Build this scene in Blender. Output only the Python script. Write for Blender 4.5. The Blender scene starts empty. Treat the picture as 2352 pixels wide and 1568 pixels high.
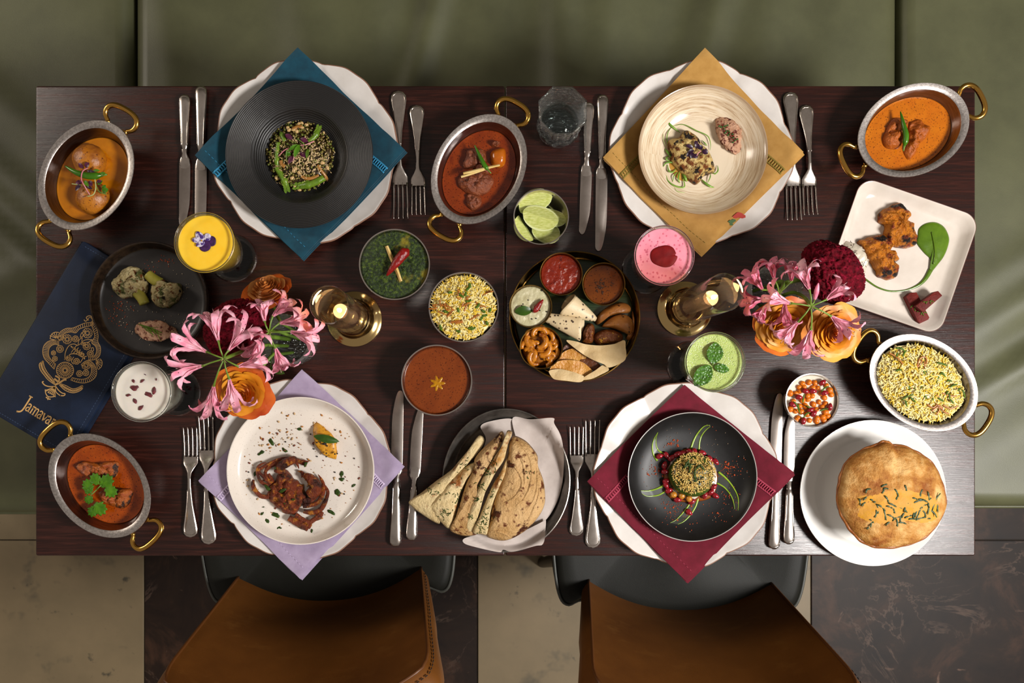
import bpy, bmesh, math, random
import numpy as np
from mathutils import Vector, Matrix, noise

sc = bpy.context.scene
COL = sc.collection
PI = math.pi
random.seed(7)

# ---------------------------------------------------------------- camera, light, exposure
W, H = 2352, 1568
NX, NY = 1110.0, 905.0        # point of the picture straight below the lens
D = 1.40                      # lens height above the table top
PPM = 1500.0                  # picture pixels per metre on the table top
TZ = 0.75                     # table top height
CX, CY = 1161.0, 736.0        # middle of the two tables in the picture

cam = bpy.data.cameras.new('camera')
cam.sensor_fit = 'HORIZONTAL'
cam.sensor_width = 36.0
cam.lens = D * PPM / W * 36.0
cam.shift_x = (W / 2 - NX) / W
cam.shift_y = (NY - H / 2) / W
cam.dof.use_dof = True
cam.dof.focus_distance = 1.37
cam.dof.aperture_fstop = 9.0
camo = bpy.data.objects.new('camera', cam)
camo.location = ((NX - CX) / PPM, -(NY - CY) / PPM, TZ + D)
COL.objects.link(camo)
sc.camera = camo

world = bpy.data.worlds.new('room_light')
sc.world = world
world.use_nodes = True
bg = world.node_tree.nodes['Background']
bg.inputs[0].default_value = (1.0, 0.87, 0.76, 1)
bg.inputs[1].default_value = 0.25

def area(name, loc, target, power, size, col, size_y=None, spread=None):
    l = bpy.data.lights.new(name, 'AREA')
    l.energy = power
    l.color = col
    l.shape = 'RECTANGLE'
    l.size = size
    l.size_y = size_y or size
    if spread: l.spread = spread
    o = bpy.data.objects.new(name, l)
    o.location = loc
    o.rotation_euler = (Vector(target) - Vector(loc)).to_track_quat('-Z', 'Y').to_euler()
    COL.objects.link(o)
    return o

area('window_light', (1.73, -0.66, 2.65), (0.1, 0.0, 0.75), 98, 0.58, (1.0, 0.965, 0.93), 0.48)
area('side_lamp_light', (-3.1, 1.25, 2.3), (-0.3, 0.1, 0.75), 38, 0.7, (1.0, 0.89, 0.77))

sc.view_settings.view_transform = 'Standard'
sc.view_settings.look = 'None'
sc.view_settings.gamma = 1.0
sc.view_settings.use_curve_mapping = False
sc.view_settings.exposure = 0.0

# ---------------------------------------------------------------- picture <-> place
def P(px, py, h=0.0):
    """Point at height h above the table top that is seen at picture position px, py."""
    s = (D - h) / D / PPM
    return Vector(((NX - CX) / PPM + (px - NX) * s, -(NY - CY) / PPM - (py - NY) * s, TZ + h))

def S(px, h=0.0):
    return px * (D - h) / D / PPM

# ---------------------------------------------------------------- materials
def lin(hexs, a=1.0):
    hexs = hexs.lstrip('#')
    out = []
    for i in (0, 2, 4):
        c = int(hexs[i:i + 2], 16) / 255
        out.append(c / 12.92 if c <= 0.04045 else ((c + 0.055) / 1.055) ** 2.4)
    return (out[0], out[1], out[2], a)

class NT:
    def __init__(s, name):
        s.m = bpy.data.materials.new(name)
        s.m.use_nodes = True
        s.t = s.m.node_tree
        s.b = s.t.nodes['Principled BSDF']
        s.co = None
    def n(s, typ, **kw):
        nd = s.t.nodes.new(typ)
        for k, v in kw.items():
            setattr(nd, k, v)
        return nd
    def l(s, a, b): s.t.links.new(a, b)
    def coord(s, stretch=(1, 1, 1)):
        if s.co is None:
            s.co = s.n('ShaderNodeTexCoord').outputs['Object']
        mp = s.n('ShaderNodeMapping')
        mp.inputs['Scale'].default_value = stretch
        s.l(s.co, mp.inputs['Vector'])
        return mp.outputs['Vector']
    def noise(s, scale, detail=4, rough=0.55, stretch=(1, 1, 1), dist=0.0):
        t = s.n('ShaderNodeTexNoise')
        t.inputs['Scale'].default_value = scale
        t.inputs['Detail'].default_value = detail
        t.inputs['Roughness'].default_value = rough
        t.inputs['Distortion'].default_value = dist
        s.l(s.coord(stretch), t.inputs['Vector'])
        return t.outputs['Fac']
    def vor(s, scale, feature='F1', stretch=(1, 1, 1), out='Distance'):
        t = s.n('ShaderNodeTexVoronoi', feature=feature)
        t.inputs['Scale'].default_value = scale
        s.l(s.coord(stretch), t.inputs['Vector'])
        return t.outputs[out]
    def radius(s):
        c = s.coord()
        sp = s.n('ShaderNodeSeparateXYZ'); s.l(c, sp.inputs[0])
        cb = s.n('ShaderNodeCombineXYZ'); s.l(sp.outputs[0], cb.inputs[0]); s.l(sp.outputs[1], cb.inputs[1])
        ln = s.n('ShaderNodeVectorMath', operation='LENGTH'); s.l(cb.outputs[0], ln.inputs[0])
        return ln.outputs['Value'], sp
    def ramp(s, fac, stops):
        r = s.n('ShaderNodeValToRGB')
        e = r.color_ramp.elements
        while len(e) < len(stops): e.new(0.5)
        for k, (p, c) in enumerate(stops):
            e[k].position = p
            e[k].color = lin(c) if isinstance(c, str) else (c, c, c, 1)
        s.l(fac, r.inputs[0])
        return r.outputs[0]
    def mix(s, fac, a, b):
        m = s.n('ShaderNodeMix', data_type='RGBA')
        if hasattr(fac, 'links'): s.l(fac, m.inputs[0])
        else: m.inputs[0].default_value = fac
        for v, i in ((a, 6), (b, 7)):
            if isinstance(v, str): m.inputs[i].default_value = lin(v)
            else: s.l(v, m.inputs[i])
        return m.outputs[2]
    def bump(s, fac, strength=0.3, dist=0.002, prev=None):
        b = s.n('ShaderNodeBump')
        b.inputs['Strength'].default_value = strength
        b.inputs['Distance'].default_value = dist
        s.l(fac, b.inputs['Height'])
        if prev is not None: s.l(prev, b.inputs['Normal'])
        s.l(b.outputs[0], s.b.inputs['Normal'])
        return b.outputs[0]
    def set(s, **kw):
        names = dict(rough='Roughness', metal='Metallic', ior='IOR', trans='Transmission Weight', coat='Coat Weight',
                     coatr='Coat Roughness', spec='Specular IOR Level', sss='Subsurface Weight', sheen='Sheen Weight', alpha='Alpha')
        for k, v in kw.items():
            s.b.inputs[names[k]].default_value = v
        if 'sss' in kw:
            s.b.inputs['Subsurface Radius'].default_value = (1, 0.5, 0.25)
            s.b.inputs['Subsurface Scale'].default_value = 0.004
        return s

def mat(name, col, rough=0.5, vary=None, spots=None, bump=None, **kw):
    """col: base colour; vary: (other colour, scale[, stretch]); spots: [(scale, threshold, colour[, softness])]; bump: (scale, strength[, dist])"""
    t = NT(name)
    t.set(rough=rough, **kw)
    if vary is None and not spots:
        t.b.inputs['Base Color'].default_value = lin(col)
    else:
        if vary:
            c = t.ramp(t.noise(vary[1], 5, 0.6, vary[2] if len(vary) > 2 else (1, 1, 1)), [(0.32, col), (0.68, vary[0])])
        else:
            c = col
        for sp in (spots or []):
            soft = sp[3] if len(sp) > 3 else 0.05
            f = t.ramp(t.noise(sp[0], 3, 0.6), [(sp[1] - 0.06 - soft, 0.0), (sp[1] - 0.06 + soft, 1.0)])
            c = t.mix(f, c, sp[2])
        t.l(c, t.b.inputs['Base Color'])
    if bump:
        t.bump(t.noise(bump[0], 4, 0.6), bump[1], bump[2] if len(bump) > 2 else 0.002)
    return t.m

# ---------------------------------------------------------------- mesh building
ORG = {}

class MB:
    def __init__(s): s.v = []; s.f = []; s.m = []
    def add(s, vf, mi=0, at=None, mtx=None):
        v, f = vf
        k = len(s.v)
        for p in v:
            p = Vector(p)
            if mtx is not None: p = mtx @ p
            if at is not None: p = p + Vector(at)
            s.v.append(p)
        for q in f:
            s.f.append([i + k for i in q])
            s.m.append(mi)
        return s
    def build(s, name, mats, parent=None, org=None, sharp=None, smooth=True):
        if parent is not None:
            o0 = ORG[parent.name]
        else:
            o0 = Vector(org) if org is not None else Vector((0, 0, 0))
        me = bpy.data.meshes.new(name)
        me.from_pydata([tuple(p - o0) for p in s.v], [], s.f)
        for m in (mats if isinstance(mats, (list, tuple)) else [mats]):
            me.materials.append(m)
        if any(s.m): me.polygons.foreach_set('material_index', s.m)
        if smooth:
            me.polygons.foreach_set('use_smooth', [True] * len(s.f))
        me.update()
        bm = bmesh.new(); bm.from_mesh(me)
        bmesh.ops.recalc_face_normals(bm, faces=bm.faces)
        bm.to_mesh(me); bm.free()
        if sharp and smooth: me.set_sharp_from_angle(angle=math.radians(sharp))
        o = bpy.data.objects.new(name, me)
        COL.objects.link(o)
        if parent is not None: o.parent = parent
        else: o.location = o0
        ORG[o.name] = o0
        return o

def tag(o, label, cat=None, group=None, kind=None):
    if label: o['label'] = label
    if cat: o['category'] = cat
    if group: o['group'] = group
    if kind: o['kind'] = kind
    return o

def thing(name, label, cat, loc, group=None):
    o = bpy.data.objects.new(name, None)
    o.empty_display_size = 0.02
    o.location = loc
    COL.objects.link(o)
    ORG[o.name] = Vector(loc)
    return tag(o, label, cat, group)

def one(name, label, cat, mb, mats, org=None, group=None, sharp=None, kind=None, smooth=True):
    if org is None:
        a = np.array([tuple(p) for p in mb.v])
        org = ((a[:, 0].min() + a[:, 0].max()) / 2, (a[:, 1].min() + a[:, 1].max()) / 2, a[:, 2].min())
    return tag(mb.build(name, mats, None, org, sharp, smooth), label, cat, group, kind)

def copy_tree(o, parent=None):
    c = o.copy()
    COL.objects.link(c)
    c.parent = parent
    for ch in list(o.children):
        copy_tree(ch, c)
    return c

def lathe(prof, n=48, sx=1.0, sy=1.0, rfun=None):
    """prof [(r, z)]; r == 0 makes a pole."""
    v, f, rings = [], [], []
    for (r, z) in prof:
        if r <= 1e-9:
            rings.append([len(v)]); v.append((0, 0, z))
        else:
            ring = []
            for i in range(n):
                a = 2 * PI * i / n
                k = rfun(a, r, z) if rfun else (r, z)
                ring.append(len(v)); v.append((k[0] * math.cos(a) * sx, k[0] * math.sin(a) * sy, k[1]))
            rings.append(ring)
    for a, b in zip(rings[:-1], rings[1:]):
        if len(a) == 1 and len(b) == 1: continue
        for i in range(n):
            j = (i + 1) % n
            if len(a) == 1: f.append([a[0], b[j], b[i]])
            elif len(b) == 1: f.append([a[i], a[j], b[0]])
            else: f.append([a[i], a[j], b[j], b[i]])
    return v, f

def frames(pts):
    pts = [Vector(p) for p in pts]
    out = []
    up = None
    for i, p in enumerate(pts):
        t = (pts[min(i + 1, len(pts) - 1)] - pts[max(i - 1, 0)])
        t = t.normalized() if t.length > 1e-12 else Vector((0, 0, 1))
        if up is None:
            up = Vector((0, 0, 1)) if abs(t.z) < 0.9 else Vector((1, 0, 0))
        s = t.cross(up)
        s = s.normalized() if s.length > 1e-9 else Vector((1, 0, 0))
        up = s.cross(t).normalized()
        out.append((p, t, s, up))
    return out

def tube(pts, rad, n=8, flat=1.0, cap=True, close=False):
    """flat < 1 squashes the section in its 'up' direction."""
    fr = frames(pts)
    v, f = [], []
    m = len(fr)
    for i, (p, t, s, u) in enumerate(fr):
        r = rad[i] if isinstance(rad, (list, tuple)) else rad
        for k in range(n):
            a = 2 * PI * k / n
            v.append(p + s * (r * math.cos(a)) + u * (r * flat * math.sin(a)))
    for i in range(m - 1 if not close else m):
        i2 = (i + 1) % m
        for k in range(n):
            k2 = (k + 1) % n
            f.append([i * n + k, i * n + k2, i2 * n + k2, i2 * n + k])
    if cap and not close:
        f.append(list(range(n))[::-1]); f.append([(m - 1) * n + k for k in range(n)])
    return v, f

def grid(fn, nu, nv, closeu=False):
    v = [fn(i / (nu if closeu else nu - 1), j / (nv - 1)) for j in range(nv) for i in range(nu)]
    f = []
    for j in range(nv - 1):
        for i in range(nu if closeu else nu - 1):
            i2 = (i + 1) % nu
            f.append([j * nu + i, j * nu + i2, (j + 1) * nu + i2, (j + 1) * nu + i])
    return v, f

_ICO = {}
def ico(sub=2):
    if sub not in _ICO:
        bm = bmesh.new()
        bmesh.ops.create_icosphere(bm, subdivisions=sub, radius=1.0)
        _ICO[sub] = ([v.co.copy() for v in bm.verts], [[v.index for v in f.verts] for f in bm.faces])
        bm.free()
    return _ICO[sub]

def blob(c, rad, rot=(0, 0, 0), amp=0.0, freq=1.5, seed=0.0, sub=2, floor=None):
    from mathutils import Euler
    v, f = ico(sub)
    R = Euler(rot).to_matrix()
    rad = Vector(rad if isinstance(rad, (tuple, list)) else (rad,) * 3)
    out = []
    off = Vector((seed * 3.1, seed * 7.7, seed * 1.3))
    for p in v:
        k = 1 + amp * noise.fractal(p * freq + off, 0.9, 2.1, 4) if amp else 1
        q = R @ Vector((p.x * rad.x, p.y * rad.y, p.z * rad.z)) * k + Vector(c)
        if floor is not None and q.z < floor: q.z = floor + (q.z - floor) * 0.05
        out.append(q)
    return out, f

def crom(pts, n, close=True):
    """smooth resample of a polyline"""
    pts = [Vector(p) for p in pts]
    m = len(pts)
    out = []
    segs = m if close else m - 1
    for i in range(n):
        u = i / n * segs if close else i / (n - 1) * segs
        k = min(int(u), segs - 1); t = u - k
        g = (lambda j: pts[j % m]) if close else (lambda j: pts[max(0, min(m - 1, j))])
        p0, p1, p2, p3 = g(k - 1), g(k), g(k + 1), g(k + 2)
        out.append(0.5 * ((2 * p1) + (p2 - p0) * t + (2 * p0 - 5 * p1 + 4 * p2 - p3) * t * t + (3 * p1 - p0 - 3 * p2 + p3) * t ** 3))
    return out

def outline(px, h, n=None):
    """picture outline -> world XY points at height h"""
    pts = [P(x, y, h) for x, y in px]
    return crom(pts, n or len(pts) * 6) if n != 0 else pts

def lump(pts, z0, thick, p=2.5, amp=0.0, freq=60.0, rings=10, seed=0.0, side=0.0, base=True, ctr=None, zfun=None):
    """domed lump over a closed outline; pts world points, z0 world height of its underside"""
    pts = [Vector((q[0], q[1], 0)) for q in pts]
    n = len(pts)
    c = Vector(ctr) if ctr is not None else sum(pts, Vector()) / n
    v, f = [], []
    so = Vector((seed * 5.3, seed * 2.9, seed))
    for j in range(rings):
        t = 1 - (j / rings) ** 1.4
        for q in pts:
            w = c + (q - c) * t
            if side: w += (q - c).normalized() * side * noise.noise(Vector((q.x, q.y, 0)) * freq + so)
            z = thick * max(0.0, 1 - t ** p) ** 0.5
            e = amp * noise.fractal(Vector((w.x, w.y, 0)) * freq + so, 0.8, 2.1, 4) * (1 - t ** 6)
            zz = z + e
            if zfun: zz += zfun(w.x, w.y)
            v.append((w.x, w.y, z0 + max(zz, 0.0) if base else z0 + zz))
    for j in range(rings - 1):
        for i in range(n):
            i2 = (i + 1) % n
            f.append([j * n + i, j * n + i2, (j + 1) * n + i2, (j + 1) * n + i])
    k = len(v)
    e = amp * noise.fractal(Vector((c.x, c.y, 0)) * freq + so, 0.8, 2.1, 4)
    v.append((c.x, c.y, z0 + thick + e + (zfun(c.x, c.y) if zfun else 0)))
    for i in range(n):
        f.append([(rings - 1) * n + i, (rings - 1) * n + (i + 1) % n, k])
    f.append(list(range(n))[::-1])
    return v, f

def prism(pts, z0, z1, bev=0.0, nb=2):
    """slab over a closed convex-ish outline, rounded at its top edge"""
    pts = [Vector((q[0], q[1], 0)) for q in pts]
    n = len(pts)
    c = sum(pts, Vector()) / n
    v, f = [], []
    levels = [(0.0, z0)]
    if bev > 0:
        for k in range(nb + 1):
            a = PI / 2 * k / nb
            levels.append((bev * (1 - math.cos(a)), z1 - bev + bev * math.sin(a)))
    else:
        levels.append((0.0, z1))
    for off, z in levels:
        for i, q in enumerate(pts):
            if off:
                t = (pts[(i + 1) % n] - pts[i - 1]).normalized()
                nr = Vector((t.y, -t.x, 0))
                if nr.dot(c - q) < 0: nr = -nr
                q = q + nr * off
            v.append((q.x, q.y, z))
    L = len(levels)
    for j in range(L - 1):
        for i in range(n):
            i2 = (i + 1) % n
            f.append([j * n + i, j * n + i2, (j + 1) * n + i2, (j + 1) * n + i])
    f.append(list(range(n))[::-1])
    f.append([(L - 1) * n + i for i in range(n)])
    return v, f

def box(x0, x1, y0, y1, z0, z1):
    v = [(x, y, z) for z in (z0, z1) for y in (y0, y1) for x in (x0, x1)]
    return v, [[0, 2, 3, 1], [4, 5, 7, 6], [0, 1, 5, 4], [2, 6, 7, 3], [0, 4, 6, 2], [1, 3, 7, 5]]

def rrect(w, d, r, n=6, cx=0, cy=0, rot=0):
    out = []
    for sx, sy, a0 in ((1, 1, 0), (-1, 1, PI / 2), (-1, -1, PI), (1, -1, 1.5 * PI)):
        for k in range(n + 1):
            a = a0 + PI / 2 * k / n
            out.append((sx * (w / 2 - r) + r * math.cos(a), sy * (d / 2 - r) + r * math.sin(a)))
    ca, sa = math.cos(rot), math.sin(rot)
    return [(cx + x * ca - y * sa, cy + x * sa + y * ca) for x, y in out]

def ribbon(pts, w, z=None):
    """flat strip along a polyline, lying in XY"""
    pts = [Vector(p) for p in pts]
    v, f = [], []
    for i, p in enumerate(pts):
        t = pts[min(i + 1, len(pts) - 1)] - pts[max(i - 1, 0)]
        t = Vector((t.x, t.y, 0)).normalized() if t.length > 1e-12 else Vector((1, 0, 0))
        nrm = Vector((-t.y, t.x, 0))
        ww = (w[i] if isinstance(w, (list, tuple)) else w) / 2
        v += [p + nrm * ww, p - nrm * ww]
    for i in range(len(pts) - 1):
        f.append([2 * i, 2 * i + 1, 2 * i + 3, 2 * i + 2])
    return v, f

def leaf(base, direction, length, width, lift=0.0, curl=0.0, fold=0.25, n=9, serr=0.0, twist=0.0, nw=5):
    """leaf or petal blade: base point, heading (unit XY + tilt), real surface"""
    d = Vector(direction).normalized()
    s = d.cross(Vector((0, 0, 1)))
    s = s.normalized() if s.length > 1e-6 else Vector((1, 0, 0))
    u = s.cross(d).normalized()
    v, f = [], []
    for i in range(n):
        t = i / (n - 1)
        wd = width / 2 * (math.sin(PI * min(1, t * 0.97 + 0.03)) ** 0.75)
        if serr: wd *= 1 + serr * (1 if i % 2 else -1)
        c = Vector(base) + d * (length * t) + u * (lift * math.sin(PI * t) - curl * t * t)
        tw = twist * t
        for k in range(nw):
            q = -1 + 2 * k / (nw - 1)
            v.append(c + s * (wd * q * math.cos(tw)) + u * (wd * (abs(q) * fold + q * math.sin(tw))))
    for i in range(n - 1):
        for k in range(nw - 1):
            f.append([i * nw + k, i * nw + k + 1, (i + 1) * nw + k + 1, (i + 1) * nw + k])
    return v, f

def ground(o, tol=0.0):
    return o
# ================================================================ materials of the place
def m_wood():
    t = NT('dark_stained_oak')
    g = t.noise(9, 6, 0.65, (1.2, 26, 1), 0.6)
    c = t.ramp(g, [(0.28, '#160705'), (0.5, '#28100b'), (0.72, '#432019')])
    t.l(c, t.b.inputs['Base Color'])
    r = t.ramp(g, [(0.3, 0.33), (0.7, 0.22)])
    t.l(r, t.b.inputs['Roughness'])
    fine = t.noise(34, 5, 0.7, (1.0, 17, 1), 0.3)
    t.bump(fine, 0.22, 0.0010)
    t.set(spec=0.5)
    return t.m
WOOD = m_wood()

def m_leather(name, a, b, rough, scale=9, scuff=None, spec=0.4):
    t = NT(name)
    c = t.ramp(t.noise(scale, 6, 0.6), [(0.3, a), (0.7, b)])
    if scuff:
        c = t.mix(t.ramp(t.noise(26, 4, 0.7, (0.35, 1, 1)), [(0.56, 0.0), (0.85, 0.5)]), c, scuff)
    t.l(c, t.b.inputs['Base Color'])
    t.bump(t.vor(900), 0.12, 0.0006)
    t.set(rough=rough, spec=spec)
    return t.m
GREEN_LEATHER = m_leather('olive_leather', '#484932', '#56573c', 0.46)
TAN_LEATHER = m_leather('tan_leather', '#553010', '#734519', 0.40, 5, '#8a5c2a')
DARK_LEATHER = m_leather('charcoal_leather', '#0f0f0b', '#181813', 0.55, 7, '#23231d', 0.2)
PIPING_DARK = mat('charcoal_piping', '#3c3d38', 0.45)
PIPING_TAN = mat('tan_piping', '#5a3312', 0.45)
LEG_WOOD = mat('chair_leg_wood', '#140b07', 0.4, vary=('#22130b', 30, (1, 1, 0.1)))
PLINTH = mat('banquette_plinth', '#0d0b09', 0.6)
STEEL_STRIP = mat('plinth_strip', '#8d8f90', 0.35, metal=0.8)

def m_marble_dark():
    t = NT('dark_emperador_marble')
    base = t.ramp(t.noise(7, 8, 0.65, dist=0.8), [(0.3, '#120a08'), (0.52, '#22160f'), (0.75, '#4a3123')])
    n2 = t.noise(4.5, 7, 0.62, dist=2.2)
    sb = t.n('ShaderNodeMath', operation='SUBTRACT'); t.l(n2, sb.inputs[0]); sb.inputs[1].default_value = 0.5
    ab = t.n('ShaderNodeMath', operation='ABSOLUTE'); t.l(sb.outputs[0], ab.inputs[0])
    mul = t.n('ShaderNodeMath', operation='MULTIPLY'); t.l(t.ramp(ab.outputs[0], [(0.0, 0.8), (0.018, 0.0)]), mul.inputs[0])
    t.l(t.ramp(t.noise(6, 4), [(0.48, 0.0), (0.62, 1.0)]), mul.inputs[1])
    c = t.mix(mul.outputs[0], base, '#57453a')
    flecks = t.ramp(t.noise(15, 5, 0.6, dist=1.5), [(0.66, 0.0), (0.74, 0.8)])
    c = t.mix(flecks, c, '#73594a')
    t.l(c, t.b.inputs['Base Color'])
    t.set(rough=0.5, spec=0.22)
    return t.m
MARBLE_DARK = m_marble_dark()
MARBLE_BEIGE = mat('beige_limestone', '#6d5f46', 0.55, vary=('#7d6c50', 6), spots=[(13, 0.73, '#4c4637', 0.08), (30, 0.77, '#423c2e', 0.05)])
GROUT = mat('floor_joint', '#2c251d', 0.8)

# ================================================================ floor: bands of stone tiles
FH = -TZ
def band_x(px): return P(px, 1400, FH).x
tile = band_x(1863) - band_x(1097)
x_edges = [band_x(1097) + tile * k for k in range(-3, 4)]
y_edges = [P(0, 1240, FH).y + tile * k for k in range(-2, 4)]
mb = MB().add(box(x_edges[0] - 0.2, x_edges[-1] + 0.2, y_edges[0] - 0.2, y_edges[-1] + 0.2, -0.05, -0.0045))
floor = tag(mb.build('floor', GROUT, None, (0, 0, -0.05), smooth=False), 'floor of wide beige and dark brown marble bands', None, None, 'structure')
for i in range(6):
    for j in range(5):
        dark = (i % 2 == 0)
        g = 0.0012
        a = prism(rrect(tile - 2 * g, tile - 2 * g, 0.003, 2, (x_edges[i] + x_edges[i + 1]) / 2, (y_edges[j] + y_edges[j + 1]) / 2), -0.02, 0.0, 0.001, 1)
        MB().add(a).build('floor_tile', MARBLE_DARK if dark else MARBLE_BEIGE, floor, sharp=40)

mb = MB().add(box(x_edges[0] - 0.2, x_edges[-1] + 0.2, 1.80, 1.88, 0.0, 3.0))
tag(mb.build('wall_back', mat('olive_wall_paint', '#4a463a', 0.7), None, (0, 1.84, 0), smooth=False), 'plain olive wall behind the banquette', None, None, 'structure')

# ================================================================ banquette (three seat cushions, plinth)
SH = -0.30
def ridge(x, c, w): return math.exp(-((x - c) / w) ** 2)
bq = thing('banquette', 'olive green leather banquette seat wrapping three sides of the table', 'banquette', (0, 0, 0))
xl, xr = P(303, 100, SH).x, P(2070, 100, SH).x
ytop = P(0, -260, SH).y
yl = P(0, 1180, SH).y
yr = P(0, 1166, SH).y
ycf = P(0, 330, SH).y
xL, xR = P(-420, 0, SH).x, P(2780, 0, SH).x
ZS = TZ + SH

def cushion(x0, x1, y0, y1, folds, nx, ny, thick=0.13, r=0.03, name='seat_cushion'):
    def shape(u, v):
        # rounded pillow cross section: v runs over the top and down all sides
        x = x0 + (x1 - x0) * u
        y = y0 + (y1 - y0) * v
        d = min(x - x0, x1 - x, y - y0, y1 - y)
        z = ZS
        if d < r: z = ZS - r + math.sqrt(max(0, r * r - (r - d) ** 2))
        z += folds(x, y) * min(1, max(0, d) / 0.05 + 0.15)
        return Vector((x, y, z))
    def warp(t, L):
        # denser samples near the ends
        return t
    us = sorted(set([k / (nx - 1) for k in range(nx)]))
    edge = [0, 0.001, 0.003, 0.007, 0.012, 0.018, 0.025, 0.03]
    ux = sorted(set([round(e / (x1 - x0), 6) for e in edge] + [round(1 - e / (x1 - x0), 6) for e in edge] + [k / nx for k in range(1, nx)]))
    vy = sorted(set([round(e / (y1 - y0), 6) for e in edge] + [round(1 - e / (y1 - y0), 6) for e in edge] + [k / ny for k in range(1, ny)]))
    m = MB()
    V = [shape(u, v) for v in vy for u in ux]
    nu, nv = len(ux), len(vy)
    F = [[j * nu + i, j * nu + i + 1, (j + 1) * nu + i + 1, (j + 1) * nu + i] for j in range(nv - 1) for i in range(nu - 1)]
    border = [i for i in range(nu)] + [j * nu + nu - 1 for j in range(1, nv)] + [(nv - 1) * nu + i for i in range(nu - 2, -1, -1)] + [j * nu for j in range(nv - 2, 0, -1)]
    k = len(V)
    for b in border: V.append(Vector((V[b].x, V[b].y, ZS - thick)))
    nb = len(border)
    for i in range(nb):
        i2 = (i + 1) % nb
        F.append([border[i], border[i2], k + i2, k + i])
    F.append([k + i for i in range(nb)])
    m.add((V, F))
    o = m.build(name, GREEN_LEATHER, bq, sharp=50)
    # welt along the front lower seam
    pts = [(x0, y0 - 0.001, ZS - r - 0.004), (x1, y0 - 0.001, ZS - r - 0.004)]
    MB().add(tube([Vector(pts[0]).lerp(Vector(pts[1]), q / 12) for q in range(13)], 0.004, 8)).build('welt', GREEN_LEATHER, o)
    return o

def f_mid(x, y):
    a = 0
    t = (y - ycf) / (ytop - ycf)
    for c, w, h, s in ((-0.36, 0.045, 0.010, 0.05), (-0.12, 0.022, 0.013, -0.10), (-0.155, 0.05, -0.008, -0.06), (0.11, 0.03, 0.012, 0.0), (0.06, 0.05, -0.007, 0.02), (0.20, 0.03, 0.009, -0.04),
                       (0.40, 0.028, 0.013, -0.10), (0.35, 0.04, -0.008, -0.05), (0.50, 0.04, 0.009, -0.06), (-0.23, 0.04, 0.007, 0.02), (0.63, 0.05, 0.006, -0.04), (-0.62, 0.02, 0.003, 0.02)):
        a += 1.5 * h * ridge(x, c + s * (0.6 - t) * 1.2, w * 1.35)
    a += 0.004 * noise.noise(Vector((x * 5, y * 2.5, 3)))
    return a + 0.012 * t
def f_left(x, y):
    q = (x + 1.0) * 0.62 + (y - 0.35) * 0.78
    a = 0.009 * ridge(q, 0.0, 0.03) + 0.008 * ridge(q, -0.09, 0.025) - 0.006 * ridge(q, -0.045, 0.025) + 0.008 * ridge(q, 0.10, 0.035)
    q2 = (x + 0.9) * -0.35 + (y + 0.05)
    a += 0.006 * ridge(q2, 0.0, 0.03) + 0.005 * ridge(q2, 0.16, 0.03)
    return a + 0.006 * noise.noise(Vector((x * 4, y * 4, 1)))
def f_right(x, y):
    q = y - 0.12 * math.sin(x * 5 - 4.5)
    a = 0.0
    for c, w, h in ((0.02, 0.03, 0.010), (-0.05, 0.03, -0.010), (-0.10, 0.025, 0.012), (0.10, 0.03, 0.007), (-0.22, 0.05, 0.006)):
        a += h * ridge(q, c, w) * (0.3 + 0.7 * min(1, max(0, (x - 0.85) / 0.15)))
    return a + 0.006 * noise.noise(Vector((x * 4, y * 4, 8)))
cushion(xl + 0.002, xr - 0.002, ycf, ytop, f_mid, 150, 26)
cushion(xL, xl - 0.002, yl, ytop, f_left, 40, 70)
cushion(xr + 0.002, xR, yr, ytop, f_right, 44, 80)
MB().add(box(xL, xl - 0.06, yl + 0.07, ytop, 0.0, ZS - 0.131)).add(box(xr + 0.06, xR, yr + 0.05, ytop, 0.0, ZS - 0.131)).add(box(xl - 0.06, xr + 0.06, ycf + 0.06, ytop, 0.0, ZS - 0.131)).build('plinth', PLINTH, bq, smooth=False)
MB().add(prism(rrect(xR - xL, 0.13, 0.03, 5, (xL + xR) / 2, ytop + 0.068), 0.0, 0.98, 0.03, 4)).build('backrest', GREEN_LEATHER, bq, sharp=50)
xs = P(2288, 1180, -0.42).x
MB().add(box(xs, xR, yr + 0.012, yr + 0.05, ZS - 0.155, ZS - 0.131)).build('base_strip', STEEL_STRIP, bq, smooth=False)

# ================================================================ two square tables pushed together
def table(px0, px1, label):
    a, b = P(px0, 197), P(px1, 1276)
    x0, x1, y0, y1 = a.x, b.x, b.y, a.y
    cx, cy = (x0 + x1) / 2, (y0 + y1) / 2
    t = thing('dining_table', label, 'table', (cx, cy, 0), 'square tables pushed together')
    MB().add(prism(rrect(x1 - x0, y1 - y0, 0.003, 3, cx, cy), TZ - 0.032, TZ, 0.0018, 3)).build('tabletop', WOOD, t, sharp=40)
    MB().add(box(cx - 0.25, cx + 0.25, cy - 0.03, cy + 0.03, TZ - 0.05, TZ - 0.0325)).add(box(cx - 0.03, cx + 0.03, cy - 0.25, cy + 0.25, TZ - 0.05, TZ - 0.0325)).build('top_bracket', PLINTH, t, smooth=False)
    MB().add(tube([(cx, cy, 0.03), (cx, cy, TZ - 0.05)], 0.035, 20)).build('pedestal', PLINTH, t, sharp=40)
    MB().add(lathe([(0, 0), (0.22, 0), (0.22, 0.008), (0.05, 0.03), (0, 0.03)], 32), at=(cx, cy, 0)).build('base_plate', PLINTH, t, sharp=40)
table(82, 1159.2, 'dark wood square table carrying the blue menu and lavender napkin')
table(1161.8, 2240, 'dark wood square table carrying the brass tray and golden pie')

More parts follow.
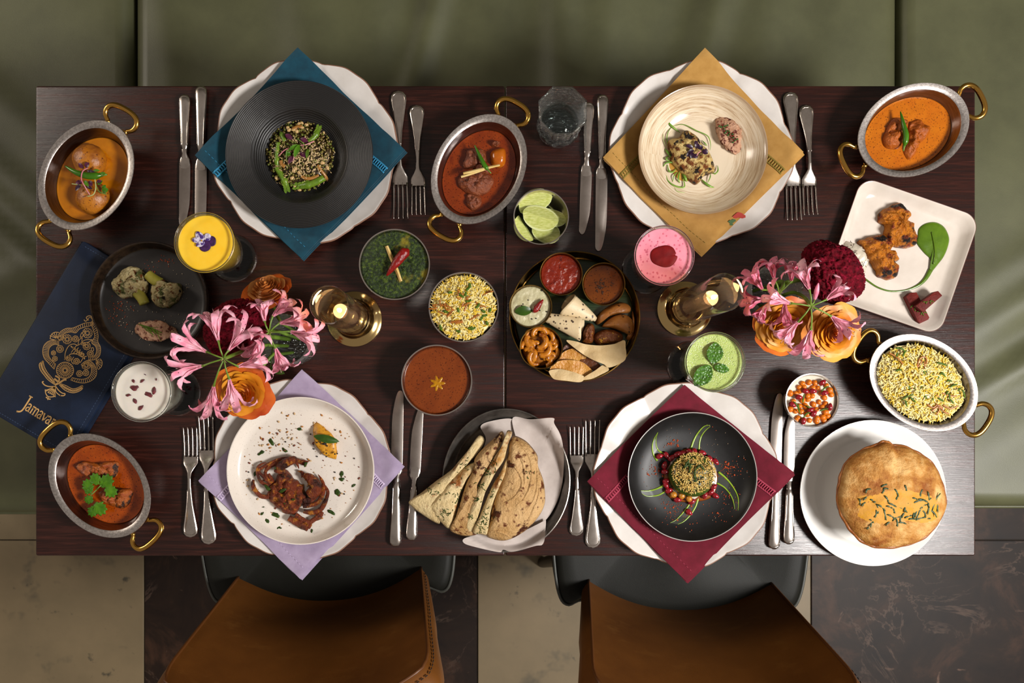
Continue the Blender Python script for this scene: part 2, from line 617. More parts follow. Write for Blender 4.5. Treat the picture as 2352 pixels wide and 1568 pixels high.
# ================================================================ chairs
def chair(cx, cy, rz, label, mirror=1):
    t = thing('dining_chair', label, 'chair', (0, 0, 0), 'leather chairs at the front of the table')
    zs = 0.455
    # seat outline (local, +y to the table)
    o = [(0, 0.235), (0.13, 0.232), (0.205, 0.20), (0.236, 0.10), (0.240, 0.0), (0.232, -0.12), (0.222, -0.185), (0.205, -0.208), (0.17, -0.200), (0.08, -0.225), (0, -0.235)]
    o = o + [(-x, y) for x, y in o[-2:0:-1]]
    pts = crom([(x, y, 0) for x, y in o], 96)
    seat = MB()
    n = len(pts); V = []; F = []
    prof = [(1.0, -0.075), (1.0, -0.02), (0.995, -0.006), (0.98, 0.002), (0.94, 0.008), (0.85, 0.012), (0.6, 0.010), (0.3, 0.006)]
    for k, z in prof:
        for p in pts:
            dip = 0.010 * math.sin(p.x * 16 + 1) * (1 - k) - 0.03 * max(0, -p.y - 0.1) * 0
            side = 0.018 * max(0, (abs(p.x * k) - 0.15) / 0.09) ** 1.5 if z > -0.03 else 0
            V.append((p.x * k, p.y * k, zs + z + dip + side))
    V.append((0, 0, zs + 0.004))
    L = len(prof)
    for j in range(L - 1):
        for i in range(n):
            F.append([j * n + i, j * n + (i + 1) % n, (j + 1) * n + (i + 1) % n, (j + 1) * n + i])
    for i in range(n): F.append([(L - 1) * n + i, (L - 1) * n + (i + 1) % n, len(V) - 1])
    F.append(list(range(n))[::-1])
    seat.add((V, F))
    st = seat.build('seat', DARK_LEATHER, t, sharp=60)
    pp = [Vector((p.x * 1.002, p.y * 1.002, zs - 0.006 + 0.018 * max(0, (abs(p.x) - 0.15) / 0.09) ** 1.5)) for p in pts]
    MB().add(tube(pp, 0.0032, 7, close=True)).build('seat_piping', PIPING_DARK, st)
    # back: curved shell
    hgt, w0, w1, rec, cur, thk = 0.365, 0.335, 0.400, 0.085, 0.052, 0.042
    yb, zb = -0.160, zs + 0.004
    def face(u, v, out):
        q = u * 2 - 1
        half = (w0 + (w1 - w0) * v) / 2
        top = max(0, (v - 0.80) / 0.20)
        half *= 1 - 0.055 * top ** 2.2
        if out: half += 0.026 * (0.35 + 0.65 * v)
        x = half * q
        y = yb - rec * v - cur * (1 - abs(q) ** 2.2)
        z = zb + hgt * v - 0.016 * abs(q) ** 6 * top
        if not out:
            y += 0.006 * math.sin(PI * v) * (1 - q * q)
        if out:
            y -= thk * (0.55 + 0.45 * v)
            z += 0.004 if v > 0.5 else -0.02
        return Vector((x, y, z))
    nu, nv = 33, 17
    b = MB()
    vi, fi = grid(lambda u, v: face(u, v, 0), nu, nv)
    vo, fo = grid(lambda u, v: face(u, v, 1), nu, nv)
    border = [i for i in range(nu)] + [j * nu + nu - 1 for j in range(1, nv)] + [(nv - 1) * nu + i for i in range(nu - 2, -1, -1)] + [j * nu for j in range(nv - 2, 0, -1)]
    b.add((vi, fi))
    panel = b.build('backrest', TAN_LEATHER, t, sharp=50)
    b = MB(); b.add((vo, fo))
    # boxing strip between the two faces, slightly full
    VV = []; FF = []
    m = len(border)
    for s in (0.0, 0.04, 0.25, 0.5, 0.75, 0.96, 1.0):
        for k in border:
            a, c = Vector(vi[k]), Vector(vo[k])
            p = a.lerp(c, s)
            ctr = Vector((0, yb - 0.05, zb + hgt * 0.45))
            d = (p - ctr); d.y = 0
            p += d.normalized() * 0.006 * math.sin(PI * s)
            VV.append(p)
    for j in range(6):
        for i in range(m):
            FF.append([j * m + i, j * m + (i + 1) % m, (j + 1) * m + (i + 1) % m, (j + 1) * m + i])
    b.add((VV, FF))
    shell = b.build('back_shell', TAN_LEATHER, t, sharp=60)
    path = [Vector(vi[k]) + Vector((0, 0.001, 0.001)) for k in border[nu - 1:] + border[:1]]
    MB().add(tube(path, 0.0026, 6)).build('back_piping', PIPING_TAN, panel)
    # stitches on the boxing strip
    stc = MB()
    for i in range(nu, m - nv, 1):
        a, c = Vector(VV[2 * m + i]), Vector(VV[2 * m + (i + 1) % m])
        for e in (0.15, 0.65):
            stc.add(tube([a.lerp(c, e), a.lerp(c, e + 0.3)], 0.0009, 4), at=(0, 0.003, 0.0015))
    stc.build('stitching', mat('dark_thread', '#241407', 0.8), shell)
    for sx in (-1, 1):
        a = Vector(face(0.5 + sx * 0.5, 0.93, 0)); c = Vector(face(0.5 + sx * 0.5, 0.95, 1))
    for sx in (-1, 1):
        for sy, yy in ((1, 0.16), (-1, -0.15)):
            MB().add(tube([(sx * 0.155, yy, zs - 0.06), (sx * 0.19, yy + sy * 0.015, 0.22), (sx * 0.222, yy + sy * 0.045 - (0.02 if sy < 0 else 0), 0.001)], [0.021, 0.017, 0.012], 12)).build('leg', LEG_WOOD, t, sharp=50)
    MB().add(box(-0.17, 0.17, -0.17, 0.17, zs - 0.095, zs - 0.0755)).build('seat_frame', LEG_WOOD, t, smooth=False)
    t.location = (cx, cy, 0); t.rotation_euler = (0, 0, rz)
    return t
chair(-0.325, -0.280, math.radians(3), 'tan leather chair with dark seat, below the lavender napkin')
chair(0.331, -0.297, math.radians(-1), 'tan leather chair with dark seat, below the crimson napkin')
# ================================================================ tableware materials
GLAZE = mat('ivory_glaze', '#d6d1cc', 0.16, vary=('#c7c1bb', 22), coat=0.3)
GLAZE_EDGE = mat('bare_clay_edge', '#7d5a48', 0.5)
def m_black_ridged():
    t = NT('black_ridged_stoneware')
    t.b.inputs['Base Color'].default_value = lin('#1b1a1a')
    r, sp = t.radius()
    m = t.n('ShaderNodeMath', operation='MULTIPLY'); t.l(r, m.inputs[0]); m.inputs[1].default_value = 2600.0
    n2 = t.noise(40, 2); ad = t.n('ShaderNodeMath', operation='MULTIPLY_ADD'); t.l(n2, ad.inputs[0]); ad.inputs[1].default_value = 5; t.l(m.outputs[0], ad.inputs[2])
    sn = t.n('ShaderNodeMath', operation='SINE'); t.l(ad.outputs[0], sn.inputs[0])
    t.bump(sn.outputs[0], 0.45, 0.0006)
    t.set(rough=0.45)
    return t.m
BLACK_RIDGED = m_black_ridged()
BLACK_PLAIN = mat('black_matte_stoneware', '#141313', 0.42, vary=('#1b1a1a', 60), spec=.3, bump=(900, 0.08, 0.0005))
def m_brushed_cream():
    t = NT('brushed_cream_glaze')
    r, sp = t.radius()
    at = t.n('ShaderNodeMath', operation='ARCTAN2'); t.l(sp.outputs[1], at.inputs[0]); t.l(sp.outputs[0], at.inputs[1])
    cb = t.n('ShaderNodeCombineXYZ')
    a = t.n('ShaderNodeMath', operation='MULTIPLY'); t.l(r, a.inputs[0]); a.inputs[1].default_value = 420
    b = t.n('ShaderNodeMath', operation='MULTIPLY'); t.l(at.outputs[0], b.inputs[0]); b.inputs[1].default_value = 1.3
    t.l(a.outputs[0], cb.inputs[0]); t.l(b.outputs[0], cb.inputs[1])
    nz = t.n('ShaderNodeTexNoise'); nz.inputs['Scale'].default_value = 1.0; nz.inputs['Detail'].default_value = 5; nz.inputs['Roughness'].default_value = 0.7
    t.l(cb.outputs[0], nz.inputs['Vector'])
    c = t.ramp(nz.outputs['Fac'], [(0.36, '#a88c6c'), (0.5, '#d0bda0'), (0.62, '#ddcfb8')])
    plain = t.ramp(r, [(0.045, 0.0), (0.062, 1.0)])
    c = t.mix(plain, '#d6c6ad', c)
    edge = t.ramp(r, [(0.0905, 0.0), (0.094, 0.75)])
    c = t.mix(edge, c, '#8a6d50')
    t.l(c, t.b.inputs['Base Color'])
    t.bump(nz.outputs['Fac'], 0.12, 0.0008)
    t.set(rough=0.18)
    return t.m
CREAM_BRUSHED = m_brushed_cream()
WHITE_SPECKLED = mat('white_speckled_glaze', '#dcd3c8', 0.15, spots=[(700, 0.74, '#8e7c68', 0.02)], coat=0.3)
WHITE_PORCELAIN = mat('white_porcelain', '#dcdad6', 0.10, coat=0.3)
SQUARE_GLAZE = mat('square_plate_glaze', '#d2c8bd', 0.14, vary=('#c7bcb0', 30), coat=0.3)
DARK_GLAZE = mat('dark_brown_glaze', '#1d1a18', 0.42, vary=('#262220', 50), bump=(700, 0.1, 0.0006))
DARK_RIM = mat('bronze_rim_glaze', '#3b2c20', 0.22, vary=('#1d1612', 120), metal=0.25)

def m_hammered():
    t = NT('worn_pewter')
    c = t.ramp(t.noise(300, 4, 0.7), [(0.3, '#8a827d'), (0.7, '#c4bcb6')])
    t.l(c, t.b.inputs['Base Color'])
    t.bump(t.noise(420, 3, 0.7), 0.22, 0.0008)
    t.set(rough=0.40, metal=0.92)
    return t.m
PEWTER = m_hammered()
STEEL_IN = mat('brushed_steel', '#8d8480', 0.30, vary=('#6f6662', 60, (1, 1, 8)), metal=1.0)
STEEL = mat('polished_steel', '#cdc4bd', 0.22, metal=1.0)
SILVER = mat('silver_plate', '#d6cdc5', 0.24, vary=('#b5aba3', 45), metal=1.0, bump=(900, 0.05, 0.0004))
BLADE = mat('knife_blade_steel', '#bdb2aa', 0.32, vary=('#a89d95', 40), metal=1.0)
BRASS = mat('brass', '#cc9d4c', 0.2, metal=1.0)
BRASS_OLD = mat('aged_brass', '#8d6d35', 0.30, vary=('#6b5126', 40), metal=1.0)
BRASS_PALE = mat('pale_brass', '#d6b77c', 0.14, metal=1.0)
DARK_PAN = mat('worn_iron_pan', '#8a857f', 0.35, vary=('#5a5651', 40), metal=0.9, bump=(120, 0.15, 0.001))
def thin_glass(name, tint, ior, rough=0.02, haze=0.0, cut=0.0):
    t = NT(name)
    tr = t.n('ShaderNodeBsdfTransparent'); tr.inputs[0].default_value = lin(tint)
    gl = t.n('ShaderNodeBsdfGlossy'); gl.inputs['Roughness'].default_value = rough
    if cut:
        b = t.n('ShaderNodeBump'); b.inputs['Strength'].default_value = 1.0; b.inputs['Distance'].default_value = cut; t.l(t.vor(230), b.inputs['Height']); t.l(b.outputs[0], gl.inputs['Normal'])
    lw = t.n('ShaderNodeLayerWeight'); lw.inputs[0].default_value = 0.5
    pw = t.n('ShaderNodeMath', operation='POWER'); t.l(lw.outputs['Facing'], pw.inputs[0]); pw.inputs[1].default_value = 3.5
    fr = t.n('ShaderNodeMath', operation='MULTIPLY_ADD'); t.l(pw.outputs[0], fr.inputs[0]); fr.inputs[1].default_value = 0.75; fr.inputs[2].default_value = ((ior - 1) / (ior + 1)) ** 2
    mx = t.n('ShaderNodeMixShader'); t.l(fr.outputs[0], mx.inputs[0]); t.l(tr.outputs[0], mx.inputs[1]); t.l(gl.outputs[0], mx.inputs[2])
    o = mx.outputs[0]
    if haze:
        df = t.n('ShaderNodeBsdfTranslucent'); df.inputs[0].default_value = (.9, .9, .9, 1)
        m2 = t.n('ShaderNodeMixShader'); m2.inputs[0].default_value = haze; t.l(o, m2.inputs[1]); t.l(df.outputs[0], m2.inputs[2]); o = m2.outputs[0]
    t.l(o, t.t.nodes['Material Output'].inputs[0])
    return t.m
REAL_GLASS = NT('solid_glass').set(rough=0.0, trans=1.0, ior=1.47).m
GLASS = thin_glass('clear_glass', '#f7faf7', 1.55, 0.03, 0.02)
CUT_GLASS = thin_glass('cut_crystal', '#eef1f0', 2.6, 0.10, 0.06, 0.004)
SMOKE_GLASS = thin_glass('smoked_glass', '#f5ede2', 1.5, 0.02, 0.012)
WATER = thin_glass('water', '#eef2f2', 1.33, 0.0)

# ================================================================ scalloped charger plates
def scallop(a, R, ph):
    q = (a + ph) * 8 / (2 * PI)
    t = q - math.floor(q)
    big = math.floor(q) % 2
    e = abs(2 * t - 1)              # 1 at notch, 0 at lobe middle
    k = 1.0 - 0.046 * e ** 2.2 - (0.006 if big else 0.0) + 0.004 * math.cos(2 * PI * t * 3)
    return R * k
def charger(px, py, rpx, ph, label):
    c = P(px, py, 0.02); c.z = TZ
    R = S(rpx, 0.022)
    prof = [(0, 0.003), (0.3, 0.003), (0.55, 0.0035), (0.64, 0.006), (0.70, 0.012), (0.80, 0.0165), (0.90, 0.0195), (0.96, 0.0225), (0.985, 0.0238), (0.997, 0.0238), (1.0, 0.0222), (0.985, 0.0205), (0.88, 0.0160), (0.72, 0.0085), (0.62, 0.0), (0.5, 0.0), (0, 0.0005)]
    V, F, n = [], [], 192
    mi = []
    rings = []
    for k, (r, z) in enumerate(prof):
        if r == 0: rings.append([len(V)]); V.append((0, 0, z)); continue
        ring = []
        for i in range(n):
            a = 2 * PI * i / n
            w = max(0, (r - 0.66) / 0.34)
            q = (a + ph) * 8 / (2 * PI); t = q - math.floor(q)
            flute = 0.0048 * w * (abs(2 * t - 1) ** 3) * (1 if z > 0.004 else 0)
            rr = R * r * (1 - w) + scallop(a, R, ph) * r * w
            ring.append(len(V)); V.append((rr * math.cos(a), rr * math.sin(a), z - flute + (0.0012 * w * math.cos(5 * a))))
        rings.append(ring)
    for k, (a, b) in enumerate(zip(rings[:-1], rings[1:])):
        for i in range(n):
            j = (i + 1) % n
            if len(a) == 1: F.append([a[0], b[j], b[i]])
            elif len(b) == 1: F.append([a[i], a[j], b[0]])
            else: F.append([a[i], a[j], b[j], b[i]])
            mi.append(1 if 8 <= k <= 10 else 0)
    m = MB(); m.v = [Vector(p) + c for p in V]; m.f = F; m.m = mi
    return one('charger_plate', label, 'plate', m, [GLAZE, GLAZE_EDGE], c, 'scalloped ivory charger plates')
charger(700, 349, 216, 0.2, 'ivory scalloped charger plate under the teal napkin')
charger(1610, 351, 214, 0.45, 'ivory scalloped charger plate under the mustard napkin')
charger(691, 1077, 210, 0.1, 'ivory scalloped charger plate under the lavender napkin')
charger(1574, 1091, 214, 0.3, 'ivory scalloped charger plate under the crimson napkin')

# ================================================================ folded napkins
NH = 0.0258
def m_cloth(name, a, b):
    t = NT(name)
    t.l(t.ramp(t.noise(60, 5, 0.6), [(0.3, a), (0.7, b)]), t.b.inputs['Base Color'])
    t.bump(t.noise(1500, 2), 0.25, 0.0005)
    t.set(rough=0.85, sheen=0.25, spec=0.2)
    return t.m
NZ = ([0, .080, .0896, .098, .112, .126, .138, .150, .18], [.0042, .0045, .0075, .0135, .0180, .0210, .0252, .0248, .0215])
def napkin(corners, label, a, b, thread, hem_f, seed, cpx):
    """corners in the picture: top, right, bottom, left"""
    cm = m_cloth(label.split()[0] + '_linen', a, b)
    tm = mat(label.split()[0] + '_thread', thread, 0.8)
    cc = P(*cpx, .02)
    cs = [P(x, y, NH) for x, y in corners]
    ctr = sum(cs, Vector()) / 4
    t = thing('napkin', label, 'napkin', (ctr.x, ctr.y, TZ + .004), 'folded linen napkins')
    lay = []
    def surf(shift, z, k):
        def fn(u, v):
            p = cs[0].lerp(cs[1], u).lerp(cs[3].lerp(cs[2], u), v)
            e = min(u, 1 - u, v, 1 - v)
            x = Vector((p.x + shift[0], p.y + shift[1], 0))
            d = (p - ctr); d.z = 0
            rr = math.hypot(p.x - cc.x, p.y - cc.y)
            zz = z - NH + float(np.interp(rr, NZ[0], NZ[1])) + 0.0015 * noise.noise(Vector((p.x * 16, p.y * 16, seed + k * 0.3)))
            if e < 0.006: zz -= 0.0012
            x.z = zz
            wob = 0.0012 * noise.noise(Vector((p.x * 25, p.y * 25, seed * 2 + k)))
            x.x += wob; x.y += wob
            return x
        return fn
    for k, (sh, z) in enumerate((((0.0028, -0.0035), 0.0), ((0.001, -0.0018), 0.0016), ((0, 0), 0.0034))):
        vt, ft = grid(surf(sh, TZ + NH + z + 0.0014, k), 41, 41)
        vb, fb = grid(surf(sh, TZ + NH + z, k), 41, 41)
        m = MB(); m.add((vt, ft)); m.add((vb, fb))
        nu = 41
        border = [i for i in range(nu)] + [j * nu + nu - 1 for j in range(1, nu)] + [(nu - 1) * nu + i for i in range(nu - 2, -1, -1)] + [j * nu for j in range(nu - 2, 0, -1)]
        nn = len(vt)
        for i in range(len(border)):
            i2 = (i + 1) % len(border)
            m.f.append([border[i], border[i2], nn + border[i2], nn + border[i]]); m.m.append(0)
        lay.append(m.build('fold_layer', cm, t, sharp=60))
    top = surf((0, 0), TZ + NH + 0.0034 + 0.0014, 2)
    # drawn-thread hem ladders near the left and right corners, and the sewn hem
    lad = MB()
    for side, (f0, f1) in hem_f:
        k = 13
        for off in (0.0, 0.036):
            line = []
            for i in range(k + 1):
                s = f0 + (f1 - f0) * i / k
                line.append((top(s, side + off) if True else None) + Vector((0, 0, 0.0006)))
            lad.add(tube(line, 0.0013, 6, 0.6))
        for i in range(k):
            s = f0 + (f1 - f0) * (i + 0.5) / k
            lad.add(tube([top(s, side) + Vector((0, 0, 0.0006)), top(s, side + 0.036) + Vector((0, 0, 0.0006))], 0.0010, 5))
    if lad.v: lad.build('hem_stitch', tm, lay[2])
    st = MB()
    for i in range(30):
        a0, a1 = 0.03 + i * 0.0316, 0.03 + i * 0.0316 + 0.018
        st.add(tube([top(a0, 0.93) + Vector((0, 0, 0.0003)), top(a1, 0.93) + Vector((0, 0, 0.0003))], 0.0004, 4))
    st.build('seam_stitch', tm, lay[2])
    return t, top
# hem ladders: (v position, (u from, u to))
hems = [(0.80, (0.02, 0.30))]
NAP1, top1 = napkin([(685, 110), (931, 345), (693, 594), (448, 357)], 'teal folded napkin under the black wide-rimmed bowl', '#0a3444', '#0e4355', '#2a83ac', [(0.175, (0.78, 1.0))], 1, (700, 349))
NAP2, top2 = napkin([(1619, 110), (1844, 350), (1608, 584), (1384, 363)], 'mustard folded napkin under the cream brushed bowl', '#a2783a', '#b28848', '#7d6a24', [(0.175, (0.76, 1.0))], 2, (1610, 351))
NAP3, top3 = napkin([(694, 848), (925, 1066), (689, 1328), (457, 1103)], 'lavender folded napkin under the white crab plate', '#94849f', '#a596b0', '#c0b0cc', [(0.175, (0.80, 1.0))], 3, (691, 1077))
NAP4, top4 = napkin([(1571, 884), (1823, 1085), (1576, 1335), (1348, 1105)], 'crimson folded napkin under the black coupe plate', '#570a1b', '#680f24', '#9c3048', [(0.175, (0.78, 1.0))], 4, (1574, 1091))
# the second ladder lies along the other hem of each napkin
def ladder(top, nap, u0, v0, v1, col):
    lad = MB()
    k = 13
    up = Vector((0, 0, 0.0007))
    for off in (0.0, 0.036):
        lad.add(tube([top(u0 + off, v0 + (v1 - v0) * i / k) + up for i in range(k + 1)], 0.0013, 6, 0.6))
    for i in range(k):
        s = v0 + (v1 - v0) * (i + 0.5) / k
        lad.add(tube([top(u0, s) + up, top(u0 + 0.036, s) + up], 0.0010, 5))
    lad.build('hem_stitch', bpy.data.materials[col], [c for c in nap.children][-1])
ladder(top1, NAP1, 0.175, 0.76, 1.0, 'teal_thread'); ladder(top2, NAP2, 0.175, 0.76, 1.0, 'mustard_thread')
ladder(top3, NAP3, 0.175, 0.78, 1.0, 'lavender_thread'); ladder(top4, NAP4, 0.175, 0.76, 1.0, 'crimson_thread')
# printed flower sprig on the mustard napkin
def uv_of(top, c):
    best = min(((i / 60, j / 60) for i in range(61) for j in range(61)), key=lambda q: (top(*q).xy - c.xy).length)
    return best
mb = MB()
for (x, y, rr, k) in ((1698, 493, 9, 0), (1706, 496, 7, 0), (1690, 497, 6, 0), (1679, 509, 6, 1), (1685, 506, 5, 1), (1680, 515, 4, 1)):
    c = P(x, y, 0.024)
    pts = [(c.x + S(rr) * math.cos(a * PI / 6) * (1 + .25 * math.sin(a * 2.4)), c.y + S(rr) * 0.7 * math.sin(a * PI / 6), 0) for a in range(12)]
    z = top2(*[min(max(q, 0), 1) for q in uv_of(top2, c)]).z + 0.0006
    kk = len(mb.v); mb.v += [Vector((p[0], p[1], z)) for p in pts]; mb.f.append([kk + i for i in range(12)]); mb.m.append(k)
mb.build('printed_sprig', [mat('print_red', '#9c2f25', 0.8), mat('print_green', '#3f5a33', 0.8)], [c for c in NAP2.children][-1])

# ================================================================ plates and bowls standing on the napkins
PB = 0.0104          # height where the plates stand
def plate(px, py, rpx, hr, prof, label, mats, name, n=96, mi_of=None, base=PB, seam=None, group=None):
    """prof in units of the outer radius for r, metres for z (above its foot)"""
    c = P(px, py, base + hr); c.z = TZ + base
    R = S(rpx, base + hr)
    v, f = lathe([(r * R, z) for r, z in prof], n)
    m = MB().add((v, f), at=c)
    if mi_of:
        k = 0
        idx = []
        for a, b in zip(prof[:-1], prof[1:]):
            idx += [mi_of(a, b)] * n
        m.m = idx
    o = one(name, label, 'plate' if 'plate' in name else 'bowl', m, mats, c, group, 50)
    return o, c, R
BK, BKc, BKr = plate(687, 354, 170, 0.032, [(0, 0.0015), (0.28, 0.0015), (0.42, 0.003), (0.52, 0.008), (0.60, 0.0185), (0.635, 0.0255), (0.655, 0.0275), (0.68, 0.0280), (0.85, 0.0300), (0.975, 0.0318), (0.995, 0.0322), (1.0, 0.0310), (0.98, 0.0295), (0.68, 0.0245), (0.60, 0.015), (0.50, 0.003), (0.40, 0.0), (0, 0.0)],
     'black wide-rimmed bowl with ridged surface on the teal napkin', BLACK_RIDGED, 'rimmed_bowl')
CB, CBc, CBr = plate(1615, 343, 149, 0.036, [(0, 0.002), (0.35, 0.002), (0.55, 0.003), (0.66, 0.0055), (0.76, 0.0125), (0.86, 0.022), (0.95, 0.032), (0.985, 0.0358), (0.998, 0.0362), (1.0, 0.0345), (0.95, 0.027), (0.80, 0.010), (0.68, 0.001), (0.58, 0.0), (0, 0.0)],
     'cream brushed shallow bowl on the mustard napkin', CREAM_BRUSHED, 'shallow_bowl')
CR, CRc, CRr = plate(690, 1081, 170, 0.022, [(0, 0.002), (0.5, 0.002), (0.82, 0.0022), (0.88, 0.004), (0.93, 0.0105), (0.965, 0.0185), (0.985, 0.0222), (0.997, 0.0222), (1.0, 0.0205), (0.97, 0.013), (0.92, 0.003), (0.86, 0.0), (0, 0.0)],
     'white speckled coupe plate on the lavender napkin', WHITE_SPECKLED, 'coupe_plate', base=0.0178)
CP, CPc, CPr = plate(1591, 1095, 149, 0.026, [(0, 0.002), (0.45, 0.002), (0.65, 0.0035), (0.80, 0.008), (0.90, 0.0145), (0.965, 0.0225), (0.985, 0.0258), (0.997, 0.0260), (1.0, 0.0245), (0.95, 0.016), (0.80, 0.004), (0.6, 0.0), (0, 0.0)],
     'black coupe plate with pale worn rim on the crimson napkin', [BLACK_PLAIN, mat('worn_pale_rim', '#a9a5a0', 0.3)], 'coupe_plate', mi_of=lambda a, b: 1 if a[0] >= 0.984 and a[1] > 0.025 and b[1] > 0.0255 else 0)

# dark plate with upright rim, resting on table and menu
DP, DPc, DPr = plate(340, 689, 136, 0.022, [(0, 0.002), (0.5, 0.002), (0.84, 0.002), (0.90, 0.004), (0.935, 0.010), (0.95, 0.020), (0.965, 0.0222), (0.99, 0.0222), (1.0, 0.020), (0.985, 0.008), (0.93, 0.0), (0, 0.0)],
     'dark brown round plate with raised bronze rim on the blue menu', [DARK_GLAZE, DARK_RIM], 'rimmed_plate', mi_of=lambda a, b: 1 if a[0] >= 0.9 and a[1] > 0.003 else 0, base=0.0128)

# pie plate with its bowl
PP, PPc, PPr = plate(2006, 1132, 168, 0.020, [(0, 0.002), (0.5, 0.002), (0.70, 0.0025), (0.73, 0.0045), (0.76, 0.009), (0.80, 0.0115), (0.90, 0.0150), (0.985, 0.0198), (0.997, 0.0200), (1.0, 0.0185), (0.90, 0.0115), (0.75, 0.004), (0.66, 0.0), (0, 0.0)],
     'large round white porcelain plate under the golden pie', WHITE_PORCELAIN, 'serving_plate', base=0.0)
bc = Vector((PPc.x + 0.003, PPc.y - 0.002, TZ + 0.002))
m = MB().add(lathe([(0, 0.0), (0.035, 0.0), (0.040, 0.004), (0.055, 0.016), (0.066, 0.040), (0.0705, 0.060), (0.0705, 0.0615), (0.068, 0.0615), (0.063, 0.040), (0.05, 0.018), (0, 0.008)], 72), at=bc)
one('pie_bowl', 'white round bowl beneath the golden pastry lid', 'bowl', m, WHITE_PORCELAIN, bc, sharp=50)

# square plate
def square_plate():
    px, py, side, ang = 2069, 588, 289, math.radians(-19.2)
    c = P(px, py, 0.018); c.z = TZ
    s = S(side, 0.018)
    lv = [(0.60, 0.002, 0), (0.80, 0.0025, 0), (0.86, 0.005, 0), (0.93, 0.0125, 0), (0.975, 0.0168, 0), (0.99, 0.0178, 0), (0.998, 0.0178, 1), (1.0, 0.0168, 1), (0.99, 0.0150, 0), (0.90, 0.006, 0), (0.80, 0.0, 0)]
    V, F, mi = [], [], []
    n = None
    for k, z, e in lv:
        pts = rrect(s * k, s * k, 0.024 * k, 10, 0, 0, ang)
        n = len(pts)
        # gently bowed sides
        for (x, y) in pts:
            V.append(Vector((x, y, z)) + c)
    for j in range(len(lv) - 1):
        for i in range(n):
            F.append([j * n + i, j * n + (i + 1) % n, (j + 1) * n + (i + 1) % n, (j + 1) * n + i]); mi.append(1 if lv[j][2] or lv[j + 1][2] else 0)
    F.append(list(range(n))); mi.append(0)
    F.append([(len(lv) - 1) * n + i for i in range(n)][::-1]); mi.append(0)
    m = MB(); m.v, m.f, m.m = V, F, mi
    return one('square_plate', 'square ivory plate with rounded corners and brown edge', 'plate', m, [SQUARE_GLAZE, mat('brown_edge_glaze', '#5e3d33', 0.4)], c, sharp=50), c
SQ, SQc = square_plate()

# ================================================================ oval serving dishes with brass ring handles
OA, OB, OH = 0.0862, 0.0655, 0.050
def make_oval():
    t = thing('oval_dish', 'x', 'dish', (0, 0, 0), 'oval metal serving dishes with brass handles')
    asp = OB / OA
    def ell(a, r, z): return (r, z)
    prof_out = [(0, 0.0), (0.046, 0.0), (0.052, 0.003), (0.066, 0.018), (0.0755, 0.038), (0.0790, 0.0462)]
    flange = [(0.0790, 0.0462), (0.0850, 0.0478), (0.0862, 0.0490), (0.0855, 0.0500), (0.0800, 0.0496), (0.0752, 0.0486), (0.0742, 0.0478)]
    inner = [(0.0742, 0.0478), (0.0722, 0.040), (0.064, 0.021), (0.050, 0.007), (0.044, 0.0045), (0, 0.0042)]
    MB().add(lathe(prof_out, 72, 1, asp)).build('dish_body', STEEL_IN, t, sharp=50)
    MB().add(lathe(flange, 72, 1, asp)).build('rim', PEWTER, t, sharp=50)
    MB().add(lathe(inner, 72, 1, asp)).build('dish_lining', STEEL_IN, t, sharp=50)
    for s in (-1, 1):
        # open ring handle: two small lugs on the body and a flattened loop
        loop = []
        for k in range(25):
            a = math.radians(200 - 400 * 0 - k * (330 / 24) + 145 - 200 + 20)
        pts = [(0.0795, 0.0145, 0.040), (0.086, 0.0165, 0.041), (0.0925, 0.0235, 0.0425), (0.101, 0.0255, 0.044), (0.1085, 0.0215, 0.0452), (0.1125, 0.0125, 0.046), (0.1135, 0.0, 0.0462)]
        pts = pts + [(x, -y, z) for x, y, z in pts[-2::-1]]
        cr = crom([(s * x, y, z) for x, y, z in pts], 44, False)
        rad = [0.0026 + 0.0016 * math.sin(PI * i / 43) ** 0.7 for i in range(44)]
        h = MB().add(tube(cr, rad, 10)).build('handle', BRASS, t, sharp=50)
        for y in (-1, 1):
            MB().add(lathe([(0, -0.004), (0.0026, -0.003), (0.0036, 0), (0.0022, 0.003), (0, 0.006)], 10), mtx=Matrix.Translation((s * 0.0845, y * 0.0155, 0.0415)) @ Matrix.Rotation(s * PI / 2, 4, 'Y')).add(tube([(s * 0.084, y * 0.0155, 0.042), (s * 0.086, y * 0.011, 0.045)], [0.0018, 0.0004], 6)).build('lug', BRASS, h, sharp=50)
    return t
OV = {}
def oval(key, px, py, deg, label, first=[None]):
    if first[0] is None: o = first[0] = make_oval()
    else: o = copy_tree(first[0])
    c = P(px, py, OH); c.z = TZ
    o.location = c; o.rotation_euler = (0, 0, math.radians(deg))
    o['label'] = label
    OV[key] = (c, math.radians(deg))
oval('kofta', 197, 402, 60, 'oval metal dish with brass handles holding two round dumplings')
oval('lamb', 1100, 388, 60, 'oval metal dish with brass handles holding dark red stew')
oval('butter', 2099, 298, 26, 'oval metal dish with brass handles holding orange chicken curry')
oval('fish', 228, 1115, -47, 'oval metal dish with brass handles holding curry topped with coriander')
oval('pulao', 2122, 879, -33, 'oval metal dish with brass handles full of yellow rice')

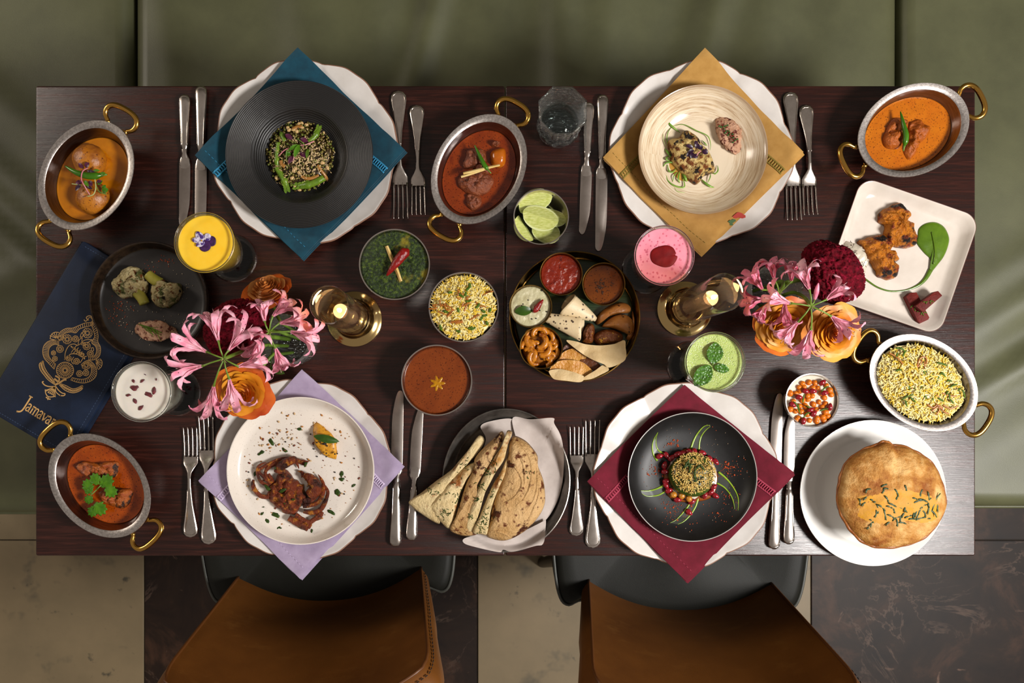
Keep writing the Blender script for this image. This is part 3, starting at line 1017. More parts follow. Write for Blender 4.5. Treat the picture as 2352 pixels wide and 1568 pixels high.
# ================================================================ round bowls
def round_bowl(px, py, rpx, h, label, wall=0.0012, mats=None, name='round_bowl', base=0.0, straight=0.74, group='round steel bowls'):
    c = P(px, py, base + h); c.z = TZ + base
    R = S(rpx, base + h)
    b = R * straight
    prof = [(0, 0), (b * 0.82, 0), (b * 0.95, 0.002), (b * 1.05, h * 0.18), (R * 0.93, h * 0.6), (R * 0.985, h * 0.93), (R * 1.0, h * 0.985), (R * 0.995, h), (R * 0.962, h * 0.995), (R * 0.952, h * 0.95), (R * 0.915, h * 0.6), (b * 1.0, h * 0.2), (b * 0.85, 0.004), (0, 0.0035)]
    m = MB().add(lathe(prof, 80), at=c)
    one(name, label, 'bowl', m, mats or STEEL, c, group, 50)
    return c, R
B_PAL = round_bowl(906, 607, 82, 0.046, 'steel bowl of dark green spinach with a red chilli')
B_RICE = round_bowl(1065, 705, 81, 0.046, 'round steel bowl heaped with yellow rice')
B_DAL = round_bowl(1003, 873, 82, 0.046, 'steel bowl of smooth brown lentils')
B_LIME = round_bowl(1243, 498, 64, 0.046, 'small steel bowl holding lime wedges')
B_RAI = round_bowl(1866, 919, 62, 0.046, 'small steel bowl of white yogurt with orange pearls')

# ================================================================ brass tray with its leaf and bowls
TRc = P(1320, 727, 0.02); TRc.z = TZ
TRr = S(150.5, 0.02)
m = MB().add(lathe([(0, 0), (TRr * 0.93, 0), (TRr * 0.965, 0.002), (TRr * 0.99, 0.0195), (TRr, 0.0205), (TRr * 0.985, 0.0212), (TRr * 0.97, 0.0195), (TRr * 0.945, 0.0035), (TRr * 0.92, 0.0018), (0, 0.0015)], 110), at=TRc)
one('round_tray', 'round aged brass tray of snacks and chutneys', 'tray', m, BRASS_OLD, TRc, sharp=50)
LEAFM = NT('banana_leaf')
lw = LEAFM.noise(30, 3, 0.5, (0.25, 9, 1))
LEAFM.l(LEAFM.ramp(lw, [(0.3, '#16240c'), (0.7, '#263a14')]), LEAFM.b.inputs['Base Color'])
LEAFM.bump(lw, 0.3, 0.001); LEAFM = LEAFM.set(rough=0.35).m
m = MB().add(lathe([(0, 0), (TRr * 0.90, 0.0), (TRr * 0.915, 0.0006), (TRr * 0.90, 0.0012), (0, 0.001)], 90, rfun=lambda a, r, z: (r * (1 + 0.012 * math.sin(7 * a)), z)), at=TRc + Vector((0, 0, 0.0022)))
one('banana_leaf', 'round cut dark green leaf lining the brass tray', 'leaf', m, LEAFM, TRc + Vector((0, 0, 0.0022)))
TB = 0.0035
def tray_bowl(px, py, label):
    return round_bowl(px, py, 49.5, 0.036, label, mats=BRASS_OLD, name='brass_cup', base=TB, straight=0.86, group='brass cups on the round tray')
T_RED = tray_bowl(1289, 629, 'small brass cup of red tomato chutney')
T_BRN = tray_bowl(1387, 652, 'small brass cup of brown tamarind sauce')
T_WHT = tray_bowl(1219, 703, 'small brass cup of white coconut chutney')
T_CSH = tray_bowl(1243, 798, 'small brass cup full of roasted cashews')

# ================================================================ bread pan
PNc = P(1163, 1103, 0.028); PNc.z = TZ
ra, rb = S(147, 0.028), S(165, 0.028)
m = MB().add(lathe([(0, 0), (0.80, 0), (0.86, 0.003), (0.985, 0.027), (1.0, 0.0285), (0.985, 0.0290), (0.97, 0.0275), (0.85, 0.0045), (0.80, 0.002), (0, 0.002)], 90, ra, rb), at=PNc)
one('bread_pan', 'oval dark metal pan lined with white cloth and breads', 'pan', m, DARK_PAN, PNc, sharp=50)
# ================================================================ cutlery
def loft_flat(sections, n=14):
    """sections: (y, half width, half thickness, z middle)"""
    V, F = [], []
    for (y, w, th, z) in sections:
        for k in range(n):
            a = 2 * PI * k / n
            ca, sa = math.cos(a), math.sin(a)
            V.append((w * math.copysign(abs(ca) ** 0.8, ca), y, z + th * math.copysign(abs(sa) ** 0.8, sa)))
    m = len(sections)
    for j in range(m - 1):
        for k in range(n):
            F.append([j * n + k, j * n + (k + 1) % n, (j + 1) * n + (k + 1) % n, (j + 1) * n + k])
    F.append(list(range(n))[::-1]); F.append([(m - 1) * n + k for k in range(n)])
    return V, F

def make_knife(L, name, label):
    """handle end at +y, blade tip at -y, edge on +x"""
    t = thing(name, label, 'knife', (0, 0, 0), 'silver knives')
    k = L / 0.238
    hl = 0.42 * L
    y0 = L / 2
    w = 0.0092 * (0.7 + 0.3 * k)
    hs = [(y0, w * 0.25, 0.0012, 0.0052), (y0 - 0.002, w * 0.68, 0.003, 0.0052), (y0 - 0.006, w * 0.95, 0.0044, 0.0052), (y0 - 0.014, w, 0.005, 0.0052), (y0 - hl * 0.5, w * 0.80, 0.0046, 0.0050), (y0 - hl * 0.9, w * 0.66, 0.0042, 0.0048), (y0 - hl * 0.97, w * 0.60, 0.004, 0.0048), (y0 - hl * 0.985, w * 0.44, 0.0034, 0.0048), (y0 - hl, w * 0.52, 0.0036, 0.0046), (y0 - hl - 0.006, w * 0.44, 0.003, 0.0042), (y0 - hl - 0.012, w * 0.62, 0.002, 0.0036)]
    h = MB().add(loft_flat(hs)).build('handle', SILVER, t, sharp=55)
    bd = MB()
    e = [(w * 0.72, y0 - 0.016), (w * 0.70, y0 - 0.008), (w * 0.45, y0 - 0.0045), (0, y0 - 0.0035)]
    path = [(w * 0.48, y0 - hl * 0.93), (w * 0.55, y0 - hl * 0.6)] + e
    path = path + [(-x, y) for x, y in path[-2::-1]]
    bd.add(tube(crom([(x, y, 0.0088 - 0.0012 * abs(x) / w) for x, y in path], 50, False), 0.0007, 6))
    bd.build('beading', SILVER, h)
    yb = y0 - hl - 0.010
    yt = -L / 2
    pts = [(-w * 0.55, yb), (-w * 0.92, yb - 0.008), (-w * 0.98, yb - 0.03), (-w * 0.98, yt + 0.02), (-w * 0.95, yt + 0.006), (-w * 0.72, yt + 0.0015), (-w * 0.35, yt), (w * 0.10, yt + 0.004), (w * 0.55, yt + 0.020), (w * 0.90, yt + 0.048 * k), (w * 0.98, yb - 0.02), (w * 0.90, yb - 0.010), (w * 0.55, yb)]
    ot = crom([(x, y, 0) for x, y in pts], 64)
    MB().add(prism(ot, 0.0022, 0.0040, 0.0006, 2)).build('blade', BLADE, t, sharp=35)
    MB().add(loft_flat([(yb + 0.002, w * 0.5, 0.0018, 0.0034), (yb - 0.004, w * 0.9, 0.0020, 0.0034), (yb - 0.012, w * 0.95, 0.0014, 0.0033), (yb - 0.020, w * 0.90, 0.0005, 0.0033)])).build('bolster', SILVER, t, sharp=55)
    # the blade lies slightly raised; a heel drop keeps the tip on the table
    return t

def make_fork(L, name, label):
    """handle end at +y, tines at -y"""
    t = thing(name, label, 'fork', (0, 0, 0), 'silver forks')
    k = L / 0.196
    y0 = L / 2
    w = 0.0118 * (0.55 + 0.45 * k)
    n = 3.2e-3
    hs = [(y0, w * 0.2, 0.0008, 0.0028), (y0 - 0.002 * k, w * 0.66, 0.0014, 0.0028), (y0 - 0.007 * k, w * 0.95, 0.0017, 0.003), (y0 - 0.015 * k, w, 0.0018, 0.0034), (y0 - 0.03 * k, w * 0.82, 0.0019, 0.0044), (y0 - 0.06 * k, w * 0.46, 0.0021, 0.0065), (y0 - 0.09 * k, w * 0.29, 0.0022, 0.0085), (y0 - 0.105 * k, w * 0.27, 0.0022, 0.0085)]
    h = MB().add(loft_flat(hs)).build('handle', SILVER, t, sharp=55)
    path = [(w * 0.20, y0 - 0.085 * k, 0.0106), (w * 0.36, y0 - 0.06 * k, 0.0086), (w * 0.62, y0 - 0.032 * k, 0.0062), (w * 0.80, y0 - 0.016 * k, 0.0052), (w * 0.72, y0 - 0.008 * k, 0.0048), (w * 0.35, y0 - 0.0045 * k, 0.0044), (0, y0 - 0.0042 * k, 0.0044)]
    path = path + [(-x, y, z) for x, y, z in path[-2::-1]]
    MB().add(tube(crom(path, 50, False), 0.0006, 6)).build('beading', SILVER, h)
    ys = y0 - 0.105 * k
    hw = 0.0118 * (0.55 + 0.45 * k) * 1.02
    yr = -L / 2 + 0.056 * k
    neck = [(ys + 0.001, w * 0.27, 0.0022, 0.0085), (ys - 0.010 * k, w * 0.32, 0.0020, 0.0075), (ys - 0.017 * k, w * 0.62, 0.0017, 0.0058), (ys - 0.024 * k, w * 0.92, 0.0015, 0.0042), (yr + 0.008 * k, hw, 0.0013, 0.0026), (yr - 0.003 * k, hw, 0.0012, 0.0022)]
    MB().add(loft_flat(neck)).build('neck', SILVER, t, sharp=55)
    for q in (-1.5, -0.5, 0.5, 1.5):
        x = q * hw * 0.56
        xt = q * hw * 0.60
        def tz(s): return 0.0022 - 0.0008 * math.sin(PI * s) + 0.003 * s * s
        pts = [(x + (xt - x) * s, yr - (yr + L / 2) * s, tz(s)) for s in [0, 0.15, 0.3, 0.5, 0.7, 0.85, 0.95, 1.0]]
        MB().add(tube(pts, [0.0020 * k, 0.0017 * k, 0.0016 * k, 0.0015 * k, 0.0013 * k, 0.0011 * k, 0.0008 * k, 0.0003], 8, 0.7)).build('tine', SILVER, t)
    return t
kn_b = kn_s = fk_b = fk_s = None
protos = {}
def lay(kind, top, bot, label, dz=0.0):
    """top, bottom picture points of the handle end and the tip"""
    L = {'kb': 0.238, 'ks': 0.201, 'fb': 0.196, 'fs': 0.168}[kind]
    if kind not in protos:
        f = make_knife if kind[0] == 'k' else make_fork
        nm = {'kb': 'table_knife', 'ks': 'starter_knife', 'fb': 'table_fork', 'fs': 'starter_fork'}[kind]
        o = protos[kind] = f(L, nm, label)
    else:
        o = copy_tree(protos[kind])
    a, b = P(*top, 0.004), P(*bot, 0.003)
    c = (a + b) / 2
    d = a - b
    o.location = (c.x, c.y, TZ + 0.0002 + dz)
    o.rotation_euler = (0, 0, math.atan2(-d.x, d.y))
    o['label'] = label
    return o
lay('ks', (425, 218), (424, 520), 'shorter silver knife by the teal napkin, outer of two')
lay('kb', (463, 199), (461, 556), 'longer silver knife tucked under the teal napkin corner')
lay('fb', (915, 209), (921, 503), 'larger silver fork beside the teal napkin')
lay('fs', (957, 242), (962, 494), 'smaller silver fork between teal napkin and red stew')
lay('ks', (1352, 236), (1342, 538), 'shorter silver knife beside the water tumbler')
lay('kb', (1384, 218), (1380, 577), 'longer silver knife touching the mustard napkin')
lay('fb', (1816, 212), (1824, 506), 'larger silver fork under the mustard napkin corner')
lay('fs', (1852, 242), (1862, 494), 'smaller silver fork right of the mustard napkin')
lay('fs', (437, 1234), (437, 980), 'smaller silver fork left of the lavender napkin')
lay('fb', (479, 1250), (473, 954), 'larger silver fork under the lavender napkin corner')
lay('kb', (908, 1253), (914, 898), 'longer silver knife under the lavender napkin corner')
lay('ks', (945, 1235), (960, 944), 'shorter silver knife beside the breads')
lay('fs', (1324, 1230), (1324, 978), 'smaller silver fork next to the bread pan')
lay('fb', (1362, 1259), (1361, 962), 'larger silver fork under the crimson napkin corner')
lay('kb', (1777, 1259), (1785, 904), 'longer silver knife under the crimson napkin corner')
lay('ks', (1811, 1248), (1813, 948), 'shorter silver knife between crimson napkin and pie plate')

# ================================================================ footed milkshake glasses
GH = 0.147
def make_goblet():
    t = thing('footed_glass', 'x', 'glass', (0, 0, 0), 'footed drink glasses')
    def cut(a, r, z):
        if 0.048 < z < 0.098:
            e = math.sin(PI * (z - 0.048) / 0.05)
            k = math.cos(12 * a + (z - 0.04) * 210) * math.cos(12 * a - (z - 0.04) * 210)
            return (r + 0.0011 * e * k, z)
        return (r, z)
    outer = [(0, 0), (0.030, 0.0), (0.0352, 0.0008), (0.0367, 0.0024), (0.0355, 0.0042), (0.030, 0.0050), (0.016, 0.0075), (0.0100, 0.012), (0.0085, 0.020), (0.0100, 0.028), (0.0190, 0.0345), (0.0262, 0.042)]
    outer += [(0.0262 + 0.0098 * (q / 12) ** 0.8, 0.042 + 0.056 * q / 12) for q in range(1, 13)]
    outer += [(0.0378, 0.112), (0.0398, 0.130), (0.0410, 0.1445), (0.0414, 0.1462), (0.0408, 0.1470), (0.0398, 0.1462)]
    k0 = 11
    MB().add(lathe(outer[:k0], 64)).build('foot', REAL_GLASS, t, sharp=40)
    MB().add(tube([(0.0403 * math.cos(2 * PI * q / 72), 0.0403 * math.sin(2 * PI * q / 72), 0.1455) for q in range(72)], 0.0013, 8, close=True)).build('rim', REAL_GLASS, t)
    outer = outer[k0 - 1:-3]
    MB().add(lathe(outer, 96, rfun=cut)).add(lathe([(0.0392, 0.143), (0.0378, 0.128), (0.0355, 0.108), (0.0335, 0.096), (0.0290, 0.070), (0.0240, 0.047), (0.0150, 0.0400), (0, 0.0385)], 96)).build('goblet', GLASS, t, sharp=40)
    return t
FROTH = {}
def m_drink(name, col, col2, bub, dark):
    t = NT(name)
    c = t.ramp(t.noise(40, 4), [(0.3, col), (0.7, col2)])
    if bub:
        v = t.vor(bub, 'F1')
        c = t.mix(t.ramp(v, [(0.22, 0.75), (0.34, 0.0)]), c, dark)
        big = t.vor(bub * 0.42, 'F1')
        c = t.mix(t.ramp(big, [(0.16, 0.6), (0.24, 0.0)]), c, dark)
        t.bump(t.ramp(v, [(0.20, 0.0), (0.42, 1.0)]), 0.25, 0.0008)
    t.l(c, t.b.inputs['Base Color'])
    t.set(rough=0.25, sss=0.25)
    return t.m
def goblet(px, py, label, drink_label, dname, dm, lvl=0.1385, first=[None]):
    if first[0] is None: o = first[0] = make_goblet()
    else: o = copy_tree(first[0])
    c = P(px, py); o.location = c; o['label'] = label
    r = lambda z: np.interp(z, [0.0385, 0.0400, 0.047, 0.070, 0.096, 0.108, 0.128, 0.143], [0.001, 0.0150, 0.0240, 0.0290, 0.0335, 0.0355, 0.0378, 0.0392]) - 0.0003
    zs = [0.0395, 0.0405, 0.047, 0.06, 0.07, 0.085, 0.096, 0.108, 0.120, lvl - 0.003]
    pr = [(0, 0.0391)] + [(float(r(z)), z) for z in zs] + [(float(r(lvl)), lvl), (float(r(lvl)) - 0.0015, lvl - 0.0004), (0.02, lvl), (0, lvl + 0.0003)]
    m = MB().add(lathe(pr, 72), at=c)
    one(dname, drink_label, 'drink', m, dm, c + Vector((0, 0, 0.039)), 'cold drinks in footed glasses')
    return c
G_YEL = goblet(536, 593, 'footed glass of yellow drink', 'yellow mango drink topped with a pansy', 'mango_drink', m_drink('mango_yogurt', '#f3c022', '#f6cc40', 0, ''))
G_WHT = goblet(406.6, 900, 'footed glass of white drink', 'creamy white drink topped with rose petals', 'rose_drink', m_drink('white_yogurt', '#d9d2c6', '#e0d9ce', 0, ''))
G_PNK = goblet(1483, 619.7, 'footed glass of pink drink', 'bubbly pink drink topped with a red petal', 'berry_drink', m_drink('berry_froth', '#dd8194', '#e595a5', 210, '#bb5068'))
G_GRN = goblet(1587, 838.8, 'footed glass of green drink', 'pale green frothy drink topped with mint', 'mint_drink', m_drink('mint_froth', '#9cae5c', '#adbd74', 420, '#6f7f3a'))

# ================================================================ water tumbler (cut glass, eight-sided)
c = P(1281, 296)
def oct8(a, r, z):
    q = (a + PI / 8) % (PI / 4) - PI / 8
    k = (math.cos(PI / 8) / math.cos(q)) if z > 0.035 else 1
    w = min(1, max(0, (z - 0.03) / 0.02))
    rr = r * ((1 - w) + w * k * 1.04) + .0009 * noise.noise(Vector((math.cos(a) * 7, math.sin(a) * 7, z * 260)))
    if z < 0.042 and z > 0.004:
        e = math.sin(PI * (z - 0.004) / 0.038)
        rr += 0.0024 * e * math.cos(8 * a + PI) * math.cos((z - 0.02) * 160)
    return (rr, z)
prof = [(0, 0.0), (0.026, 0.0), (0.0295, 0.002)] + [(0.0300 + 0.0012 * math.sin(q), 0.004 + 0.0028 * q) for q in range(0, 14)] + [(0.0308 + .0042 * q / 10, 0.044 + .0045 * q) for q in range(11)] + [(0.0345, 0.0905)]
inner = [(0.0345, 0.0905), (0.0330, 0.089), (0.0318, 0.075), (0.0295, 0.055), (0.0285, 0.040), (0.0275, 0.025), (0.025, 0.014), (0, 0.0125)]
m = MB().add(lathe(prof, 56, rfun=oct8)).add(lathe(inner, 56, rfun=lambda a, r, z: oct8(a, r, z) if z > 0.045 else (r, z)))
m.v = [p + c for p in m.v]
tum = thing('water_tumbler', 'eight-sided cut glass tumbler of water', 'glass', c)
m.build('wall', CUT_GLASS, tum, smooth=False)
rm = [c + Vector((oct8(2 * PI * k / 64, .0347, .09)[0] * math.cos(2 * PI * k / 64), oct8(2 * PI * k / 64, .0347, .09)[0] * math.sin(2 * PI * k / 64), .0905)) for k in range(64)]
MB().add(tube(rm, .0011, 8, close=True)).build('rim', REAL_GLASS, tum)
for k in range(8):
    a = 2 * PI * (k + .5) / 8
    MB().add(tube([c + Vector((oct8(a, r, z)[0] * math.cos(a), oct8(a, r, z)[0] * math.sin(a), z)) for r, z in ((.0308, .046), (.0325, .06), (.0342, .08), (.0349, .089))], .0009, 6)).build('facet_edge', REAL_GLASS, tum)
    MB().add(blob(c + Vector((.0308 * math.cos(2 * PI * k / 8), .0308 * math.sin(2 * PI * k / 8), .021)), (.0028, .0105, .0125), (0, 0, 2 * PI * k / 8), sub=3)).build('cut_lens', REAL_GLASS, tum)
MB().add(lathe([(0, .0008), (.024, .0008), (.0275, .003), (.0275, .009), (.024, .0115), (0, .0118)], 48), at=c).build('base', REAL_GLASS, tum, sharp=40)
m = MB().add(lathe([(0, 0.0128), (0.0246, 0.0143), (0.0271, 0.0252), (0.0278, 0.034), (0, 0.034)], 64), at=c)
one('drinking_water', 'clear water inside the cut glass tumbler', 'water', m, WATER, c + Vector((0, 0, 0.0128)))

# ================================================================ candle lamps
def make_lamp():
    t = thing('candle_holder', 'x', 'candle holder', (0, 0, 0), 'brass candle holders with smoked chimneys')
    MB().add(lathe([(0, 0), (0.0415, 0), (0.0425, 0.002), (0.0420, 0.0045), (0.038, 0.0065), (0.031, 0.0080), (0.0285, 0.012), (0.0275, 0.022), (0.0262, 0.030), (0.0240, 0.0335), (0.0215, 0.0350), (0.0195, 0.0350), (0.0185, 0.0330), (0.0175, 0.012), (0, 0.010)], 72)).build('base', BRASS_PALE, t, sharp=50)
    MB().add(lathe([(0.0248, 0.0355), (0.0252, 0.040), (0.0250, 0.09), (0.0246, 0.15), (0.0246, 0.2335), (0.0241, 0.2350), (0.0234, 0.2335), (0.0234, 0.15), (0.0238, 0.09), (0.0240, 0.040), (0.0240, 0.0355), (0.0248, 0.0355)], 64)).build('chimney', SMOKE_GLASS, t, sharp=40)
    # cut flutes round the lower glass
    for ring, (z0, z1) in enumerate(((0.060, 0.085), (0.092, 0.110))):
        fl = MB()
        for k in range(18):
            a = 2 * PI * k / 18
            fl.add(tube([(0.0252 * math.cos(a), 0.0252 * math.sin(a), z0), (0.0250 * math.cos(a), 0.0250 * math.sin(a), z1)], 0.0013, 6))
        fl.build('flute_band', SMOKE_GLASS, t)
    return t
WAX = NT('candle_wax'); WAX.b.inputs['Base Color'].default_value = lin('#d9c3a5'); WAX = WAX.set(rough=0.4, sss=0.5).m
FLAME = NT('flame'); FLAME.b.inputs['Base Color'].default_value = (1, .6, .2, 1)
FLAME.b.inputs['Emission Color'].default_value = (1.0, 0.62, 0.25, 1); FLAME.b.inputs['Emission Strength'].default_value = 14.0
FLAME = FLAME.m
def lamp(px, py, hc, dxy, label, clabel, first=[None]):
    if first[0] is None: o = first[0] = make_lamp()
    else: o = copy_tree(first[0])
    c = P(px, py); o.location = c; o['label'] = label
    ca = thing('candle', clabel, 'candle', c + Vector((0, 0, 0.0345)), 'lit candles')
    MB().add(lathe([(0, 0.0), (0.0105, 0.0), (0.0108, 0.002), (0.0108, hc - 0.004), (0.0100, hc - 0.001), (0.0085, hc - 0.0015), (0, hc - 0.004)], 40), at=c + Vector((0, 0, 0.0347))).build('wax', WAX, ca, sharp=50)
    zb = 0.0347 + hc
    MB().add(tube([c + Vector((0, 0, zb - 0.004)), c + Vector((0.0006, 0, zb + 0.003))], 0.0006, 5)).build('wick', mat('wick_black', '#120d0a', 0.9), ca)
    MB().add(lathe([(0, 0.0), (0.002, 0.003), (0.0031, 0.009), (0.0027, 0.016), (0.0014, 0.025), (0, 0.033)], 16), at=c + Vector((0.0006, 0, zb))).build('flame', FLAME, ca)
    l = bpy.data.lights.new('candle_flame_light', 'POINT'); l.energy = 0.05; l.color = (1.0, 0.55, 0.22); l.shadow_soft_size = 0.004
    lo = bpy.data.objects.new('candle_flame_light', l); lo.location = c + Vector((0, 0, zb + 0.040)); COL.objects.link(lo)
lamp(814.4, 733, 0.105, 0, 'brass candle holder with smoked chimney beside the spinach bowl', 'lit white candle in the holder beside the spinach bowl')
lamp(1571.8, 710, 0.130, 0, 'brass candle holder with smoked chimney beside the pink drink', 'lit white candle in the holder beside the pink drink')

# ================================================================ menu
m_navy = NT('navy_leather'); m_navy.l(m_navy.ramp(m_navy.noise(30, 4), [(0.3, '#10192a'), (0.7, '#162238')]), m_navy.b.inputs['Base Color']); m_navy.bump(m_navy.noise(700, 3), 0.2, 0.0006); m_navy = m_navy.set(rough=0.6, spec=0.22).m
m_page = mat('menu_pages', '#223f6a', 0.6)
m_gold = mat('gold_foil', '#cfa364', 0.45, metal=0.1)
m_thread = mat('blue_thread', '#3c4f6e', 0.8)
ang = math.atan2(383, 229)          # long side, world angle
MH = 0.0126
mc = P(-39 + 0.513 * 223 + 0.858 * 116, 935 - 0.858 * 223 + 0.513 * 116, MH)
Lm, Wm = S(446, MH), S(232, MH)
menu = thing('menu_folder', 'navy leather menu folder with gold paisley emblem and lettering', 'menu', (mc.x, mc.y, TZ))
def ml(x, y, z):
    """menu-local: x across (right edge +), y along up"""
    ax = Vector((math.sin(ang), -math.cos(ang), 0)); ay = Vector((math.cos(ang), math.sin(ang), 0))
    return Vector((mc.x, mc.y, TZ)) + ax * x + ay * y + Vector((0, 0, z))
rotm = ang - PI / 2
MB().add(prism(rrect(Wm, Lm, 0.004, 4, mc.x, mc.y, rotm), TZ + 0.0003, TZ + 0.0030, 0.001, 2)).build('back_cover', m_navy, menu, sharp=40)
front = MB().add(prism(rrect(Wm - 0.004, Lm, 0.004, 4, mc.x - 0.002 * math.sin(ang), mc.y + 0.002 * math.cos(ang), rotm), TZ + 0.0092, TZ + MH, 0.0012, 2)).build('front_cover', m_navy, menu, sharp=40)
for k in range(3):
    q = ml(-0.001 - 0.0012 * k, 0, 0)
    MB().add(prism(rrect(Wm - 0.010 - 0.002 * k, Lm - 0.008, 0.002, 2, q.x, q.y, rotm), TZ + 0.0031 + 0.0020 * k, TZ + 0.0050 + 0.0020 * k)).build('page_board', m_page, menu, sharp=40)
MB().add(tube([ml(-Wm / 2 + 0.003, -Lm / 2 + 0.002 + (Lm - 0.004) * q / 8, 0.0062) for q in range(9)], 0.0058, 14)).build('spine', m_navy, menu)
st = MB()
per = []
for q in range(60):
    per.append((Wm / 2 - 0.010, -Lm / 2 + 0.007 + (Lm - 0.014) * q / 60, 0, (Lm - 0.014) / 60 * 0.55))
for (x, y, z, l) in per: st.add(ribbon([ml(x, y, MH + 0.0002), ml(x, y + l, MH + 0.0002)], 0.0006))
for s in (-1, 1):
    for q in range(30):
        x = -Wm / 2 + 0.008 + (Wm - 0.02) * q / 30
        st.add(ribbon([ml(x, s * (Lm / 2 - 0.006), MH + 0.0002), ml(x + 0.0024, s * (Lm / 2 - 0.006), MH + 0.0002)], 0.0006))
st.build('edge_stitching', m_thread, front)

# emblem, drawn from the photograph crop (70,720)-(260,980), 6.03 crop pixels per picture pixel
def EP(x, y): q = P(70 + x / 6.032, 720 + y / 6.032, MH); q.z = TZ + MH + 0.0003; return q
g = MB()
def stroke(pts, w=7, n=None, close=False):
    q = crom([EP(*p) for p in pts], n or len(pts) * 6, close)
    if close: q.append(q[0].copy())
    g.add(ribbon(q, S(w / 6.032)))
    return q
def band(o, i, ticks, wo=8, wi=8, wt=7):
    """double line with rungs between"""
    n = ticks
    a = crom([EP(*p) for p in o], n * 3, False); b = crom([EP(*p) for p in i], n * 3, False)
    g.add(ribbon(a, S(wo / 6.032))); g.add(ribbon(b, S(wi / 6.032)))
    for k in range(0, n * 3, 3): g.add(ribbon([a[k], b[k]], S(wt / 6.032)))
band([(330, 770), (255, 690), (195, 620), (172, 540), (185, 450), (240, 390), (320, 368), (400, 375)], [(350, 700), (300, 650), (262, 600), (250, 545), (262, 480), (300, 440), (350, 425), (400, 445)], 26)
band([(400, 375), (385, 320), (420, 250), (500, 205), (585, 200), (660, 170), (760, 130), (840, 120), (865, 80)], [(470, 350), (450, 310), (490, 270), (560, 255), (630, 265), (680, 215), (760, 185), (840, 165), (868, 120)], 26)
band([(880, 120), (915, 200), (938, 300), (935, 390), (968, 460), (970, 540), (945, 600), (880, 640), (800, 640)], [(850, 170), (875, 240), (890, 320), (850, 400), (900, 450), (918, 510), (900, 570), (860, 595), (800, 600)], 26)
band([(560, 920), (650, 950), (750, 960), (850, 925), (910, 860), (915, 770), (880, 700), (820, 650), (760, 660), (700, 710)], [(580, 885), (660, 905), (750, 905), (815, 870), (845, 800), (835, 730), (800, 700), (770, 700), (740, 720), (720, 760)], 30)
# hooked tip, fans
stroke([(865, 80), (845, 40), (805, 32), (775, 55), (790, 85), (765, 105), (742, 85)], 12)
stroke([(865, 120), (850, 65), (815, 55), (800, 80), (810, 95)], 8)
for a in range(7):
    t = math.radians(150 - a * 24)
    stroke([(365, 345), (365 + 88 * math.cos(t) - 20, 345 - 80 * math.sin(t))], 8, 6)
    t2 = math.radians(75 - a * 24)
    stroke([(905, 665), (905 + 82 * math.cos(t2), 690 - 82 * math.sin(t2))], 8, 6)
stroke([(272, 350), (295, 285), (345, 258), (395, 262)], 9); stroke([(965, 625), (992, 665), (985, 730), (940, 775)], 9)
stroke([(272, 350), (330, 362), (395, 375)], 8)
# rosette
def flower(cx, cy, r, n, w=7, inner=0.4, ring=True):
    for k in range(n):
        t = 2 * PI * k / n
        stroke([(cx + r * inner * math.cos(t), cy + r * inner * math.sin(t)), (cx + r * math.cos(t), cy + r * math.sin(t))], w, 4)
    if ring: stroke([(cx + r * (1 + (0.06 if k % 2 else -0.05)) * math.cos(k * PI / n), cy + r * (1 + (0.06 if k % 2 else -0.05)) * math.sin(k * PI / n)) for k in range(2 * n)], w, n * 8, True)
    stroke([(cx + r * inner * 0.9 * math.cos(k * PI / 5), cy + r * inner * 0.9 * math.sin(k * PI / 5)) for k in range(10)], w, 24, True)
flower(480, 785, 72, 18, 8, 0.36); stroke([(480 + 118 * math.cos(k * PI / 12), 785 + 112 * math.sin(k * PI / 12)) for k in range(24)], 10, 90, True)
for k in range(24):
    t = k * PI / 12
    stroke([(480 + 84 * math.cos(t), 785 + 84 * math.sin(t)), (480 + 116 * math.cos(t), 785 + 110 * math.sin(t))], 9, 4)
flower(510, 355, 62, 12); flower(790, 270, 66, 11); flower(625, 350, 42, 9); flower(410, 490, 48, 10); flower(780, 450, 50, 10); flower(830, 555, 42, 9); flower(775, 720, 52, 11)
flower(320, 545, 30, 6, 8); flower(340, 625, 34, 6, 8); flower(770, 820, 40, 7, 8); flower(680, 830, 40, 7, 8); flower(530, 620, 36, 7, 8); flower(640, 660, 40, 8, 9)
# filled heart of the emblem: crossing lines
for k in range(7):
    stroke([(560 + 28 * k, 450 + 16 * k), (620 + 22 * k, 500 + 22 * k)], 16, 5)
for k in range(5):
    stroke([(565 + 30 * k, 540 + 10 * k), (640 + 28 * k, 440 + 30 * k)], 9, 5)
stroke([(480, 640), (485, 540), (530, 450), (600, 420), (660, 445)], 10); stroke([(470, 640), (520, 600), (560, 560), (640, 560), (720, 600), (780, 590)], 12)
stroke([(600, 600), (570, 660), (600, 700)], 10); stroke([(690, 680), (735, 600), (700, 570)], 10); stroke([(725, 600), (728, 606)], 18, 4)
for a, b in (((690, 330), (760, 240)), ((700, 400), (860, 360)), ((660, 440), (720, 330)), ((690, 420), (770, 430)), ((870, 470), (850, 520))):
    mx, my = (a[0] + b[0]) / 2, (a[1] + b[1]) / 2
    stroke([a, (mx - 16, my - 16), b], 8); stroke([a, (mx + 16, my + 16), b], 8)
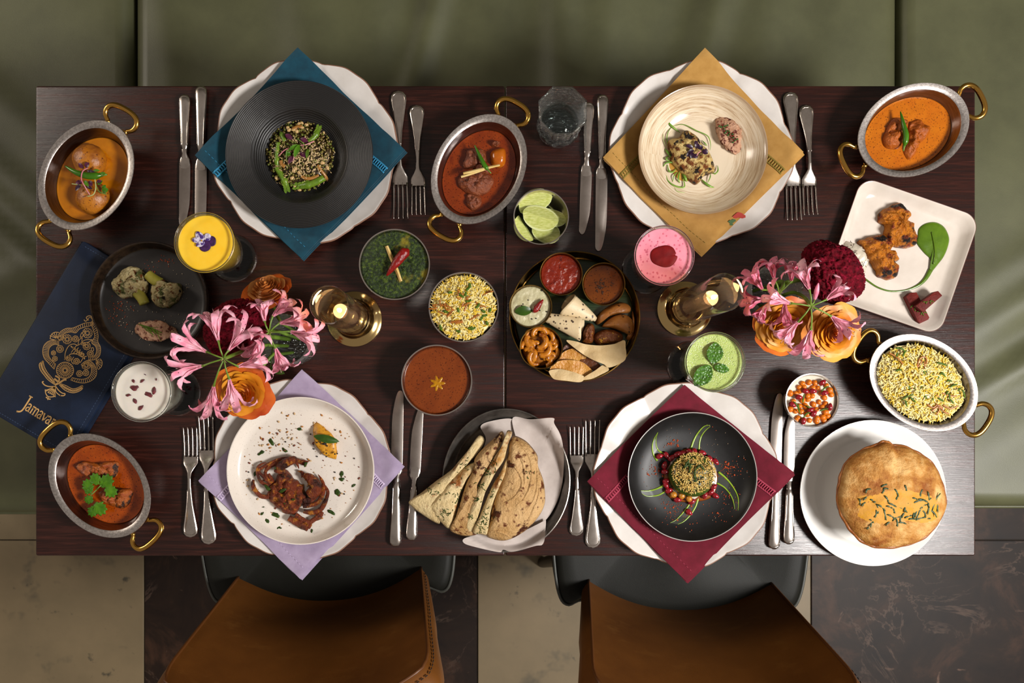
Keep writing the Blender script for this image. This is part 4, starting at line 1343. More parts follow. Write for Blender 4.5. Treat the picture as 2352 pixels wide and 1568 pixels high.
# ribbon leaves and the tail
for o, i in ((((340, 985), (250, 920), (190, 850), (140, 780), (125, 700), (180, 655)), ((340, 950), (300, 890), (240, 820), (200, 750), (182, 690), (180, 655))),
             (((400, 985), (480, 1060), (580, 1095), (660, 1080), (720, 1040), (712, 995)), ((420, 970), (500, 1000), (580, 1040), (650, 1030), (712, 995), (712, 995)))):
    a = stroke(o, 11); b = stroke(i, 9)
    n = min(len(a), len(b))
    g.add(ribbon([a[k].lerp(b[k], 0.5) for k in range(n)], S(22 / 6.032)))
    for k in range(0, n, 2): g.add(ribbon([a[k], b[k]], S(4.5 / 6.032)))
stroke([(340, 985), (400, 960), (460, 920), (500, 915)], 26); stroke([(345, 860), (400, 900), (380, 960)], 22); stroke([(330, 900), (380, 940)], 26)
stroke([(340, 1010), (260, 1010), (200, 990), (165, 950), (185, 940)], 15); stroke([(345, 1000), (390, 1060), (440, 1100), (480, 1110), (465, 1135), (410, 1135)], 14)
stroke([(340, 1020), (360, 1090), (420, 1140)], 12); stroke([(330, 1015), (250, 1050), (210, 1060)], 12)
for k in range(6):
    stroke([(335, 1020), (215 + 26 * k, 1075 + 16 * k)], 10, 5)
stroke([(205, 1050), (215, 1110), (250, 1150), (320, 1150), (350, 1130)], 12); stroke([(240, 1090), (290, 1110), (330, 1130)], 10)
stroke([(215, 1155), (250, 1180), (280, 1185)], 14); stroke([(250, 1160), (240, 1195)], 12)
g.build('gold_emblem', m_gold, front, smooth=False)
# lettering: strokes in a tall narrow serif hand; letter box x 0..1 wide, y 0 base .. 1 cap height
g = MB()
base0, base1 = (38, 955), (131, 976)
# baseline runs along the menu's short side
def LT(x, y):
    bx, by = 46, 934
    ux, uy = 0.846, 0.533       # along the word
    vx, vy = 0.533, -0.846      # up
    q = P(bx + ux * x + vx * y, by + uy * x + vy * y, MH); q.z = TZ + MH + 0.0003
    return q
def ls(pts, w=2.6):
    ws = None
    q = crom([LT(*p) for p in pts], len(pts) * 6, False)
    g.add(ribbon(q, S(w)))
# J
ls([(9.5, 33), (9.5, 12), (9, -2), (6, -9), (-1, -13)], 3.4); ls([(4.5, 33), (13.5, 33.5)], 2.2); ls([(-1, -13), (1.5, -11)], 3)
def la(x):
    ls([(x + 1, 15), (x + 3.5, 18), (x + 7, 17), (x + 8, 13), (x + 8, 3), (x + 10, 0.5)], 2.8); ls([(x + 8, 11), (x + 3, 9), (x + 0.8, 5), (x + 2.5, 0.6), (x + 5.5, 1), (x + 8, 4)], 2.4)
la(13)
ls([(25.5, 18), (27.3, 16), (27.3, 0)], 2.8); ls([(27.3, 13), (30, 17.5), (33.5, 16.5), (34, 12), (34, 0)], 2.6); ls([(34, 13), (37, 17.5), (40.4, 16.5), (41, 12), (41, 0)], 2.6)
for x in (27.3, 34, 41): ls([(x - 2.2, 0.2), (x + 2.2, 0.2)], 1.4)
la(44)
ls([(56, 17.5), (61, 0.5)], 3.2); ls([(66, 17.5), (61, 0.5)], 1.8); ls([(54.3, 17.6), (58.5, 17.6)], 1.4); ls([(64, 17.6), (68, 17.6)], 1.4)
la(67)
ls([(79.5, 18), (81.3, 16), (81.3, 0)], 2.8); ls([(81.3, 12), (83.5, 17), (86.5, 17.6)], 2.4); ls([(79, 0.2), (84, 0.2)], 1.4)
g.build('gold_lettering', m_gold, front, smooth=False)
# ================================================================ food materials
GREEN_CHILLI = mat('green_chilli_skin', '#2a5607', 0.24, vary=('#3f700b', 40))
RED_CHILLI = mat('red_chilli_skin', '#6b0608', 0.26, vary=('#860e0c', 60), bump=(200, 0.5, 0.003))
STEM_GREEN = mat('stem_green', '#5c7a2a', 0.5)
GINGER = mat('ginger_stick', '#d9c285', 0.45, vary=('#cba75a', 80, (1, 1, 1)))
PURPLE_LEAF = mat('purple_leaf', '#3a0d26', 0.4, vary=('#55173a', 90))
PURPLE_DARK = mat('dark_purple_leaf', '#1d0c1f', 0.4, vary=('#33142f', 90))
HERB = mat('fresh_herb', '#34500a', 0.5, vary=('#557010', 90), spec=.25)
HERB_DARK = mat('dark_herb', '#1c2e06', 0.5, vary=('#34490a', 120), spec=.25)
PINK_STEM = mat('pink_stem', '#b5485e', 0.4, vary=('#d99aa0', 60))
PALE_STEM = mat('pale_green_stem', '#a9b877', 0.4)
CORIANDER = mat('coriander_leaf', '#2f5a08', 0.45, vary=('#4d7c10', 70), spec=.3)
POMEGRANATE = NT('pomegranate_seed'); POMEGRANATE.l(POMEGRANATE.ramp(POMEGRANATE.noise(160, 3), [(0.35, '#6d0710'), (0.7, '#b02230')]), POMEGRANATE.b.inputs['Base Color']); POMEGRANATE = POMEGRANATE.set(rough=0.12, sss=0.3, coat=0.5).m

def up(p, dz): return p + Vector((0, 0, dz))

def chilli(pts, h, w, m, label, stem=True, name='chilli', group=None, seedw=0):
    """pts picture points tip -> stem end; h heights list or number"""
    hs = h if isinstance(h, (list, tuple)) else [h] * len(pts)
    ps = crom([P(x, y, hh) for (x, y), hh in zip(pts, hs)], 26, False)
    ws = S(w) / 2
    rad = [ws * (0.10 + 0.95 * math.sin(min(1.0, (i / 25) * 1.35 + 0.02) * PI / 2) ** 0.9) * (1.0 if i < 22 else 1 - 0.18 * (i - 21)) * (1 + (0.10 * noise.noise(ps[i] * 160) if seedw else 0)) for i in range(26)]
    t = thing(name, label, 'chilli', ps[13], group)
    MB().add(tube(ps, rad, 12)).build('pod', m, t)
    if stem:
        d = (ps[-1] - ps[-3]).normalized()
        MB().add(tube([ps[-1] - d * 0.001, ps[-1] + d * 0.003, ps[-1] + d * 0.007 + Vector((0, 0, 0.001))], [ws * 0.55, ws * 0.3, ws * 0.25], 8)).build('stem', STEM_GREEN, t)
    return t

def stick(p0, p1, h0, h1, w, m, label, name, cat, group=None):
    a, b = P(*p0, h0), P(*p1, h1)
    mb = MB().add(tube([a, a.lerp(b, 0.33) , a.lerp(b, 0.66) + Vector((0.0004, 0.0003, 0)), b], [S(w) / 2 * 0.8, S(w) / 2, S(w) / 2, S(w) / 2 * 0.75], 4))
    return one(name, label, cat, mb, m, None, group, 30)

def greens(label, items, stems, name='microgreens'):
    """items: (px, py, h, angle deg, length px, width px, material); stems: (list of (px, py, h), width px, material)"""
    c = P(items[0][0], items[0][1], items[0][2])
    t = thing(name, label, 'herb', c)
    for (x, y, h, a, L, w, m) in items:
        d = Vector((math.cos(math.radians(a)), math.sin(math.radians(a)), 0.12))
        MB().add(leaf(P(x, y, h), d, S(L), S(w), lift=0.001, curl=0.0005, fold=0.3)).build('leaf', m, t)
    for pts, w, m in stems:
        ps = crom([P(*q) for q in pts], 14, False)
        MB().add(tube(ps, S(w) / 2, 6)).build('stem', m, t)
    return t

def sauce(key, z, label, m, wave=0.0006, name='curry_sauce', seed=1):
    c, a = OV[key]
    asp = OB / OA
    rr = lambda q: float(np.interp(q, [0.0045, 0.007, 0.021, 0.040, 0.0478], [0.044, 0.050, 0.064, 0.0722, 0.0742])) - 0.0003
    V = [(0, z - 0.012), (rr(z - 0.012) * 0.98, z - 0.012), (rr(z), z + 0.0006), (rr(z) - 0.0012, z)]
    V += [(rr(z) * (1 - k / 14), z) for k in range(1, 14)] + [(0, z)]
    def wob(an, r, zz):
        if zz < z - 0.001: return (r, zz)
        e = min(1, max(0, (rr(z) - r) / 0.008))
        return (r, zz + e * wave * noise.fractal(Vector((r * math.cos(an) * 55, r * math.sin(an) * 55, seed)), 0.8, 2, 3))
    mb = MB().add(lathe(V, 96, 1, asp, rfun=wob), mtx=Matrix.Translation(c) @ Matrix.Rotation(a, 4, 'Z'))
    return one(name, label, 'sauce', mb, m, c + Vector((0, 0, z - 0.012)))

def m_sauce(name, a, b, speck, oil=None, rough=0.16):
    t = NT(name)
    c = t.ramp(t.noise(45, 5, 0.6), [(0.3, a), (0.7, b)])
    if oil: c = t.mix(t.ramp(t.noise(28, 4, 0.6, dist=1.0), [(0.58, 0.0), (0.70, 0.8)]), c, oil)
    if speck: c = t.mix(t.ramp(t.noise(420, 2, 0.5), [(0.61, 0.0), (0.66, 0.85)]), c, speck)
    t.l(c, t.b.inputs['Base Color'])
    t.bump(t.noise(160, 3, 0.6), 0.10, 0.001)
    t.set(rough=rough, sss=0.12, spec=0.5)
    return t.m

# ---------------------------------------------------------------- dumpling curry
sauce('kofta', 0.0255, 'smooth orange-yellow gravy around two dumplings', m_sauce('kofta_gravy', '#b66a08', '#c67a0c', None, '#a04406'))
KOF = mat('fried_dumpling', '#a8620f', 0.4, vary=('#bd7718', 50), spots=[(26, 0.60, '#7a3c10', 0.08), (190, 0.68, '#5f2c0c', 0.04)], bump=(150, 0.5, 0.0025))
for (x, y, s, l) in ((206, 369, 1, 'round golden dumpling above the green chilli'), (214, 455, 2, 'round golden dumpling below the green chilli')):
    c = P(x, y, 0.034)
    one('dumpling', l, 'dumpling', MB().add(blob(c, (S(38, .034), S(38, .034), 0.0205), amp=0.05, freq=1.6, seed=s, sub=4)), KOF, None, 'dumplings in orange gravy')
chilli([(149, 381), (175, 396), (205, 404), (235, 402)], [0.055, 0.058, 0.0585, 0.057], 15, GREEN_CHILLI, 'green chilli lying across the two dumplings')
greens('purple and green microgreens around the chilli on the dumplings',
       [(197, 385, .056, 55, 14, 11, PURPLE_LEAF), (192, 387, .056, 130, 16, 9, PURPLE_LEAF), (200, 392, .056, -20, 24, 9, PURPLE_DARK), (190, 418, .055, 190, 16, 10, PURPLE_LEAF), (186, 424, .055, 230, 18, 9, PURPLE_DARK),
        (205, 415, .056, -60, 14, 11, PURPLE_LEAF), (222, 418, .056, 10, 12, 8, PURPLE_LEAF), (194, 415, .0575, -50, 16, 9, CORIANDER), (228, 404, .057, 25, 16, 9, CORIANDER), (214, 392, .056, 0, 16, 6, CORIANDER), (200, 428, .056, -25, 14, 7, PURPLE_DARK), (225, 424, .055, 40, 14, 9, CORIANDER), (235, 440, .053, 20, 15, 14, CORIANDER), (238, 436, .053, 70, 12, 9, CORIANDER)],
       [([(202, 386, .057), (190, 393, .063), (187, 412, .064), (196, 430, .062), (206, 447, .060)], 2.6, PINK_STEM), ([(218, 411, .059), (220, 430, .061), (215, 446, .060), (201, 451, .058)], 2.2, PALE_STEM), ([(220, 425, .058), (228, 440, .058), (245, 446, .055)], 2.2, STEM_GREEN), ([(165, 422, .054), (188, 425, .056)], 2.0, PALE_STEM)])

# ---------------------------------------------------------------- lamb stew
sauce('lamb', 0.0285, 'dark red oily stew gravy around meat pieces', m_sauce('stew_gravy', '#702506', '#86350a', '#3a0f04', '#551404', 0.16), 0.0012)
MEAT = mat('stewed_meat', '#5f2810', 0.30, vary=('#8a4a2a', 70, (1, 3, 1)), bump=(330, 0.9, 0.003))
POT = mat('stewed_potato', '#9a4708', 0.22, vary=('#b3620f', 40), bump=(120, 0.3, 0.002))
for px, hh, l, s in (([(1066, 365), (1072, 345), (1092, 338), (1112, 342), (1117, 362), (1106, 378), (1080, 388), (1064, 382)], 0.016, 'pale stewed meat chunk beside the chilli tip', 1),
                     ([(1056, 402), (1075, 393), (1100, 390), (1122, 396), (1134, 410), (1128, 432), (1108, 446), (1086, 448), (1064, 438), (1050, 420)], 0.017, 'large stewed meat chunk under the ginger sticks', 2),
                     ([(1072, 446), (1092, 444), (1106, 452), (1102, 472), (1086, 482), (1072, 470)], 0.012, 'small stewed meat chunk at the bottom of the stew', 3),
                     ([(1092, 380), (1110, 376), (1126, 384), (1120, 398), (1100, 398)], 0.018, 'stewed meat chunk under the chilli stem', 4),
                     ([(1138, 322), (1148, 326), (1140, 336), (1128, 332)], 0.010, 'tiny meat scrap near the stew rim', 5)):
    one('meat_chunk', l, 'meat', MB().add(lump(outline(px, 0.036, 40), TZ + 0.0265, hh, 2.6, 0.0055, 110, 14, s, 0.002)), MEAT, None, 'meat chunks in red stew')
one('potato_chunk', 'golden potato wedge in the red stew', 'potato', MB().add(lump(outline([(1126, 350), (1140, 340), (1158, 338), (1163, 352), (1160, 376), (1146, 384), (1128, 376)], 0.036, 36), TZ + 0.0265, 0.015, 3.5, 0.001, 50, 8, 6)), POT)
chilli([(1090, 333), (1100, 355), (1112, 378), (1121, 390)], [0.0475, 0.048, 0.0485, 0.0485], 10, GREEN_CHILLI, 'green chilli on the red stew')
stick((1059, 406), (1116, 388), 0.047, 0.0475, 6, GINGER, 'lower pale ginger stick on the red stew', 'ginger_stick', 'ginger', 'ginger sticks')
stick((1064, 398), (1148, 379), 0.0485, 0.048, 6, GINGER, 'longer pale ginger stick crossing the red stew', 'ginger_stick', 'ginger', 'ginger sticks')

# ---------------------------------------------------------------- orange chicken curry
sauce('butter', 0.030, 'creamy bright orange curry sauce around chicken', m_sauce('orange_curry', '#a9560a', '#b8670f', '#522608'), 0.0006)
CHK = mat('sauced_chicken', '#a9560f', 0.35, vary=('#8a4212', 50), spec=.35, bump=(260, 0.8, 0.003))
for px, hh, l, s in (([(2034, 308), (2046, 280), (2060, 267), (2078, 268), (2092, 276), (2086, 300), (2078, 330), (2064, 340), (2042, 336), (2030, 322)], 0.015, 'sauced chicken piece left of the green chilli', 1),
                     ([(2090, 285), (2108, 270), (2124, 276), (2140, 290), (2136, 312), (2118, 326), (2104, 356), (2088, 362), (2080, 344), (2086, 312)], 0.014, 'sauced chicken piece right of the green chilli', 2)):
    one('chicken_piece', l, 'chicken', MB().add(lump(outline(px, 0.038, 44), TZ + 0.028, hh, 2.4, 0.006, 95, 14, s, 0.002)), CHK, None, 'chicken in orange curry')
chilli([(2068, 256), (2075, 285), (2081, 312), (2077, 336)], [0.044, 0.047, 0.047, 0.044], 12, GREEN_CHILLI, 'green chilli on the orange chicken curry')

# ---------------------------------------------------------------- fish curry
sauce('fish', 0.0265, 'red-orange curry sauce around fish pieces', m_sauce('red_curry', '#8f3606', '#a5490a', '#451504'), 0.001)
FSH = mat('curried_fish', '#8a360a', 0.35, vary=('#b4631a', 60, (1, 2, 1)), spots=[(60, 0.62, '#2d1408', 0.05)], bump=(330, 0.9, 0.003))
for px, hh, l, s in (([(170, 1070), (185, 1060), (215, 1062), (250, 1060), (270, 1064), (268, 1085), (258, 1098), (228, 1092), (204, 1098), (178, 1086)], 0.014, 'curried fish piece above the coriander leaves', 1),
                     ([(226, 1128), (250, 1120), (285, 1122), (302, 1128), (296, 1150), (282, 1170), (262, 1166), (236, 1156), (222, 1142)], 0.014, 'curried fish piece below the coriander leaves', 2)):
    one('fish_piece', l, 'fish', MB().add(lump(outline(px, 0.035, 44), TZ + 0.0245, hh, 2.8, 0.006, 110, 14, s, 0.002)), FSH, None, 'fish pieces in red curry')
def coriander(px, py, h, r, deg, tilt=0.0):
    c = P(px, py, h)
    pts = []
    for k in range(60):
        a = 2 * PI * k / 60
        # fan of three lobes with toothed ends
        f = 0.42 + 0.58 * max(0, math.cos(a)) ** 0.35 if math.cos(a) > 0 else 0.30
        lob = 0.70 + 0.30 * abs(math.cos(1.5 * a)) + 0.10 * math.cos(15 * a)
        rr = S(r) * f * lob
        x, y = rr * math.cos(a), rr * math.sin(a)
        ca, sa = math.cos(math.radians(deg)), math.sin(math.radians(deg))
        pts.append(Vector((c.x + x * ca - y * sa, c.y + x * sa + y * ca, 0)))
    return lump(pts, c.z, 0.0012, 4, 0.0014, 160, 6, px * 0.1, ctr=(c.x, c.y, 0))
t = thing('coriander_sprig', 'bright green coriander sprig on the red fish curry', 'herb', P(220, 1125, 0.040))
for (x, y, r, d) in ((236, 1112, 27, 40), (246, 1124, 24, -25), (222, 1108, 22, 110), (203, 1122, 22, 100), (200, 1130, 18, 60), (222, 1160, 26, -45), (210, 1150, 17, 150), (214, 1166, 20, -100)):
    MB().add(coriander(x, y, 0.0415, r, d)).build('leaf', CORIANDER, t)
for pts in ([(222, 1124, .041), (212, 1134, .0415), (203, 1141, .041)], [(203, 1141, .041), (206, 1150, .041)], [(222, 1124, .041), (232, 1114, .042)]):
    MB().add(tube([P(*q) for q in pts], 0.0009, 6)).build('stem', STEM_GREEN, t)

# ---------------------------------------------------------------- spinach bowl
def bowl_fill(B, h, lvl, label, m, name, cat, amp=0.0, freq=60, dome=0.0, seed=0, res=16, base=0.0):
    c, R = B
    H0 = h
    # inner wall radius at the level
    rr = float(np.interp(lvl / H0, [0.2, 0.6, 0.93, 1.0], [R * 0.74, R * 0.915, R * 0.955, R * 0.972])) - 0.0004
    if B in (T_RED, T_BRN, T_WHT, T_CSH): rr = float(np.interp(lvl / H0, [0.2, 0.6, 0.93, 1.0], [R * 0.86, R * 0.915, R * 0.955, R * 0.972])) - 0.0004
    rb = rr * 0.90
    prof = [(0, lvl - 0.009), (rb, lvl - 0.009), (rr, lvl)] + [(rr * (1 - k / res), lvl + dome * (1 - (1 - k / res) ** 2)) for k in range(1, res)] + [(0, lvl + dome)]
    def wob(an, r, zz):
        if zz < lvl - 0.001: return (r, zz)
        e = min(1, max(0, (rr - r) / 0.006))
        return (r, zz + e * amp * noise.fractal(Vector((r * math.cos(an) * freq, r * math.sin(an) * freq, seed)), 0.7, 2.1, 4))
    mb = MB().add(lathe(prof, 88, rfun=wob), at=c)
    return one(name, label, cat, mb, m, c + Vector((0, 0, lvl - 0.009)))
PALAK = NT('creamed_spinach')
pc = PALAK.ramp(PALAK.noise(230, 5, 0.7), [(0.38, '#0a1802'), (0.52, '#203404'), (0.64, '#4a5c0c')])
pc = PALAK.mix(PALAK.ramp(PALAK.noise(28, 3, 0.5), [(0.62, 0.0), (0.70, 0.7)]), pc, '#8a7a0c')
PALAK.l(pc, PALAK.b.inputs['Base Color']); PALAK.bump(PALAK.noise(260, 4, 0.7), 0.8, 0.003); PALAK = PALAK.set(rough=0.38, spec=0.3).m
bowl_fill(B_PAL, 0.046, 0.040, 'chopped dark green spinach curry', PALAK, 'spinach_curry', 'curry', 0.0016, 190, 0.002, 3, 26)
stick((888, 565), (921, 646), 0.044, 0.043, 9, GINGER, 'pale ginger stick under the red chilli', 'ginger_stick', 'ginger')
chilli([(888, 633), (905, 610), (922, 588), (938, 572)], [0.0475, 0.0505, 0.0505, 0.0485], 22, RED_CHILLI, 'glossy dried red chilli on the spinach', stem=False, seedw=1)

# ---------------------------------------------------------------- brown lentils
DAL = m_sauce('brown_lentils', '#6a2d0d', '#7a3811', '#431a08', None, 0.13)
bowl_fill(B_DAL, 0.046, 0.0395, 'smooth reddish brown lentil stew', DAL, 'lentil_stew', 'stew', 0.0004, 60, 0.0, 5)
c = P(1005, 880, 0.040)
pts = [(c.x + S(14) * (1 + 0.35 * math.cos(7 * k * PI / 21)) * math.cos(k * PI / 21), c.y + S(14) * (1 + 0.35 * math.cos(7 * k * PI / 21)) * math.sin(k * PI / 21)) for k in range(42)]
one('butter_dab', 'yellow star-shaped butter dab on the lentils', 'butter', MB().add(lump(pts, TZ + 0.0392, 0.0016, 2.5, 0.0007, 300, 6)), mat('melted_butter', '#b98307', 0.2, vary=('#8f5a08', 300)))

# ---------------------------------------------------------------- lime wedges
LIME_F = NT('lime_flesh'); LIME_F.l(LIME_F.ramp(LIME_F.noise(150, 4, 0.6, (1, 4, 1)), [(0.3, '#a3ab4e'), (0.7, '#ccd08a')]), LIME_F.b.inputs['Base Color']); LIME_F = LIME_F.set(rough=0.25, sss=0.2).m
LIME_P = mat('lime_pith', '#c9cf96', 0.4)
LIME_R = mat('lime_rind', '#5f8a17', 0.35, bump=(300, 0.2, 0.001))
def lime(px, py, h, deg, pitch, L, label, roll=0.0, ang=100):
    """wedge: long axis along x, rind below, cut faces up"""
    V, F, mi = [], [], []
    n, mseg = 14, 8
    R = S(L, h) / 2
    for i in range(n + 1):
        s = -1 + 2 * i / n
        r = R * 0.80 * math.sqrt(max(0, 1 - s * s * 0.985))
        for k in range(mseg + 1):
            a = math.radians(-90 - ang / 2 + ang * k / mseg)
            V.append(Vector((R * s, r * math.cos(a), r * math.sin(a))))
    axis0 = len(V)
    for i in range(n + 1):
        s = -1 + 2 * i / n
        V.append(Vector((R * s, 0, -0.0008 * (1 - s * s) + (0.10 * R if ang > 150 else 0) * 0)))
    w = mseg + 1
    for i in range(n):
        for k in range(mseg):
            F.append([i * w + k, i * w + k + 1, (i + 1) * w + k + 1, (i + 1) * w + k]); mi.append(1)
        for e0, e1 in ((i * w, (i + 1) * w), (i * w + mseg, (i + 1) * w + mseg)):
            k0 = len(V); V += [V[e0].lerp(V[axis0 + i], .14), V[e1].lerp(V[axis0 + i + 1], .14)]
            F.append([e0, e1, k0 + 1, k0]); mi.append(2)
            F.append([k0, k0 + 1, axis0 + i + 1, axis0 + i]); mi.append(0)
    from mathutils import Euler
    M4 = Matrix.Translation(P(px, py, h)) @ Matrix.Rotation(math.radians(deg), 4, 'Z') @ Matrix.Rotation(math.radians(pitch), 4, 'Y') @ Matrix.Rotation(math.radians(roll), 4, 'X')
    m = MB(); m.v = [M4 @ v for v in V]; m.f = F; m.m = mi
    one('lime_wedge', label, 'lime', m, [LIME_F, LIME_R, LIME_P], None, 'lime wedges', 40)
lime(1231, 467, 0.036, 25, 0, 82, 'lime wedge at the top of the small bowl', 30, 120)
lime(1272, 494, 0.032, -15, 5, 66, 'darker lime wedge at the right of the small bowl', -25, 130)
lime(1208, 523, 0.032, -60, 0, 66, 'lime wedge at the lower left of the small bowl', -40, 110)
lime(1254, 532, 0.030, -25, 0, 68, 'lime wedge at the bottom of the small bowl', 10, 140)
lime(1242, 497, 0.046, -18, 0, 84, 'lime wedge lying across the top of the others', -5, 120)

# ---------------------------------------------------------------- yogurt with pearls
YOG = mat('white_yogurt_raita', '#cfc6b4', 0.2, vary=('#d8d0c0', 60), sss=0.2)
bowl_fill(B_RAI, 0.046, 0.0395, 'white yogurt under orange pearls', YOG, 'yogurt', 'yogurt', 0.0005, 80, 0.0, 2)
BOONDI = mat('fried_pearl', '#c26008', 0.35, vary=('#d67a12', 150), bump=(300, 0.5, 0.001), sss=0.1)
bn = [(1843, 880), (1858, 878), (1872, 879), (1835, 889), (1847, 888), (1879, 891), (1867, 891), (1898, 885), (1906, 896), (1909, 906), (1838, 897), (1815, 903), (1828, 903), (1855, 909), (1866, 909), (1893, 913), (1856, 917), (1881, 923), (1868, 928), (1896, 927), (1888, 935), (1815, 939), (1827, 944), (1840, 945), (1852, 935), (1854, 951), (1833, 960), (1829, 964), (1859, 965), (1876, 961), (1875, 966), (1890, 958), (1901, 955), (1896, 946), (1849, 931), (1822, 921), (1843, 919), (1862, 897), (1886, 903), (1861, 944), (1837, 932), (1875, 940), (1846, 964), (1893, 965)]
for k, (x, y) in enumerate(bn):
    r = S(random.uniform(6.0, 8.0))
    one('gram_pearl', 'orange fried gram pearl in the bowl of yogurt', 'gram pearl', MB().add(blob(P(x, y, 0.0405), (r, r * random.uniform(0.85, 1.0), r * 0.85), (0, 0, k), 0.12, 2.0, k, 2)), BOONDI, None, 'orange pearls on yogurt')
def pom(px, py, h, r=7.5, deg=0, k=0, label='', group='', tag_=None):
    a = S(r)
    v, f = ico(2)
    out = []
    R = Matrix.Rotation(math.radians(deg), 3, 'Z')
    for p in v:
        q = Vector((p.x * a * 1.25, p.y * a * (0.80 - 0.22 * p.x), p.z * a * 0.78))
        out.append(R @ q + P(px, py, h))
    return one('pomegranate_seed', label, 'pomegranate seed', MB().add((out, f)), POMEGRANATE, None, group)
for k, (x, y, d) in enumerate(((1889, 878, 35), (1850, 898, -20), (1867, 898, -5), (1835, 912, -10), (1820, 929, -30), (1906, 934, 80), (1862, 941, 20), (1869, 949, 45), (1845, 966, 80), (1894, 902, 10))):
    pom(x, y, 0.0455, 7.5, d, k, 'ruby pomegranate seed on the yogurt', 'pomegranate seeds on yogurt')

def shred(px, py, h, L, w, deg, bend, m, label, group, name='herb_shred', cat='herb', hf=None):
    c = P(px, py, h)
    a = math.radians(deg)
    l = S(L)
    pts = []
    for q in range(7):
        s = -0.5 + q / 6
        x = l * s; y = bend * l * (0.25 - s * s)
        p = Vector((c.x + x * math.cos(a) - y * math.sin(a), c.y + x * math.sin(a) + y * math.cos(a), c.z + 0.0006 * math.sin(q * 1.3)))
        if hf: p.z = hf(p.x, p.y) + 0.0007
        pts.append(p)
    return one(name, label, cat, MB().add(tube(pts, [S(w) / 2 * (0.35 + 0.65 * math.sin(PI * (q + 0.6) / 7.2)) for q in range(7)], 6, 0.45)), m, None, group)
for x, y, d, b in ((1895, 893, 35, .4), (1829, 930, -50, .3), (1892, 941, 15, .2), (1853, 953, 40, .5), (1846, 915, 80, .2), (1860, 937, -35, .1), (1836, 938, 100, .4)):
    shred(x, y, 0.0475, 20, 4, d, b, HERB, 'chopped green herb shred on the yogurt', 'herb shreds on yogurt')

# ---------------------------------------------------------------- rice
RICE_M = []
for nm, a, b in (('rice_white', '#d8c884', '#e2d4a0'), ('rice_yellow', '#c9a41c', '#d8b93a'), ('rice_pale', '#d0b95e', '#dcc980')):
    RICE_M.append(mat(nm, a, 0.4, vary=(b, 150)))
def rice(label, cx, cy, rx, ry, rot, ztop, edge, n, seed, hfun, L=0.0085, parentlabel=''):
    rnd = random.Random(seed)
    m = MB()
    # packed core
    V, F = [], []
    core = lathe([(0, -0.012)] + [(0.90, -0.012), (0.97, -0.004)] + [(0.97 * (1 - k / 12), 0.0) for k in range(0, 12)] + [(0, 0)], 64)
    ca, sa = math.cos(rot), math.sin(rot)
    for (x, y, z) in core[0]:
        X, Y = x * rx, y * ry
        wx, wy = cx + X * ca - Y * sa, cy + X * sa + Y * ca
        rr = math.hypot(x, y)
        zz = hfun(rr) + z - 0.0012 if z >= 0 else edge + z * 0.8
        V.append((wx, wy, zz))
    m.add((V, core[1]), 0)
    for k in range(n):
        q = math.sqrt(rnd.random()) * 0.97
        an = rnd.random() * 2 * PI
        x, y = q * math.cos(an) * rx, q * math.sin(an) * ry
        wx, wy = cx + x * ca - y * sa, cy + x * sa + y * ca
        z = hfun(q) + rnd.uniform(-0.0008, 0.0012)
        d = rnd.random() * 2 * PI
        l = L * rnd.uniform(0.7, 1.15) / 2
        tilt = rnd.uniform(-0.45, 0.45)
        bend = rnd.uniform(-0.25, 0.25) * l
        dv = Vector((math.cos(d) * math.cos(tilt), math.sin(d) * math.cos(tilt), math.sin(tilt)))
        sv = Vector((-math.sin(d), math.cos(d), 0))
        c = Vector((wx, wy, z))
        pts = [c - dv * l, c - dv * l * 0.55 + sv * bend * 0.6, c + sv * bend, c + dv * l * 0.55 + sv * bend * 0.6, c + dv * l]
        r = rnd.uniform(0.0009, 0.00118)
        m.add(tube(pts, [r * 0.4, r, r * 1.1, r, r * 0.35], 5, cap=False), rnd.choice((0, 1, 1, 2, 2, 0)))
    return one('rice_heap', label, 'rice', m, RICE_M, (cx, cy, edge - 0.0096), None, None, 'stuff')
c, R = B_RICE
hr = lambda q: TZ + 0.0415 + 0.013 * (1 - q * q)
rice('yellow and white long-grain rice in the round bowl', c.x, c.y, R * 0.935, R * 0.935, 0, 0, TZ + 0.0405, 1150, 1, hr, 0.0092)
c2, a2 = OV['pulao']
hp = lambda q: TZ + 0.0395 + 0.011 * (1 - q * q)
rice('yellow long-grain rice in the oval dish', c2.x, c2.y, 0.0700, 0.0700 * OB / OA, a2, 0, TZ + 0.0380, 1700, 2, hp, 0.0092)
ONION = mat('fried_onion', '#8a4a14', 0.3, vary=('#b5752e', 90))
def strand(pts, h, w, m, label, group, name='fried_onion', cat='onion'):
    ps = crom([P(x, y, hh) for (x, y, hh) in [(q[0], q[1], h) for q in pts]], len(pts) * 5, False)
    return one(name, label, cat, MB().add(tube(ps, S(w) / 2, 6, 0.6)), m, None, group)
def near(pts, jit, n, rnd):
    return [(rnd.choice(pts)[0] + rnd.gauss(0, jit), rnd.choice(pts)[1] + rnd.gauss(0, jit)) for _ in range(n)]
rnd = random.Random(4)
for k in range(16):
    x, y = rnd.choice([(1038, 735), (1072, 690), (1020, 712), (1085, 722), (1030, 700), (1100, 690), (1050, 680)])
    x += rnd.gauss(0, 12); y += rnd.gauss(0, 9)
    d = rnd.random() * PI
    q = math.hypot(x - 1065, y - 705) / 81
    if q > 0.85: continue
    h = 0.0415 + 0.013 * (1 - q * q) + 0.0022
    strand([(x - 14 * math.cos(d), y - 10 * math.sin(d)), (x - 4, y + 5 * math.sin(k)), (x + 6, y - 5 * math.cos(k)), (x + 15 * math.cos(d), y + 11 * math.sin(d))], h, 3.4, ONION, 'brown fried onion strand on the round bowl of rice', 'fried onions on the bowl of rice')
